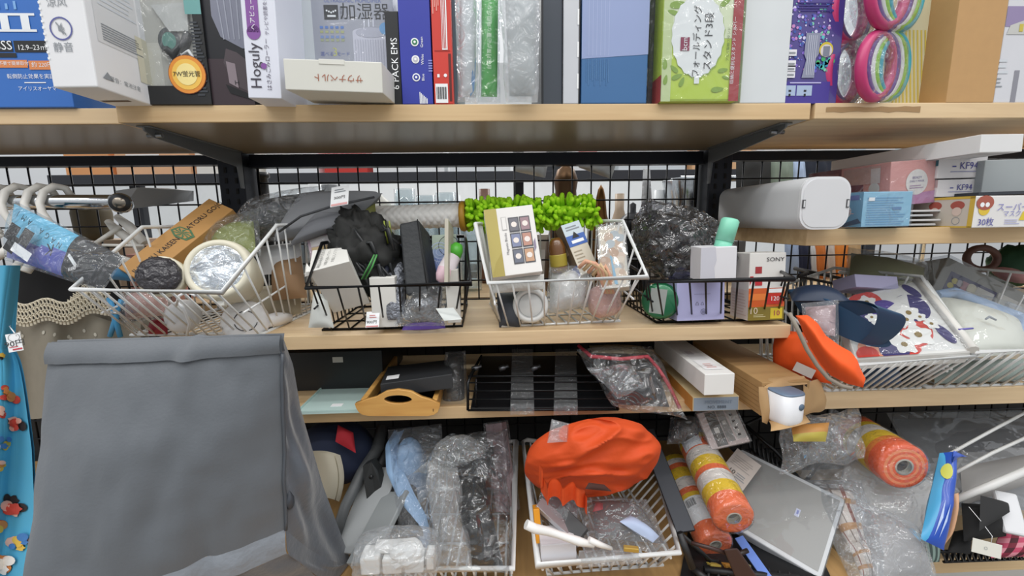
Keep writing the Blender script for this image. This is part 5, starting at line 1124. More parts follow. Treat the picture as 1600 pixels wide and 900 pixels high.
# white pillow pack with blue edging
b = MB(); PW = mat('dcdcd0', .6)
q4 = [P(1482, 552, -.07), P(1592, 545, -.06), P(1590, 510, .02), P(1462, 462, .06)]
A, B, Cc, D = P(1505, 560, -.06), P(1600, 552, -.05), P(1592, 498, .05), P(1462, 462, .07)
b.pouch([A, B, P(1590, 502, .06), D], .03, PW, (20, 16), .004, 12, 3, pw=.35)
ed = MB(); ed.tube([D, D.lerp(P(1500, 455, .09), .7), P(1594, 500, .05), P(1592, 545, -.04)], .0105, mat('a4bcdc', .5), 10)
mk = MB(); mk.tube([P(1498, 515, -.065), P(1508, 514, -.066), P(1520, 513, -.064)], .0018, mat('6a62b4', .5), 5); mk.tube([P(1540, 499, -.03), P(1546, 495, -.03), P(1556, 500, -.03)], .0018, GREYP, 5)
fm = MB(); fm.pouch([P(1500, 566, -.075), P(1600, 558, -.07), P(1600, 490, .04), P(1456, 452, .06)], .045, film(gloss=.16, haze=.04, bump=(14, .6)), (24, 18), .006, 16, 5, pw=.35)
build('pillow_pack', 'cream white padded pack with pale blue edging in clear film', 'packet', b, [('blue_edging', ed, (), 'pale blue edging'), ('print_mark', mk), ('plastic_wrap', fm)])
c = Carton(face((1455, 455, .17), (1610, 530, .12), (1462, 392, .19)), .09, mat('8b8a84', .5), .002)
c.rect('front', .08, .05, .55, .70, mat('2c2c62', .45)).disc('front', .15, .5, .007, mat('c8bc5c', .5), 2).disc('front', .13, .35, .007, mat('c8bc5c', .5), 2).disc('front', .32, .5, .012, mat('d4ceb8', .5), 2).rect('front', .22, .08, .28, .6, mat('b07a86', .5), 2).rect('front', .36, .2, .53, .62, mat('d0cdc6', .5), 3).rect('front', .56, .1, .85, .72, mat('c9c6c0', .5), 2).rect('front', .65, .25, .69, .55, GREYP, 3).disc('front', .2, .5, .008, mat('b4b0b8', .5), 2)
c.wrap(.004, film(gloss=.14, haze=.10, bump=(10, .6))); c.fin('toy_box', 'grey box with a navy printed panel tilted behind the pillow pack')
b = MB(); b.pouch([P(1325, 455, .14), P(1440, 470, .12), P(1445, 418, .2), P(1330, 395, .22)], .03, mat('8f9066', .5), (18, 14), .006, 16, 4)
fm = MB(); fm.pouch([P(1318, 458, .13), P(1446, 474, .11), P(1450, 410, .19), P(1325, 386, .21)], .04, film(gloss=.14, haze=.08, bump=(12, .6)), (20, 14), .006, 16, 6); build('olive_green_bag', 'olive green bag in film at the back of the right bay', 'bag', b, [('plastic_wrap', fm)])
c = Carton(face((1338, 448, .07), (1405, 452, .07), (1336, 428, .08)), .06, mat('b4b0d0', .5)); c.fin('lilac_carton', 'lilac carton lying in the dark wire basket')
b = MB(); b.tube([P(1534 + 24 * math.cos(a), 404 + 17 * math.sin(a), .24) for a in [k * math.pi / 12 for k in range(24)]], .008, mat('6a4a42', .6), 10, closed=True); build('brown_ring', 'brown ring standing behind the grey toy box', 'ring', b)
b = MB(); b.blob((1585, 415, .25), ((.055, 0, 0), (0, .04, 0), (0, 0, .05)), mat('1f4a30', .7), .2, 16, 3); build('green_bundle', 'dark green bundle at the back right edge', 'bundle', b)
b = MB(); b.blob((1580, 430, .18), ((.03, 0, -.012), (0, .03, 0), (0, 0, .014)), mat('b98a8c', .6), .15, 20, 3); build('pink_knit', 'dusty pink lump above the grey toy box at the right edge', 'bundle', b)
# navy slippers
NV = mat('2b4c6b', .45)
b = MB()
A, B = P(1245, 475, .0), P(1382, 510, -.05)
def sole(u, v):
    p = P(1240, 470, .05).lerp(P(1372, 520, -.07), u); w = .052 * math.sin(math.pi * min(1, max(0, .12 + u * .86))) ** .5
    q = (v - .5) * 2; return p + V((-.25 * q * w, .55 * q * w * 0.6, .9 * q * w * .75))
pts = [sole(u / 20, 0) for u in range(21)] + [sole(u / 20, 1) for u in range(20, -1, -1)]
b.prism(pts, V((.004, -.016, -.006)), NV)
st = MB()
def strap(u, v):
    p0, p1 = sole(.62 + .30 * (v), 0.0), sole(.62 + .22 * v, 1.0)
    p = p0.lerp(p1, u); return p + V((.0, -.055, .035)) * math.sin(math.pi * u) ** .7 + V((0, -.014, 0))
st.grid(strap, 18, 10, NV); st.grid(lambda u, v: strap(u, v) - V((0, -.005, .004)), 18, 10, NV, flip=True)
build('navy_slipper', 'navy blue slide sandal lying in the right white basket', 'sandal', b, [('strap', st)])
b = MB(); b.pouch([P(1238, 470, .02), P(1330, 470, -.02), P(1300, 452, .05), P(1232, 455, .07)], .02, mat('26344c', .5), (14, 8), .002, 14, 2); build('navy_sandal_heel', 'dark navy heel of the second sandal behind the strap', 'sandal', b)
# orange cap over the basket rim
OR = mat('ee5a1c', .75, var=(30, .04))
b = MB()
outl = [(1243, 493), (1262, 492), (1278, 505), (1290, 524), (1312, 540), (1330, 550), (1340, 563), (1349, 590), (1345, 604), (1325, 600), (1305, 590), (1290, 572), (1272, 545), (1256, 518)]
def capf(u, v):
    n = 7; L = outl[:8]; R_ = [outl[0]] + outl[:7:-1]
    def along(S, t):
        k = min(len(S) - 2, int(t * (len(S) - 1))); f = t * (len(S) - 1) - k; return (S[k][0] * (1 - f) + S[k + 1][0] * f, S[k][1] * (1 - f) + S[k + 1][1] * f)
    a, c = along(L, v), along(R_, v); x, y = a[0] * (1 - u) + c[0] * u, a[1] * (1 - u) + c[1] * u
    return P(x, y, -.07 - .075 * v - .03 * math.sin(math.pi * u) * (math.sin(math.pi * v) ** .6))
b.grid(capf, 16, 30, OR); b.grid(lambda u, v: capf(u, v) + V((.004, .016 * math.sin(math.pi * v), -.002)), 16, 30, OR, flip=True)
pi_ = MB(); pi_.tube([P(x - 3, y + 1, -.10 - .06 * k / 7) for k, (x, y) in enumerate([(1236, 488), (1250, 515), (1264, 545), (1280, 570), (1297, 590), (1318, 602), (1335, 606)])], .0035, mat('8c8478', .6), 8)
cr = MB(); cr.pouch([P(1206, 585, .05), P(1300, 600, -.045), P(1262, 520, -.035), P(1212, 515, .06)], .03, OR, (14, 14), .008, 20, 3)
build('sports_hat', 'bright neon orange cap hanging over the white basket rim', 'hat', cr, [('brim', b), ('piping', pi_, (), 'grey brown piping')])
b = MB(); b.pouch([P(1262, 520, -.03), P(1305, 525, -.06), P(1306, 476, -.02), P(1258, 480, .0)], .016, mat('b89a9c', .5), (10, 10), .004, 24, 3)
fm = MB(); fm.pouch([P(1258, 535, -.04), P(1311, 540, -.07), P(1310, 468, -.02), P(1252, 474, .0)], .025, film(gloss=.28, haze=.1), (14, 14), .007, 26, 3); build('pink_film_packet', 'pinkish grey packet in shiny film between orange cap and sandal', 'packet', b, [('plastic_wrap', fm)])
tgc = Carton(face((1238, 578, -.03), (1268, 592, -.05), (1234, 560, -.02)), .0006, mat('a9a19a', .6), 0); tgc.fin('blank_tag', 'blank grey tag beneath the orange cap', 'price tag')
for k, (q4, cl, lb) in enumerate((([P(1345, 604, .0), P(1410, 600, .0), P(1400, 572, .03), P(1350, 575, .03)], '3f5878', 'denim blue folded thing low in the wide white basket'), ([P(1410, 600, .0), P(1450, 598, .0), P(1440, 566, .04), P(1400, 570, .03)], '2a2b2c', 'black folded thing low in the wide white basket'), ([P(1460, 600, .0), P(1600, 594, .0), P(1600, 560, .03), P(1460, 565, .03)], '93a09a', 'pale greenish bag filling the right edge basket'))):
    b = MB(); b.pouch(q4, .022, mat(cl, .6), (14, 10), .006, 22, k + 2); build('folded_cloth', lb, 'cloth', b)
# ================================================================ lower board of the centre bay
DK = mat('1c1d1f', .4); DK2 = mat('2c2e31', .45)
def PB(px, py, z): return PZ(px, py, z)
def tray(name, label, bl, br, depth, h, t, m, inner=None, Z=ZL):
    """open tray: front bottom edge bl..br on height Z"""
    a, b_ = PZ(*bl, Z), PZ(*br, Z); W = (b_ - a).length; u = (b_ - a).normalized(); n = V((-u.y, u.x, 0))
    M = Matrix((u, n, V((0, 0, 1)))).transposed().to_4x4(); M.translation = a
    mb = MB(); mb.box((0, 0, 0), (W, depth, t), inner or m)
    for p, q in (((0, 0, t), (W, t, h)), ((0, depth - t, t), (W, depth, h)), ((0, t, t), (t, depth - t, h)), ((W - t, t, t), (W, depth - t, h))): mb.box(p, q, m)
    return mb, M, W
mb, M_, W0 = tray('x', '', (440, 612), (600, 607), .2, .085, .004, mat('1e2022', .4)); c_ = Carton((M_, W0, .085), .2, mat('1e2022', .4))
c_.rect('front', .52, .72, .62, .86, mat('b8b4ac', .5), 2); c_.fin('black_box', 'black lidded box behind the mint tray on the lower board')
mb, M_, W0 = tray('x', '', (462, 648), (590, 644), .13, .006, .0025, mat('c0dcd8', .15, coat=.6), mat('c8e2de', .12, coat=.6))
st = MB(); st.box((W0 * .36, .025, .0027), (W0 * .5, .038, .0031), W_)
build('glass_tray', 'pale mint glassy tray with a small white sticker', 'tray', mb, [('sticker', st)], M_)
c = Carton(face((597, 607, .0), (703, 594, .0), (602, 590, .01)), .2, DK2, .001)
A = [P(594, 612, -.005), P(706, 600, -.005), P(706, 580, -.003), P(600, 586, -.003)]
b = MB(); up = [P(594, 600, -.02), P(707, 584, -.02)]
z0 = V((0, 0, -.028)); back = [P(700, 562, .10), P(606, 573, .10)]
b.hexa([up[0] + z0, up[1] + z0, back[0] + z0, back[1] + z0, up[0], up[1], back[0], back[1]], DK2, .0015); c.mb.bm.free()
lb = MB(); e1 = (up[1] - up[0]); e2 = (back[1] - up[0]); o = up[0] + e1 * .06 + e2 * .15 + V((0, 0, .001)); lb.poly([o, o + e1 * .18, o + e1 * .18 + e2 * .22, o + e2 * .22], W_)
build('dark_grey_box', 'dark grey flat box with a white label lying on the wooden tray', 'box', b, [('label', lb)])
# wooden tray with cut-out handle
WD = wood('c08b48', 'd6a860', (3, 22, 22), .35)
a, b_ = P(560, 649, -.045), P(684, 651, -.045); M_, W0, _ = face((558, 650, -.045), (686, 650, -.045), (558, 610, -.045)); H0 = .055
ol = [(0, .010), (.012, .0), (W0 - .012, .0), (W0, .010), (W0 + .002, .026), (W0 * .80, .034), (W0 * .66, .046), (W0 * .5, .0495), (W0 * .36, .046), (W0 * .22, .034), (-.004, .026)]
b = MB(); hole = [(W0 * .5 + .025 * math.cos(t), .031 + .0085 * math.sin(t)) for t in [k * math.pi / 10 for k in range(20)]]
# panel with a real hole: bridge outline and hole ring
n = 60
def rad(pts, t):
    dx, dz = math.cos(t), math.sin(t); best = None; cx, cz = W0 * .5, .031
    for i in range(len(pts)):
        x1, z1 = pts[i][0] - cx, pts[i][1] - cz; x2, z2 = pts[(i + 1) % len(pts)][0] - cx, pts[(i + 1) % len(pts)][1] - cz
        den = dx * (z2 - z1) - dz * (x2 - x1)
        if abs(den) < 1e-12: continue
        s = (x1 * (z2 - z1) - z1 * (x2 - x1)) / den; k = (x1 * dz - z1 * dx) / den
        if s > 0 and -1e-6 <= k <= 1 + 1e-6: best = s if best is None else min(best, s)
    return (cx + dx * best, cz + dz * best)
R0 = [rad(hole, 2 * math.pi * k / n) for k in range(n)]; R1 = [rad(ol, 2 * math.pi * k / n) for k in range(n)]
for y, fl2 in ((0, False), (.009, True)):
    A = [b.bm.verts.new((x, y, z)) for x, z in R0]; B = [b.bm.verts.new((x, y, z)) for x, z in R1]
    b.faces([b.bm.faces.new((A[k], A[(k + 1) % n], B[(k + 1) % n], B[k])[::-1 if fl2 else 1]) for k in range(n)], WD)
    if y == 0: A0, B0 = A, B
b.faces([b.bm.faces.new((B0[k], B0[(k + 1) % n], B[(k + 1) % n], B[k])) for k in range(n)], WD, True); b.faces([b.bm.faces.new((A0[k], A[k], A[(k + 1) % n], A0[(k + 1) % n])) for k in range(n)], WD, True)
sd = []
for x in (.004, W0 - .014):
    s = MB(); s.box((x, .009, .0), (x + .010, .26, .028), WD, .002); sd.append(('side_rail', s))
bs = MB(); bs.box((.012, .009, .0), (W0 - .012, .26, .006), mat('3a2f24', .5)); sd.append(('tray_base', bs))
dw = MB()
for x in (W0 * .93, ):
    for z in (.010, .013): dw.lathe([(.0012, 0), (.0001, .0004)], mat('6a4a22', .6), 8, Matrix.Translation((x, -.0002, z)) @ Matrix.Rotation(math.pi / 2, 4, 'X'))
sd.append(('peg', dw))
build('wooden_tray', 'honey coloured wooden tray with an oval cut-out handle', 'tray', b, sd, M_)
b = MB(); b.pouch([P(690, 640, .03), P(726, 636, .03), P(724, 550, .1), P(700, 552, .1)], .02, mat('2a2520', .4), (12, 16), .006, 20, 3); fm = MB(); fm.pouch([P(684, 642, .02), P(730, 638, .02), P(728, 548, .09), P(696, 550, .09)], .03, film(gloss=.2, haze=.05), (14, 16), .008, 22, 3); build('dark_wrapped_item', 'dark brown item in film between the tray and the black wire rack', 'packet', b, [('plastic_wrap', fm)])
# black wire rack with clear straps
zt = ZL; fl0, fr0 = P(732, 641, -.03), P(966, 640, -.03); W0 = (fr0 - fl0).length
b = MB(); b.hexa([P(735, 643, -.02), P(965, 642, -.02), P(955, 583, .18), P(745, 583, .18), P(735, 637, -.02), P(962, 636, -.02), P(905, 555, .22), P(752, 556, .22)], mat('101114', .35), .002)
wi = MB(); RW = mat('1a1b1d', .25, .6)
for k, (py, y) in enumerate(((641, -.03), (624, -.032), (611, -.03), (598, -.02), (588, -.005))):
    wi.tube([P(731, py, y), P(966 - k * 9, py - 1, y)], .0022 if k in (0, 4) else .0015, RW, 6)
wi.tube([P(731, 641, -.03), P(731, 598, -.02), P(736, 586, -.005), P(752, 556, .2)], .0026, RW, 8); wi.tube([P(966, 640, -.03), P(962, 630, -.03), P(930, 586, -.005), P(902, 552, .2)], .0026, RW, 8)
wi.tube([P(744, 636, -.02), P(744, 592, -.01)], .002, RW, 6)
scs = []
for px in (738, 780, 830):
    sc_ = MB(); scs.append(('hinge_screw', sc_)); sc_.lathe([(.0001, 0), (.0055, 0), (.0055, .012), (.0035, .013), (.0035, .02), (.0001, .02)], mat('6d6f72', .3, .9), 14, Matrix.Translation(P(px, 577, .05)) @ Matrix.Rotation(math.radians(70), 4, 'Y'))
stp = []
for x0, x1 in ((800, 832), (868, 900)):
    s = MB()
    def sf(u, v, x0=x0, x1=x1):
        y = 545 + 103 * v; x = x0 + (x1 - x0) * u + 6 * v * (u - .5); Y = .20 - .235 * min(1, v * 1.15)
        return P(x, y, Y - .008) + V((0, -.002 * math.sin(u * 22), 0))
    s.grid(sf, 16, 24, film(gloss=.22, haze=.10, bump=(60, .8))); stp.append(('clear_strap', s))
build('folding_rack', 'folded black wire rack wrapped with two clear film straps', 'rack', b, [('rack_wires', wi), *scs] + stp)
# clear bag with black and red
b = MB(); b.pouch([P(965, 632, -.01), P(1046, 636, -.02), P(1020, 556, .06), P(912, 548, .08)], .03, mat('1b1b1d', .5), (20, 16), .008, 16, 3)
pa = MB(); pa.pouch([P(925, 552, .04), P(1012, 552, .03), P(1005, 541, .1), P(920, 540, .1)], .008, mat('b8a888', .6), (10, 5), .001, 20, 2)
rd = MB(); rd.tube([P(904, 540, .05), P(924, 557, .015), P(970, 561, .0), P(1012, 557, .005), P(1028, 575, .0), P(1045, 602, -.01), P(1062, 638, -.03)], .0035, mat('c23848', .5), 8)
fm = MB(); fm.pouch([P(958, 636, -.05), P(1074, 655, -.06), P(1018, 540, .05), P(900, 546, .04)], .038, film(gloss=.28, haze=.02, bump=(26, 1)), (30, 24), .012, 18, 5, wav=.006)
fm2 = MB(); fm2.pouch([P(964, 622, -.06), P(1008, 600, -.06), P(985, 570, -.01), P(918, 576, -.01)], .012, film(gloss=.34, haze=.04, bump=(30, 1)), (20, 14), .010, 24, 8, wav=.006)
build('black_zip_bag', 'black bag with red piping inside a crumpled clear film bag', 'bag', b, [('paper_header', pa), ('red_piping', rd, (), 'red piping'), ('plastic_wrap', fm), ('film_flap', fm2)])
# boxes lying towards the viewer
def longbox(name, label, fl, fr, h_px, back_l, m, Yf, Yb, deco=None, parts=()):
    a, b_, t = P(*fl, Yf), P(*fr, Yf), P(fl[0] - 1, fl[1] - h_px, Yf); k = P(*back_l, Yb)
    u = b_ - a; W = u.length; u.normalize(); H = t.z - a.z; d = k - t; d.z = 0; D = d.length; d.normalize()
    M = Matrix((u, d, V((0, 0, 1)))).transposed().to_4x4(); M.translation = a
    c = Carton((M, W, H), D, m, .0012)
    if deco: deco(c)
    c.parts += list(parts); c.fin(name, label)
def dz(c): c.rect('top', .2, .3, .8, .55, mat('d2d2d4', .5)).rect('top', .3, .42, .55, .5, mat('b0aab0', .5), 2).rect('top', .2, .08, .8, .28, mat('e8e8ea', .5), 2).lines('top', .35, .12, .7, .22, 3, mat('d4a8a4', .5), .4, 3)
longbox('white_long_carton', 'long white carton pointing out over the blue-grey box', (1100, 618), (1146, 615), 33, (1025, 537), mat('e4e4e2', .45), -.07, .19, dz)
def dn_(c): c.rect('front', .02, .04, .98, .96, mat('8a98a8', .5)).txt('front', .52, .28, .0085, 'NO. 8888', mat('46505c', .5), 0, 3).txt('front', .55, .62, .0095, 'MOVEMENT', mat('76869a', .5), 0, 3).rect('left', 0, 0, 1, 1, mat('c9873a', .5))
longbox('blue_grey_box', 'flat box with a blue-grey end and orange sides under the white carton', (1082, 643), (1152, 637), 22, (1040, 580), mat('c8b48c', .55), -.035, .14, dn_)
KR = mat('b08d5e', .7, var=(30, .05))
def dk_(c):
    c.rect('front', .06, .1, .94, .92, mat('3a2c1c', .8)).lines('left', .02, .1, .98, .9, 6, mat('957349', .7), .12, 1, 0)
longbox('kraft_carton', 'long brown cardboard carton with a torn open end', (1188, 650), (1262, 645), 52, (1078, 545), KR, -.07, .2, dk_)
tf = MB()
for q4 in ([P(1190, 606, -.075), P(1262, 600, -.075), P(1256, 588, -.05), P(1196, 590, -.05)], [P(1254, 650, -.075), P(1290, 640, -.03), P(1284, 590, -.02), P(1256, 600, -.075)], [P(1190, 660, -.09), P(1200, 662, -.08), P(1196, 606, -.08), P(1184, 604, -.09)], [P(1205, 672, -.12), P(1268, 660, -.11), P(1258, 648, -.08), P(1200, 655, -.08)]):
    tf.pouch(q4, .006, mat('b8966a', .7), (10, 8), .004, 26, 3, wav=.004)
build('torn_cardboard', 'torn brown cardboard flaps around the white gadget', 'cardboard', tf)
M_, W0, H0 = face((1199, 656, -.115), (1249, 650, -.115), (1197, 608, -.115))
b = MB(); b.lathe([(.0001, 0), (.021, .0), (.0235, .003), (.0245, .010), (.0245, .054)], mat('e6e8ec', .35), 40, power=3.2); tp_ = MB(); tp_.lathe([(.0246, .054), (.0235, .0565), (.022, .057), (.0001, .0572)], mat('6d8199', .4), 40, power=3.2)
ey = MB(); ey.lathe([(.0001, .0), (.0058, 0), (.0058, .001), (.0001, .0012)], mat('5f7388', .4), 24, Matrix.Translation((.0085, -.0242, .034)) @ Matrix.Rotation(math.radians(90), 4, 'X'))
build('white_gadget', 'white rounded gadget with a slate blue top and dot', 'gadget', b, [('top_cap', tp_, (), 'slate blue top'), ('button', ey, (), 'slate blue dot')], Matrix.Translation(P(1224, 657, -.09)) @ Matrix.Rotation(math.radians(12), 4, 'Z'))
# ================================================================ big grey fabric bag, bottom left
GF = mat('5c6167', .55, sheen=.3, var=(5, .04), bump=(260, .06)); GF2 = mat('545a63', .42, sheen=.4, bump=(40, .25))
b = MB()
TL, TR = P(80, 534, -.23), P(440, 523, -.205)
BL, BR = P(32, 965, -.33), P(446, 828, -.205)
def fr_(u, v):
    top = TL.lerp(TR, u); bot = BL.lerp(BR, u); p = top.lerp(bot, v)
    s = math.sin(math.pi * u); f = 0
    f -= .030 * s ** .8 * math.sin(math.pi * min(1, v * .9)) ** .8            # slack belly
    d = abs(u - .60 - .03 * v); f -= .010 * math.exp(-(d / .05) ** 2) * math.exp(-((v - .10) / .16) ** 2)
    f += .012 * math.exp(-((u - .70 + .05 * v) / .045) ** 2) * max(0, v - .55) ** .7 * 1.3
    f += .008 * math.exp(-(((u - .52) + .35 * (v - .6)) / .06) ** 2) * math.exp(-((v - .65) / .25) ** 2)
    f += .004 * noise.noise(V((u * 6, v * 6, 1.3))) + .0015 * noise.noise(V((u * 18, v * 9, 4)))
    return p + V((0, f, 0))
b.grid(fr_, 60, 60, GF)
BKD = .30
def rear(u, v): return (TL.lerp(TR, u) + V((-.012 * u, .012, -.004))).lerp(BL.lerp(BR, u) + V((-.02 * u, .13, 0)), v)
b.grid(rear, 20, 20, GF, flip=True)
def lf_(u, v): return fr_(0, v).lerp(rear(0, v), u)
b.grid(lf_, 8, 40, GF2)
hm = MB()
def hem(u, v):
    p = TL.lerp(TR, u).lerp(fr_(u, .085), v); return p + V((0, -.004 - .003 * math.sin(math.pi * v) - .004 * math.exp(-((u - .62) / .05) ** 2), .003 * math.exp(-((u - .62) / .03) ** 2) * (1 - v)))
hm.grid(hem, 60, 8, GF); hm.grid(lambda u, v: hem(u, v) + V((0, .012, 0)), 60, 8, GF, flip=True)
side = MB()
ST, SB, SK = P(441, 555, -.20), P(553, 885, -.06), BR
def sd_(u, v):
    front = fr_(1, .085 + .915 * v); path = [P(441, 524, -.19), P(458, 570, -.17), P(470, 640, -.15), P(505, 760, -.11), P(551, 884, -.05)]
    bk_ = lerpoly(path, v); p = front.lerp(bk_, u)
    f = .018 * math.sin(math.pi * u) * (.4 + .6 * v) * noise.noise(V((u * 3, v * 4.5, 7))) + .010 * math.sin(math.pi * u) * math.sin(v * 9 + u * 5) * v
    return p + V((f, -f * .6 - .012 * math.sin(math.pi * u), 0))
side.grid(sd_, 24, 50, GF2)
sk = MB()
def skf(u, v):
    a = fr_(u, 1.0); d = V((.0, -.004, -.036)); p = a + d * v; return p + V((0, -.003 * math.sin(math.pi * v) + .002 * v * noise.noise(V((u * 20, v * 3, 2))), 0))
sk.grid(skf, 50, 6, mat('7d838b', .5, sheen=.3, bump=(60, .3)))
lo = MB()
def lof(u, v):
    a = skf(u, 1.0); end = V((a.x + .02, -.12 - .14 * (1 - u), ZD + .004)); p = a.lerp(end, v); c2 = lerpoly([P(551, 884, -.05), P(560, 1000, -.05)], v)
    p = p.lerp(c2, max(0, u - .9) * 0); return p + V((0, .012 * (1 - v) * noise.noise(V((u * 7, v * 4, 3))), 0))
lo.grid(lof, 40, 14, GF2)
lo2 = MB(); EB = P(551, 884, -.05)
def lo2f(u, v):
    L0 = lerpoly([fr_(1, 1.0), skf(1, 1.0), lof(1, 1.0)], v); R0_ = sd_(1, 1.0).lerp(V((EB.x + .012, -.04, ZD + .004)), v)
    S0 = sd_(u, 1.0) - sd_(0, 1.0).lerp(sd_(1, 1.0), u)
    return L0.lerp(R0_, u) + S0 * (1 - v) + V((0, -1, .4)) * (.012 * math.sin(math.pi * u) * math.sin(math.pi * v))
lo2.grid(lo2f, 24, 14, GF2)
st_ = MB(); st_.tube([fr_(1, .09 + .91 * k / 20) + V((.001, -.0015, 0)) for k in range(21)], .0024, mat('4c5158', .5), 6)
kn = MB(); kn.blob((452, 782, -.20), ((.006, 0, 0), (0, .006, 0), (0, 0, .013)), mat('3a3e45', .5), .3, 12, 2, 14, 10)
build('fabric_hamper', 'big dark grey fabric hamper bag filling the bottom left', 'bag', b, [('hem', hm), ('side_panel', side), ('base_band', sk, (), 'lighter grey band along the base'), ('lower_skirt', lo), ('side_skirt', lo2), ('edge_seam', st_), ('toggle', kn)])
# ================================================================ bottom deck: two floor baskets
basket('white wire basket on the deck holding pale blue and clear film packs', (570, 891, -.16), (801, 888, -.16), (640, 722, .15), (806, 690, .15), PZ(592, 908, ZD), PZ(798, 906, ZD), WWIRE, 13, 14, .27, .0042, .0022)
basket('white wire basket on the deck under the orange bag', (841, 884, -.16), (1061, 863, -.155), (817, 690, .18), (1020, 712, .17), PZ(856, 899, ZD), PZ(1034, 884, ZD), WWIRE, 12, 14, .30, .0042, .0022)
# left end, behind the hamper
NVY = mat('1d2740', .8, var=(40, .1))
b = MB(); b.blob((528, 705, .08), ((.075, 0, -.02), (0, .06, 0), (.015, 0, .062)), NVY, .10, 14, 4)
rp = MB(); rp.pouch([P(524, 690, .012), P(556, 708, .012), P(552, 676, .03), P(528, 664, .035)], .010, mat('a8202c', .8), (10, 8), .002, 20, 2)
build('soft_hat', 'navy blue soft hat with a red patch behind the grey hamper', 'hat', b, [('red_patch', rp, (), 'red patch')])
b = MB()
def brim(u, v):
    x = 488 + 42 * u + 6 * math.sin(math.pi * v); y = 708 + 70 * v - 8 * u + 14 * u * u
    return P(x - 6 * (1 - u) * (1 - v), y, -.005 - .03 * math.sin(math.pi * u) * .6 + .01 * v)
b.grid(brim, 16, 14, mat('cfc8b4', .8)); b.grid(lambda u, v: brim(u, v) + V((0, .006, 0)), 16, 14, mat('cfc8b4', .8), flip=True)
se = MB(); se.tube([brim(.86, k / 10) + V((0, -.001, 0)) for k in range(11)], .0009, mat('a89f88', .8), 5); build('peaked_hat', 'cream hat peak poking out beside the grey hamper', 'hat', b, [('stitching', se)])
GP = mat('a4a8aa', .5)
c = Carton(face((520, 862, -.06), (572, 868, -.10), (574, 730, .06)), .012, GP, .002); c.fin('flat_board', 'pale grey flat board leaning beside the hamper', 'board')
c = Carton(face((540, 880, -.12), (580, 880, -.15), (590, 770, .0)), .010, mat('8f9496', .5), .002); c.fin('flat_board', 'shorter grey board in front, against the bottom left white basket', 'board')
b = MB(); b.prism([P(567, 728, .01), P(580, 722, .01), P(590, 735, .01), P(597, 765, .0), P(598, 782, -.005), P(588, 794, -.005), P(574, 785, -.005), P(569, 755, .0)], (.004, .016, 0), mat('2a2c2d', .45))
b.lathe([(.0001, .0), (.004, .0), (.004, .002), (.0001, .0025)], mat('17181a', .3), 12, Matrix.Translation(P(580, 745, .004)) @ Matrix.Rotation(math.radians(90), 4, 'X'))
build('plastic_clamp', 'dark rounded plastic clamp at the left rim of the bottom basket', 'clamp', b)
b = MB(); b.tube([P(597, 668, .12), P(590, 700, .08), P(565, 740, .03), P(540, 790, -.02), P(520, 850, -.05)], [.012, .014, .012, .010, .010], mat('55585a', .5), 10); b.tube([P(612, 672, .13), P(600, 715, .08), P(582, 760, .02)], [.010, .012, .008], mat('3c3e40', .5), 10); build('folded_stand', 'dark grey folded stand legs slanting behind the panel', 'stand', b)
b = MB(); b.pouch([P(602, 838, -.08), P(662, 838, -.10), P(648, 745, .03), P(610, 745, .04)], .025, mat('141416', .6), (14, 16), .004, 14, 2); build('black_pouch', 'black pouch standing in the bottom left basket', 'bag', b)
LB = mat('8fb0d4', .4)
b = MB(); b.blob((646, 735, .03), ((.026, .01, .004), (0, .03, .0), (-.012, 0, .068)), LB, .03, 10, 2, 30, 22, power=2.3)
ed = MB()
def edge(u, v):
    p = lerpoly([P(622, 676, .06), P(610, 700, .03), P(614, 740, -.01), P(632, 780, -.05), P(652, 815, -.08), P(668, 868, -.11)], v); w_ = .010 + .006 * math.sin(math.pi * v)
    return p + V(((u - .5) * 2 * w_, .010 * (u - .5) ** 2 * 4, 0))
ed.grid(edge, 8, 30, LB); ed.grid(lambda u, v: edge(u, v) + V((0, .004, 0)), 8, 30, LB, flip=True)
fm = MB(); fm.pouch([P(625, 860, -.11), P(700, 860, -.12), P(690, 662, .06), P(606, 672, .06)], .03, film(gloss=.24, haze=.05), (20, 26), .010, 20, 4, smooth=False)
build('blue_scoop', 'pale blue curved plastic scoop in clear film', 'scoop', b, [('scoop_rim', ed), ('plastic_wrap', fm)])
# big clear bag with black cloth
b = MB(); b.pouch([P(738, 893, -.15), P(788, 890, -.15), P(756, 745, -.03), P(706, 742, -.02)], .03, mat('121213', .7), (16, 24), .008, 18, 5)
b2 = MB(); b2.pouch([P(690, 735, .0), P(775, 745, .0), P(770, 690, .05), P(700, 700, .05)], .02, mat('3c3c3e', .7), (16, 10), .008, 22, 5)
fm = MB(); fm.pouch([P(672, 893, -.165), P(800, 896, -.17), P(795, 672, .03), P(660, 690, .03)], .035, film('eceef0', gloss=.26, haze=.02, bump=(22, 1.0)), (26, 34), .016, 14, 7, wav=.012, smooth=False)
fm2 = MB(); fm2.pouch([P(675, 890, -.17), P(738, 893, -.175), P(715, 730, -.06), P(668, 725, -.06)], .02, film('f0f2f2', gloss=.30, haze=.16, bump=(26, 1.0)), (20, 26), .016, 22, 9, wav=.008, smooth=False, back=None)
fm3 = MB(); fm3.pouch([P(642, 745, -.06), P(735, 722, -.06), P(770, 690, .0), P(700, 682, .0)], .02, film('f0f2f2', gloss=.34, haze=.08, bump=(30, 1.0)), (20, 14), .014, 26, 11, wav=.01, smooth=False)
build('clear_garment_bag', 'large crumpled clear plastic bag with black clothing inside', 'bag', b, [('grey_cloth', b2), ('plastic_bag', fm), ('crumpled_front', fm2), ('crumpled_top', fm3)])
c = Carton(face((775, 800, .02), (802, 800, .0), (770, 662, .08)), .02, mat('b89a9c', .5)); c.wrap(.003, film(gloss=.2, haze=.06)); c.fin('pink_folder', 'dusty pink folder in film at the right rim of the bottom left basket', 'folder')
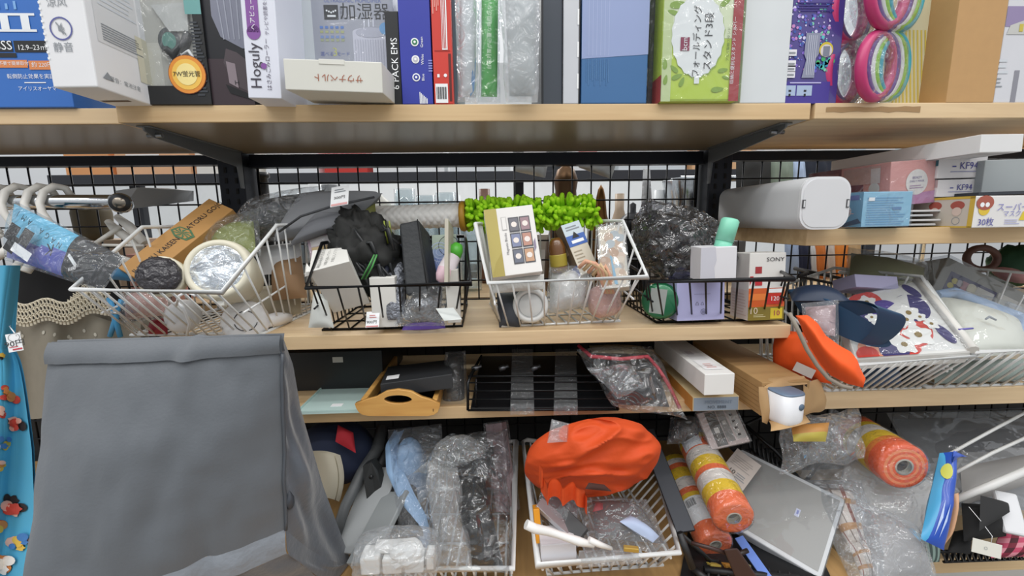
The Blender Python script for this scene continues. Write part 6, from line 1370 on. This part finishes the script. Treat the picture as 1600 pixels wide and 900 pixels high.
b = MB(); WB = mat('dcdcda', .45)
for k in range(3): b.box((-.05 + .034 * k, -.01, 0), (-.02 + .034 * k, .02, .03 - .004 * k), WB, .003)
b.box((-.03, .0, .028), (.012, .02, .040), WB, .003); b.blob(V((.02, .002, .026)), ((.024, 0, 0), (0, .016, 0), (0, 0, .018)), WB, .25, 26, 3, 18, 12, power=3, smooth=False); b.box((.05, -.006, 0), (.066, .02, .026), mat('b4b0ac', .5), .003)
fm = MB(); fm.blob(V((.006, .002, .024)), ((.066, 0, 0), (0, .035, 0), (0, 0, .036)), film(gloss=.28, haze=.14, bump=(30, .9)), .10, 22, 5, 26, 18, power=3.2, smooth=False)
build('white_bundle', 'bundle of white parts in clear film at the front of the bottom left basket', 'packet', b, [('plastic_wrap', fm)], Matrix.Translation(P(616, 890, -.17)))
# orange drawstring bag
ORG = mat('cf4a14', .7, var=(8, .05), bump=(70, .1))
def drape(p, x, y, z):
    w_ = noise.noise(V((x * 1.3, y, z * 1.3 + 5)))
    t = z * 1.1 - .55 * x + .7 * x * x + .9 * w_
    f = .017 * (1 - abs(math.sin(3.0 * t + .9 * noise.noise(V((x * 2.4, y, z * 2.4)))))) ** 1.5 + .004 * (1 - abs(math.sin(6.3 * t + 3 * x + 2 * w_))) ** 1.4 + .006 * noise.noise(V((x * 3, y * 2, z * 4)))
    return p + V((0, -1.0, .45)) * (f - .008) * max(0, min(1, 1.3 - abs(x)))
b = MB(); fo = b.blob((925, 717, -.06), ((.121, 0, .004), (.0, .066, -.014), (.004, -.038, .094)), ORG, .05, 9, 21, 120, 90, ridge=.8, fn=drape)
rf = MB()
def ruff(u, v):
    p = lerpoly([P(842, 742, -.125), P(852, 772, -.145), P(880, 772, -.15), P(905, 778, -.152), P(918, 790, -.15)], u)
    return p + V((.003 * math.sin(u * 30), -.007 * math.sin(u * 26) - .004, -.010 + .030 * v + .004 * math.sin(u * 19)))
rf.grid(ruff, 50, 8, ORG); rf.grid(lambda u, v: ruff(u, v) + V((0, .003, 0)), 50, 8, ORG, flip=True)
dk = MB(); dk.pouch([P(914, 764, -.166), P(956, 768, -.166), P(944, 757, -.160), P(920, 754, -.160)], .003, mat('3a1c14', .8), (10, 5))
fw = MB(); fw.pouch([P(855, 692, -.12), P(888, 690, -.12), P(890, 662, -.09), P(862, 655, -.08)], .006, film(gloss=.3, haze=.12), (10, 8), .008, 30, 3, smooth=False)
build('orange_drawstring_bag', 'bright orange fabric bag with a ruffled drawstring mouth', 'bag', b, [('ruffled_mouth', rf), ('opening', dk, (), 'dark slit opening'), ('film_scrap', fw)])
c = Carton(face((902, 846, -.14), (918, 826, -.13), (884, 778, -.08)), .012, mat('3c3e40', .4), .001); c.rect('left', .0, .9, 1, 1, W_); c.fin('slim_dark_case', 'dark slim case standing under the orange bag', 'case')
c = Carton(face((838, 790, -.10), (906, 852, -.14), (846, 776, -.08)), .008, mat('b4b6ba', .25, .5), .0006); c.fin('silver_plate', 'silvery flat plate leaning under the ruffled orange mouth', 'plate')
b = MB(); b.pouch([P(838, 800, -.07), P(898, 850, -.12), P(905, 782, -.06), P(850, 770, -.05)], .012, mat('5a5456', .3), (14, 10), .004, 22, 3)
fm = MB(); fm.pouch([P(834, 806, -.08), P(902, 856, -.13), P(912, 776, -.07), P(846, 764, -.06)], .018, film(gloss=.3, haze=.06), (16, 12), .006, 24, 4, smooth=False); build('dark_film_packet', 'dark packet in shiny film beneath the silver plate', 'packet', b, [('plastic_wrap', fm)])
c = Carton(face((838, 850, -.13), (848, 849, -.13), (833, 796, -.11)), .03, mat('e2981e', .5)); c.fin('yellow_box', 'narrow amber yellow box at the left rim under the orange bag')
c = Carton(face((846, 880, -.15), (901, 876, -.15), (846, 852, -.15)), .045, mat('dadae0', .45)); c.fin('small_white_box', 'small white box at the front left of the orange bag basket')
b = MB(); b.tube([P(822, 819, -.165), P(836, 826, -.165), P(856, 830, -.16), P(875, 836, -.16), P(905, 846, -.165), P(928, 852, -.165)], [.0075, .0075, .0068, .006, .007, .004], mat('e6e6e4', .35), 12)
b.tube([P(920, 843, -.165), P(935, 850, -.165), P(955, 857, -.16)], [.005, .005, .003], mat('e6e6e4', .35), 10); build('white_nozzle', 'white curved plastic nozzle hooked over the basket rim', 'nozzle', b)
b = MB(); b.pouch([P(930, 840, -.13), P(1040, 850, -.13), P(1000, 790, -.05), P(925, 782, -.05)], .02, mat('4d4a4c', .5), (18, 12), .006, 20, 5)
bl_ = MB(); bl_.pouch([P(968, 815, -.135), P(1020, 848, -.15), P(1030, 838, -.14), P(985, 805, -.11)], .010, mat('a9b8d4', .5), (12, 8), .003, 24, 3); rd = MB(); rd.pouch([P(926, 800, -.09), P(942, 796, -.09), P(942, 786, -.07), P(930, 786, -.07)], .006, mat('b42030', .5), (8, 6))
fm = MB(); fm.pouch([P(915, 862, -.155), P(1048, 862, -.15), P(1010, 780, -.05), P(905, 775, -.05)], .03, film(gloss=.32, haze=.08), (26, 18), .012, 22, 8, wav=.006, smooth=False)
build('mixed_film_packet', 'clear film packet of dark and bluish bits at the basket right', 'packet', b, [('blue_strip', bl_, (), 'pale blue strip'), ('red_bit', rd, (), 'red piece'), ('plastic_wrap', fm)])
b = MB(); b.pouch([P(900, 888, -.16), P(1005, 880, -.16), P(1000, 858, -.15), P(905, 860, -.15)], .012, film(gloss=.3, haze=.16), (20, 8), .010, 26, 3, smooth=False); gd = MB(); gd.box((-.012, -.004, -.003), (.012, .004, .004), mat('c8ac5a', .3, .6), .001, Matrix.Translation(P(986, 858, -.165)) @ Matrix.Rotation(-.2, 4, 'Z'))
build('crumpled_film', 'crumpled clear film at the basket front with a small gilt piece', 'film', b, [('gilt_piece', gd)])
# black slotted steel angle and black crate
c = Carton(face((1058, 832, -.11), (1086, 828, -.11), (1034, 668, .07)), .006, mat('36393f', .45, .5), .0006)
for k in range(7): c.disc('front', .25, .94 - .045 * k, .0016, SLOT, 2, 8)
c.rect('right', 0, 0, 1, 1, mat('1c1d20', .5)); c.fin('slotted_bar', 'dark steel slotted bar leaning between the orange bag and striped rolls', 'bar')
BK = mat('191a1c', .45)
b = MB()
for p, q in (((1062, 832), (1082, 888)), ((1082, 888), (1108, 908)), ((1100, 890), (1250, 905))): b.tube([P(*p, -.13), P(*q, -.15)], .006, BK, 8)
for k in range(9): b.tube([P(1110 + 15 * k, 876, -.10), P(1106 + 16 * k, 905, -.15)], .0025, BK, 6)
b.tube([P(1062, 832, -.11), P(1110, 876, -.10), P(1245, 884, -.09)], .004, BK, 8)
b.hexa([PZ(1062, 905, ZD + .003), PZ(1300, 905, ZD + .003), PZ(1250, 800, ZD + .003), PZ(1080, 800, ZD + .003), PZ(1062, 905, ZD + .006), PZ(1300, 905, ZD + .006), PZ(1250, 800, ZD + .006), PZ(1080, 800, ZD + .006)], BK)
build('black_wire_crate', 'black wire crate under the striped rolls', 'crate', b)
for k, (x, cl) in enumerate(((1113, 'b8a04a'), (1136, 'c08a3a'), (1160, '8f8a5a'))):
    c = Carton(face((x, 903, -.13), (x + 16, 904, -.13), (x + 1, 882, -.12)), .03, mat(cl, .5)); c.rect('front', .15, .2, .85, .7, mat('d4cfb4', .5)); c.fin('small_box', ('small mustard box in the black wire crate', 'small amber box in the middle of the black wire crate', 'small olive box under the brown plastic tool in the black wire crate')[k])
# striped rolls
def roll(label, pn, pf, r, cols, sticker=None, core='8a8a80', rings=0):
    a, f = w3(pn), w3(pf); ax = (f - a).normalized(); L_ = (f - a).length
    z = ax; x = z.cross(V((0, 0, 1))).normalized(); y = z.cross(x)      # y points down
    M = Matrix((x, y, z)).transposed().to_4x4(); M.translation = a
    n = len(cols); prof = [(r * .36, .0)]; ms = []
    for q in range(5): prof.append((r * (.36 + .57 * (q + 1) / 5), -.0004 * ((q + rings) % 2) * rings)); ms.append(mat(cols[0] if not (rings and q % 2) else 'f8925c', .45, bump=(60, .4)))
    prof += [(r, .004)]; ms += [mat(cols[0], .5)]
    for k in range(n):
        z1 = .004 + (L_ - .006) * (k + 1) / n; prof.append((r * (1 + .012 * (k % 2)), z1 - .0006)); ms.append(mat(cols[k], .55, bump=(160, .15)))
    prof += [(r * .9, L_), (.0001, L_)]; ms += [mat(cols[-1], .55)] * 2
    b = MB(); b.lathe(prof, ms, 40, cap=False); bc = MB(); bc.lathe([(r * .30, -.0005), (r * .37, -.0005), (r * .37, .01), (r * .30, .01), (r * .28, .03), (.0001, .03)], [mat('b8b4a8', .6)] * 3 + [mat(core, .7)] * 2, 28, cap=False)
    ps = [('core_tube', bc)]
    if sticker:
        s = MB(); z0, z1, a0, a1 = sticker
        sf = lambda u, v: V((r * 1.025 * math.cos(a0 + (a1 - a0) * u), r * 1.025 * math.sin(a0 + (a1 - a0) * u), z0 + (z1 - z0) * v)); s.grid(sf, 10, 2, W_)
        for q in range(9): 
            u0 = .12 + .05 * q; s.poly([V((1.002 * p.x, 1.002 * p.y, p.z)) for p in (sf(u0, .62), sf(u0 + .022 + .012 * (q % 2), .62), sf(u0 + .022 + .012 * (q % 2), .92), sf(u0, .92))], INK)
        for q in range(4): s.poly([V((1.002 * p.x, 1.002 * p.y, p.z)) for p in (sf(.12, .1 + .11 * q), sf(.75, .1 + .11 * q), sf(.75, .14 + .11 * q), sf(.12, .14 + .11 * q))], PALE)
        ps.append(('label', s, (), 'white barcode label'))
    fm = MB(); fm.lathe([(.0001, -.004), (r * .5, -.004), (r * .98, -.002), (r * 1.05, .004), (r * 1.05, L_ - .002), (r * .8, L_ + .004), (.0001, L_ + .005)], film(gloss=.22, haze=.03, bump=(50, .6)), 36); ps.append(('shrink_film', fm))
    return build('striped_roll', label, 'roll', b, ps, M, 'orange, yellow and white striped rolls')
O_, Y_, Wt = 'f2713a', 'f0c81e', 'e6ded6'
roll('striped roll lying on top beside the steel bar, end facing out', (1147, 810, -.125), (1078, 676, .10), .0345, [O_, O_, Y_, Y_, Wt, Wt, O_, Y_, Y_, Wt, Wt, O_, O_, Y_, Wt, 'd98a6a', 'd98a6a'], (.150, .195, 3.4, 4.6))
roll('lower striped roll with a barcode label, under the other roll', (1118, 852, -.09), (1052, 725, .11), .032, [O_, O_, Wt, Wt, Wt, Y_, Y_, O_, Wt, Wt, Y_, Y_, O_, Wt, Y_], (.030, .085, 3.6, 5.0))
roll('striped roll with concentric orange rings, on the film packs at the right', (1413, 730, -.07), (1332, 676, .07), .0435, ['f2602a', 'f2602a', 'f08a2a', Y_, Y_, Wt, Wt, Y_, O_, O_, 'd98a6a'], None, '5a4a44', 1)
b = MB()
for k in range(4):
    pass
# blue strip and brown handle
c = Carton(face((1192, 905, -.15), (1206, 900, -.15), (1156, 838, -.07)), .004, mat('6f8fdc', .4), .0006); c.fin('blue_strip', 'blue plastic strip between the striped rolls and the flat white box', 'strip')
b = MB(); b.hexa([P(1150, 905, -.155), P(1186, 905, -.155), P(1186, 905, -.13), P(1150, 905, -.13), P(1130, 858, -.15), P(1152, 856, -.15), P(1152, 856, -.13), P(1130, 858, -.13)], mat('3a2724', .45), .003)
b.tube([P(1134, 864, -.145), P(1110, 856, -.14), P(1080, 848, -.13)], .0034, mat('3a2724', .45), 8); b.tube([P(1150, 868, -.14), P(1168, 860, -.135)], .004, mat('241a18', .45), 8); build('plastic_tool', 'dark brown plastic tool with a thin rod in front of the rolls', 'tool', b)
# flat white box lying tilted
c = Carton(face((1108, 800, -.02), (1283, 905, -.15), (1160, 702, .08)), .022, mat('d8d8d8', .4), .003)
c.rect('front', .0, .05, .965, .95, mat('a2a09c', .5, var=(4, .04))).poly('front', ((.66, .50), (.70, .50), (.70, .60), (.66, .60)), mat('c9cce0', .5), 2).rect('front', .672, .53, .688, .58, mat('8a92c8', .5), 3)
c.rect('right', 0, 0, 1, 1, mat('e2e2e2', .35)); c.wrap(.0015, film(gloss=.07, haze=.01, bump=(7, .12))); c.fin('flat_white_box', 'flat white-edged grey box lying tilted with a tiny price sticker')
pn = Carton(face((1124, 735, .03), (1160, 770, -.01), (1150, 698, .06)), .0006, mat('c2b8b2', .6), 0)
pn.M, pn.W, pn.H = face((1122, 738, .015), (1160, 768, -.02), (1152, 700, .055)); pn.mb = MB(); pn.mb.box((0, 0, 0), (pn.W, .0006, pn.H), mat('c9bfb8', .6))
pn.txt('front', .32, .3, .014, '10', INK, 0, 2).lines('front', .5, .2, .9, .4, 3, GREYP, .4).lines('front', .1, .5, .9, .85, 5, mat('a8a09a', .5), .3); pn.fin('price_note', 'printed price note paper lying on the flat white box', 'paper')
# card pack with brushes, dark wire basket, dark film
c = Carton(face((1122, 702, .005), (1150, 698, .0), (1092, 650, .05)), .01, mat('c4bab6', .5))
c.M, c.W, c.H = face((1112, 703, .0), (1152, 694, -.005), (1082, 648, .05)); c.W *= 1.5; c.mb = MB(); c.mb.box((0, 0, 0), (c.W, .008, c.H), mat('c9b8b4', .5), .001)
c.rect('front', .18, .04, .46, .96, mat('4c4844', .45)).rect('front', .48, .1, .68, .96, mat('8a8682', .45)).rect('front', .72, .12, .98, .95, mat('b4b0ac', .45)).rect('front', .26, .38, .38, .52, mat('d4d0ca', .4), 2).rect('front', .53, .55, .63, .66, mat('c4c0ba', .4), 2)
for k in range(3): c.rect('front', .27 + .04 * k, .1, .29 + .04 * k, .38, mat('8f8a84', .4), 2)
for k in range(4): c.rect('front', .78, .2 + .18 * k, .86, .26 + .18 * k, INK, 2)
c.wrap(.003, film(gloss=.2, haze=.05)); c.fin('brush_card', 'card pack picturing small brushes under the blue-grey box', 'packet')
b = MB(); b.pouch([P(1046, 690, .05), P(1096, 690, .04), P(1086, 652, .08), P(1052, 655, .09)], .02, mat('2a2728', .4), (12, 10), .006, 20, 5); fm = MB(); fm.pouch([P(1042, 694, .04), P(1100, 692, .03), P(1090, 650, .07), P(1048, 652, .08)], .028, film(gloss=.3, haze=.05), (14, 10), .01, 24, 6, smooth=False); build('dark_film_bag', 'dark bag in film just above the striped rolls', 'bag', b, [('plastic_wrap', fm)])
b = MB()
for k in range(12):
    t = k / 11; p = P(1168 + 80 * t, 672 + 78 * t, .10 - .06 * t); q = P(1176 + 84 * t, 730 + 70 * t, .08 - .06 * t); b.tube([p, q], .0026, BWIRE, 6)
b.tube([P(1164, 664, .11), P(1212, 705, .07), P(1256, 756, .03)], .004, BWIRE, 8); b.tube([P(1172, 700, .09), P(1255, 785, .02)], .0026, BWIRE, 6); b.tube([P(1176, 730, .08), P(1262, 805, .01)], .0034, BWIRE, 8)
b.tube([P(1164, 664, .11), P(1190, 652, .2), P(1300, 700, .18), P(1256, 756, .03)], .004, BWIRE, 8)
build('black_wire_basket', 'black wire basket half hidden behind the flat white box', 'basket', b)
# right heap: film packs, plaid cloth, blue packet
b = MB(); b.pouch([P(1298, 800, .0), P(1452, 838, -.08), P(1490, 770, -.03), P(1330, 690, .08)], .02, mat('c9c7c3', .5), (20, 14), .004, 14, 4)
gt = MB()
fm = MB(); fm.pouch([P(1215, 790, .03), P(1440, 842, -.09), P(1498, 768, -.04), P(1300, 640, .09)], .04, film(gloss=.30, haze=.12, bump=(18, .9)), (30, 24), .014, 15, 6, wav=.01, smooth=False)
build('white_film_pack', 'white flat pack in crinkled clear film under the ringed roll', 'packet', b, [('plastic_wrap', fm)])
PLD = mat('d2c8c0', .7)
b = MB(); q4 = [P(1325, 850, -.09), P(1356, 842, -.10), P(1330, 757, -.01), P(1262, 755, .02)]
def plaid(u, v):
    for a in (.2, .62):
        if abs(v - a) < .05: return mat('b98a5a', .7)
    if abs(u - .75) < .04 or abs(u - .12) < .03: return mat('8a4a3c', .7)
    if abs(u - .45) < .02 or abs(v - .85) < .02: return mat('7a6a60', .7)
    return PLD
b.pouch(q4, .018, plaid, (40, 40), .002, 14, 3); b.pouch([P(1345, 900, -.14), P(1385, 905, -.15), P(1356, 842, -.10), P(1325, 850, -.09)], .016, plaid, (30, 20), .004, 20, 3)
fm = MB(); fm.pouch([P(1330, 910, -.155), P(1395, 910, -.16), P(1345, 750, -.02), P(1255, 750, .01)], .026, film(gloss=.26, haze=.06), (20, 24), .008, 20, 4, smooth=False); build('plaid_cloth', 'folded white, brown and orange plaid cloth in film', 'cloth', b, [('plastic_wrap', fm)])
b = MB(); b.pouch([P(1370, 905, -.16), P(1462, 905, -.14), P(1428, 826, -.09), P(1335, 782, -.04)], .02, mat('9a9898', .4, bump=(16, .4)), (18, 16), .005, 14, 5)
fm = MB(); fm.pouch([P(1362, 910, -.165), P(1466, 910, -.15), P(1432, 820, -.10), P(1328, 776, -.05)], .03, film(gloss=.28, haze=.10), (22, 20), .012, 16, 8, smooth=False); build('grey_film_pack', 'grey smooth pack in clear film at the bottom beside the plaid cloth', 'packet', b, [('plastic_wrap', fm)])
BP = mat('2450b4', .3, coat=.3)
b = MB(); bf = b.pouch([P(1438, 842, -.13), P(1475, 860, -.14), P(1496, 705, -.07), P(1468, 708, -.06)], .016, lambda u, v: (mat('4fa8d8', .35) if u < .25 else BP), (14, 26), .004, 22, 4)
tp_ = MB(); tp_.pouch([P(1488, 724, -.085), P(1492, 712, -.085), P(1512, 714, -.07), P(1490, 704, -.07)], .004, BP, (8, 6)); yl = MB(); yl.patch(bf, .30, .78, .22, .09, mat('c8cc5a', .4), .0015, 12); sx1 = MB(); sx1.patch(bf, .34, .28, .05, .20, mat('b4c8ec', .4), .0015, 4); sx2 = MB(); sx2.patch(bf, .52, .26, .05, .18, mat('b4c8ec', .4), .0015, 4)
bc = MB(); bc.pouch([P(1476, 852, -.125), P(1490, 830, -.12), P(1498, 770, -.10), P(1490, 772, -.10)], .008, mat('cfa07a', .5), (8, 12), .002, 20, 3)
build('blue_packet', 'glossy royal blue packet with yellow badge right of the ringed roll', 'packet', b, [('torn_corner', tp_), ('badge', yl), ('print_strip', sx1), ('print_strip', sx2), ('beige_edge', bc, (), 'beige edge')])
b = MB(); b.pouch([P(1440, 880, -.11), P(1468, 878, -.11), P(1470, 845, -.09), P(1428, 828, -.08)], .008, lambda u, v: mat('3c4c48' if int(u * 8) % 2 else '7f948c', .6), (16, 10), .001, 16, 3); build('striped_sachet', 'green grey striped sachet under the blue packet', 'packet', b)
# big grey film-wrapped board with two white tubes
b = MB(); bq = [P(1480, 792, -.02), P(1660, 800, -.04), P(1660, 652, .14), P(1395, 655, .15)]
b.pouch(bq, .012, lambda u, v: mat('55565a', .5) if v > .45 + .25 * u else mat('8f8e8e', .5), (24, 18), .002, 8, 3)
b.pouch([P(1505, 790, -.045), P(1650, 742, -.05), P(1650, 700, .0), P(1500, 730, .0)], .012, mat('8c8a88', .5), (14, 10), .002, 10, 5)
wt = []
for q in ([P(1486, 708, -.03), P(1540, 678, .0), P(1610, 640, .03)], [P(1494, 738, -.045), P(1550, 708, -.04), P(1620, 676, -.02)], [P(1490, 782, -.07), P(1550, 758, -.08), P(1620, 728, -.08)]):
    s = MB(); s.tube(q, [.0028, .003, .003] if len(wt) < 2 else [.006, .007, .007], mat('d6d6d4', .35), 10); wt.append(('white_tube', s))
fm = MB(); fm.pouch([P(1470, 805, -.05), P(1665, 806, -.06), P(1665, 640, .13), P(1385, 645, .14)], .03, film(gloss=.18, haze=.07, bump=(9, .8)), (26, 20), .010, 8, 6, smooth=False)
build('grey_wrapped_board', 'large grey board with white tubes under film at the lower right', 'board', b, wt + [('plastic_wrap', fm)])
c = Carton(face((1572, 832, -.11), (1610, 840, -.12), (1560, 766, -.07)), .012, mat('dcdde0', .4), .004); c.fin('white_plate', 'white rounded plate at the right edge above the pink plaid', 'plate')
BL = mat('19191a', .8)
b = MB(); b.pouch([P(1480, 862, -.09), P(1516, 866, -.10), P(1520, 828, -.07), P(1490, 830, -.05)], .012, BL, (12, 10), .003, 20, 3); b.pouch([P(1506, 846, -.10), P(1572, 838, -.10), P(1578, 790, -.07), P(1502, 786, -.06)], .02, BL, (16, 12), .004, 18, 5); b.pouch([P(1530, 830, -.12), P(1578, 800, -.10), P(1576, 785, -.08), P(1532, 774, -.085)], .008, mat('242425', .8), (12, 10), .002, 18, 7)
build('black_wallet', 'black folded fabric wallet at the bottom right', 'wallet', b)
PKP = lambda u, v: mat(('c24a68', '7a1f34', 'd88a98', '4a1420')[(int(u * 9) + 2 * int(v * 8)) % 4], .7)
b = MB(); b.pouch([P(1548, 872, -.09), P(1640, 868, -.09), P(1640, 810, -.04), P(1570, 812, -.05)], .022, PKP, (27, 24), .004, 18, 4); build('plaid_bundle', 'pink and maroon plaid cloth at the bottom right edge', 'cloth', b)
tgc = Carton(face((1518, 862, -.125), (1564, 874, -.135), (1523, 841, -.12)), .0012, mat('dcdad0', .5), .0004); tgc.ring('front', .45, .5, .002, .0026, GREYP, 2)
st_ = MB(); st_.tube([V((tgc.W * .6, -.001, tgc.H)), V((tgc.W * .55, -.004, tgc.H + .012)), V((tgc.W * .3, .004, tgc.H + .03)), V((-.004, .01, tgc.H + .05))], .0005, W_, 5); tgc.parts.append(('string', st_)); tgc.fin('price_tag', 'blank cream price tag hanging in front of the black wallet', 'price tag')
b = MB()
pts = []
for k in range(16): pts += [P(1472 + 9 * k, 862 - .3 * k, -.06), P(1478 + 9 * k, 877 - .3 * k, -.04)]
b.tube(pts, .0022, BWIRE, 6); b.tube([P(1468, 862, -.06), P(1630, 858, -.06)], .003, BWIRE, 6); b.tube([P(1474, 878, -.04), P(1630, 872, -.04)], .0026, BWIRE, 6); build('black_wire_tray', 'black wire tray edge under the wallet on the lowest right board', 'tray', b)
b = MB(); b.pouch([P(1240, 690, -.10), P(1290, 690, -.10), P(1296, 660, -.07), P(1236, 664, -.08)], .014, lambda u, v: mat('c08a4a', .5) if v > .4 else mat('b9aa4a', .5), (14, 10), .006, 24, 3)
fm = MB(); fm.pouch([P(1215, 735, -.06), P(1350, 720, -.06), P(1340, 640, .0), P(1222, 655, -.02)], .03, film(gloss=.34, haze=.06, bump=(26, 1)), (26, 18), .014, 20, 5, wav=.01, smooth=False); build('brown_film_packet', 'brown and yellow packet in glossy film under the torn cardboard', 'packet', b, [('plastic_wrap', fm)])
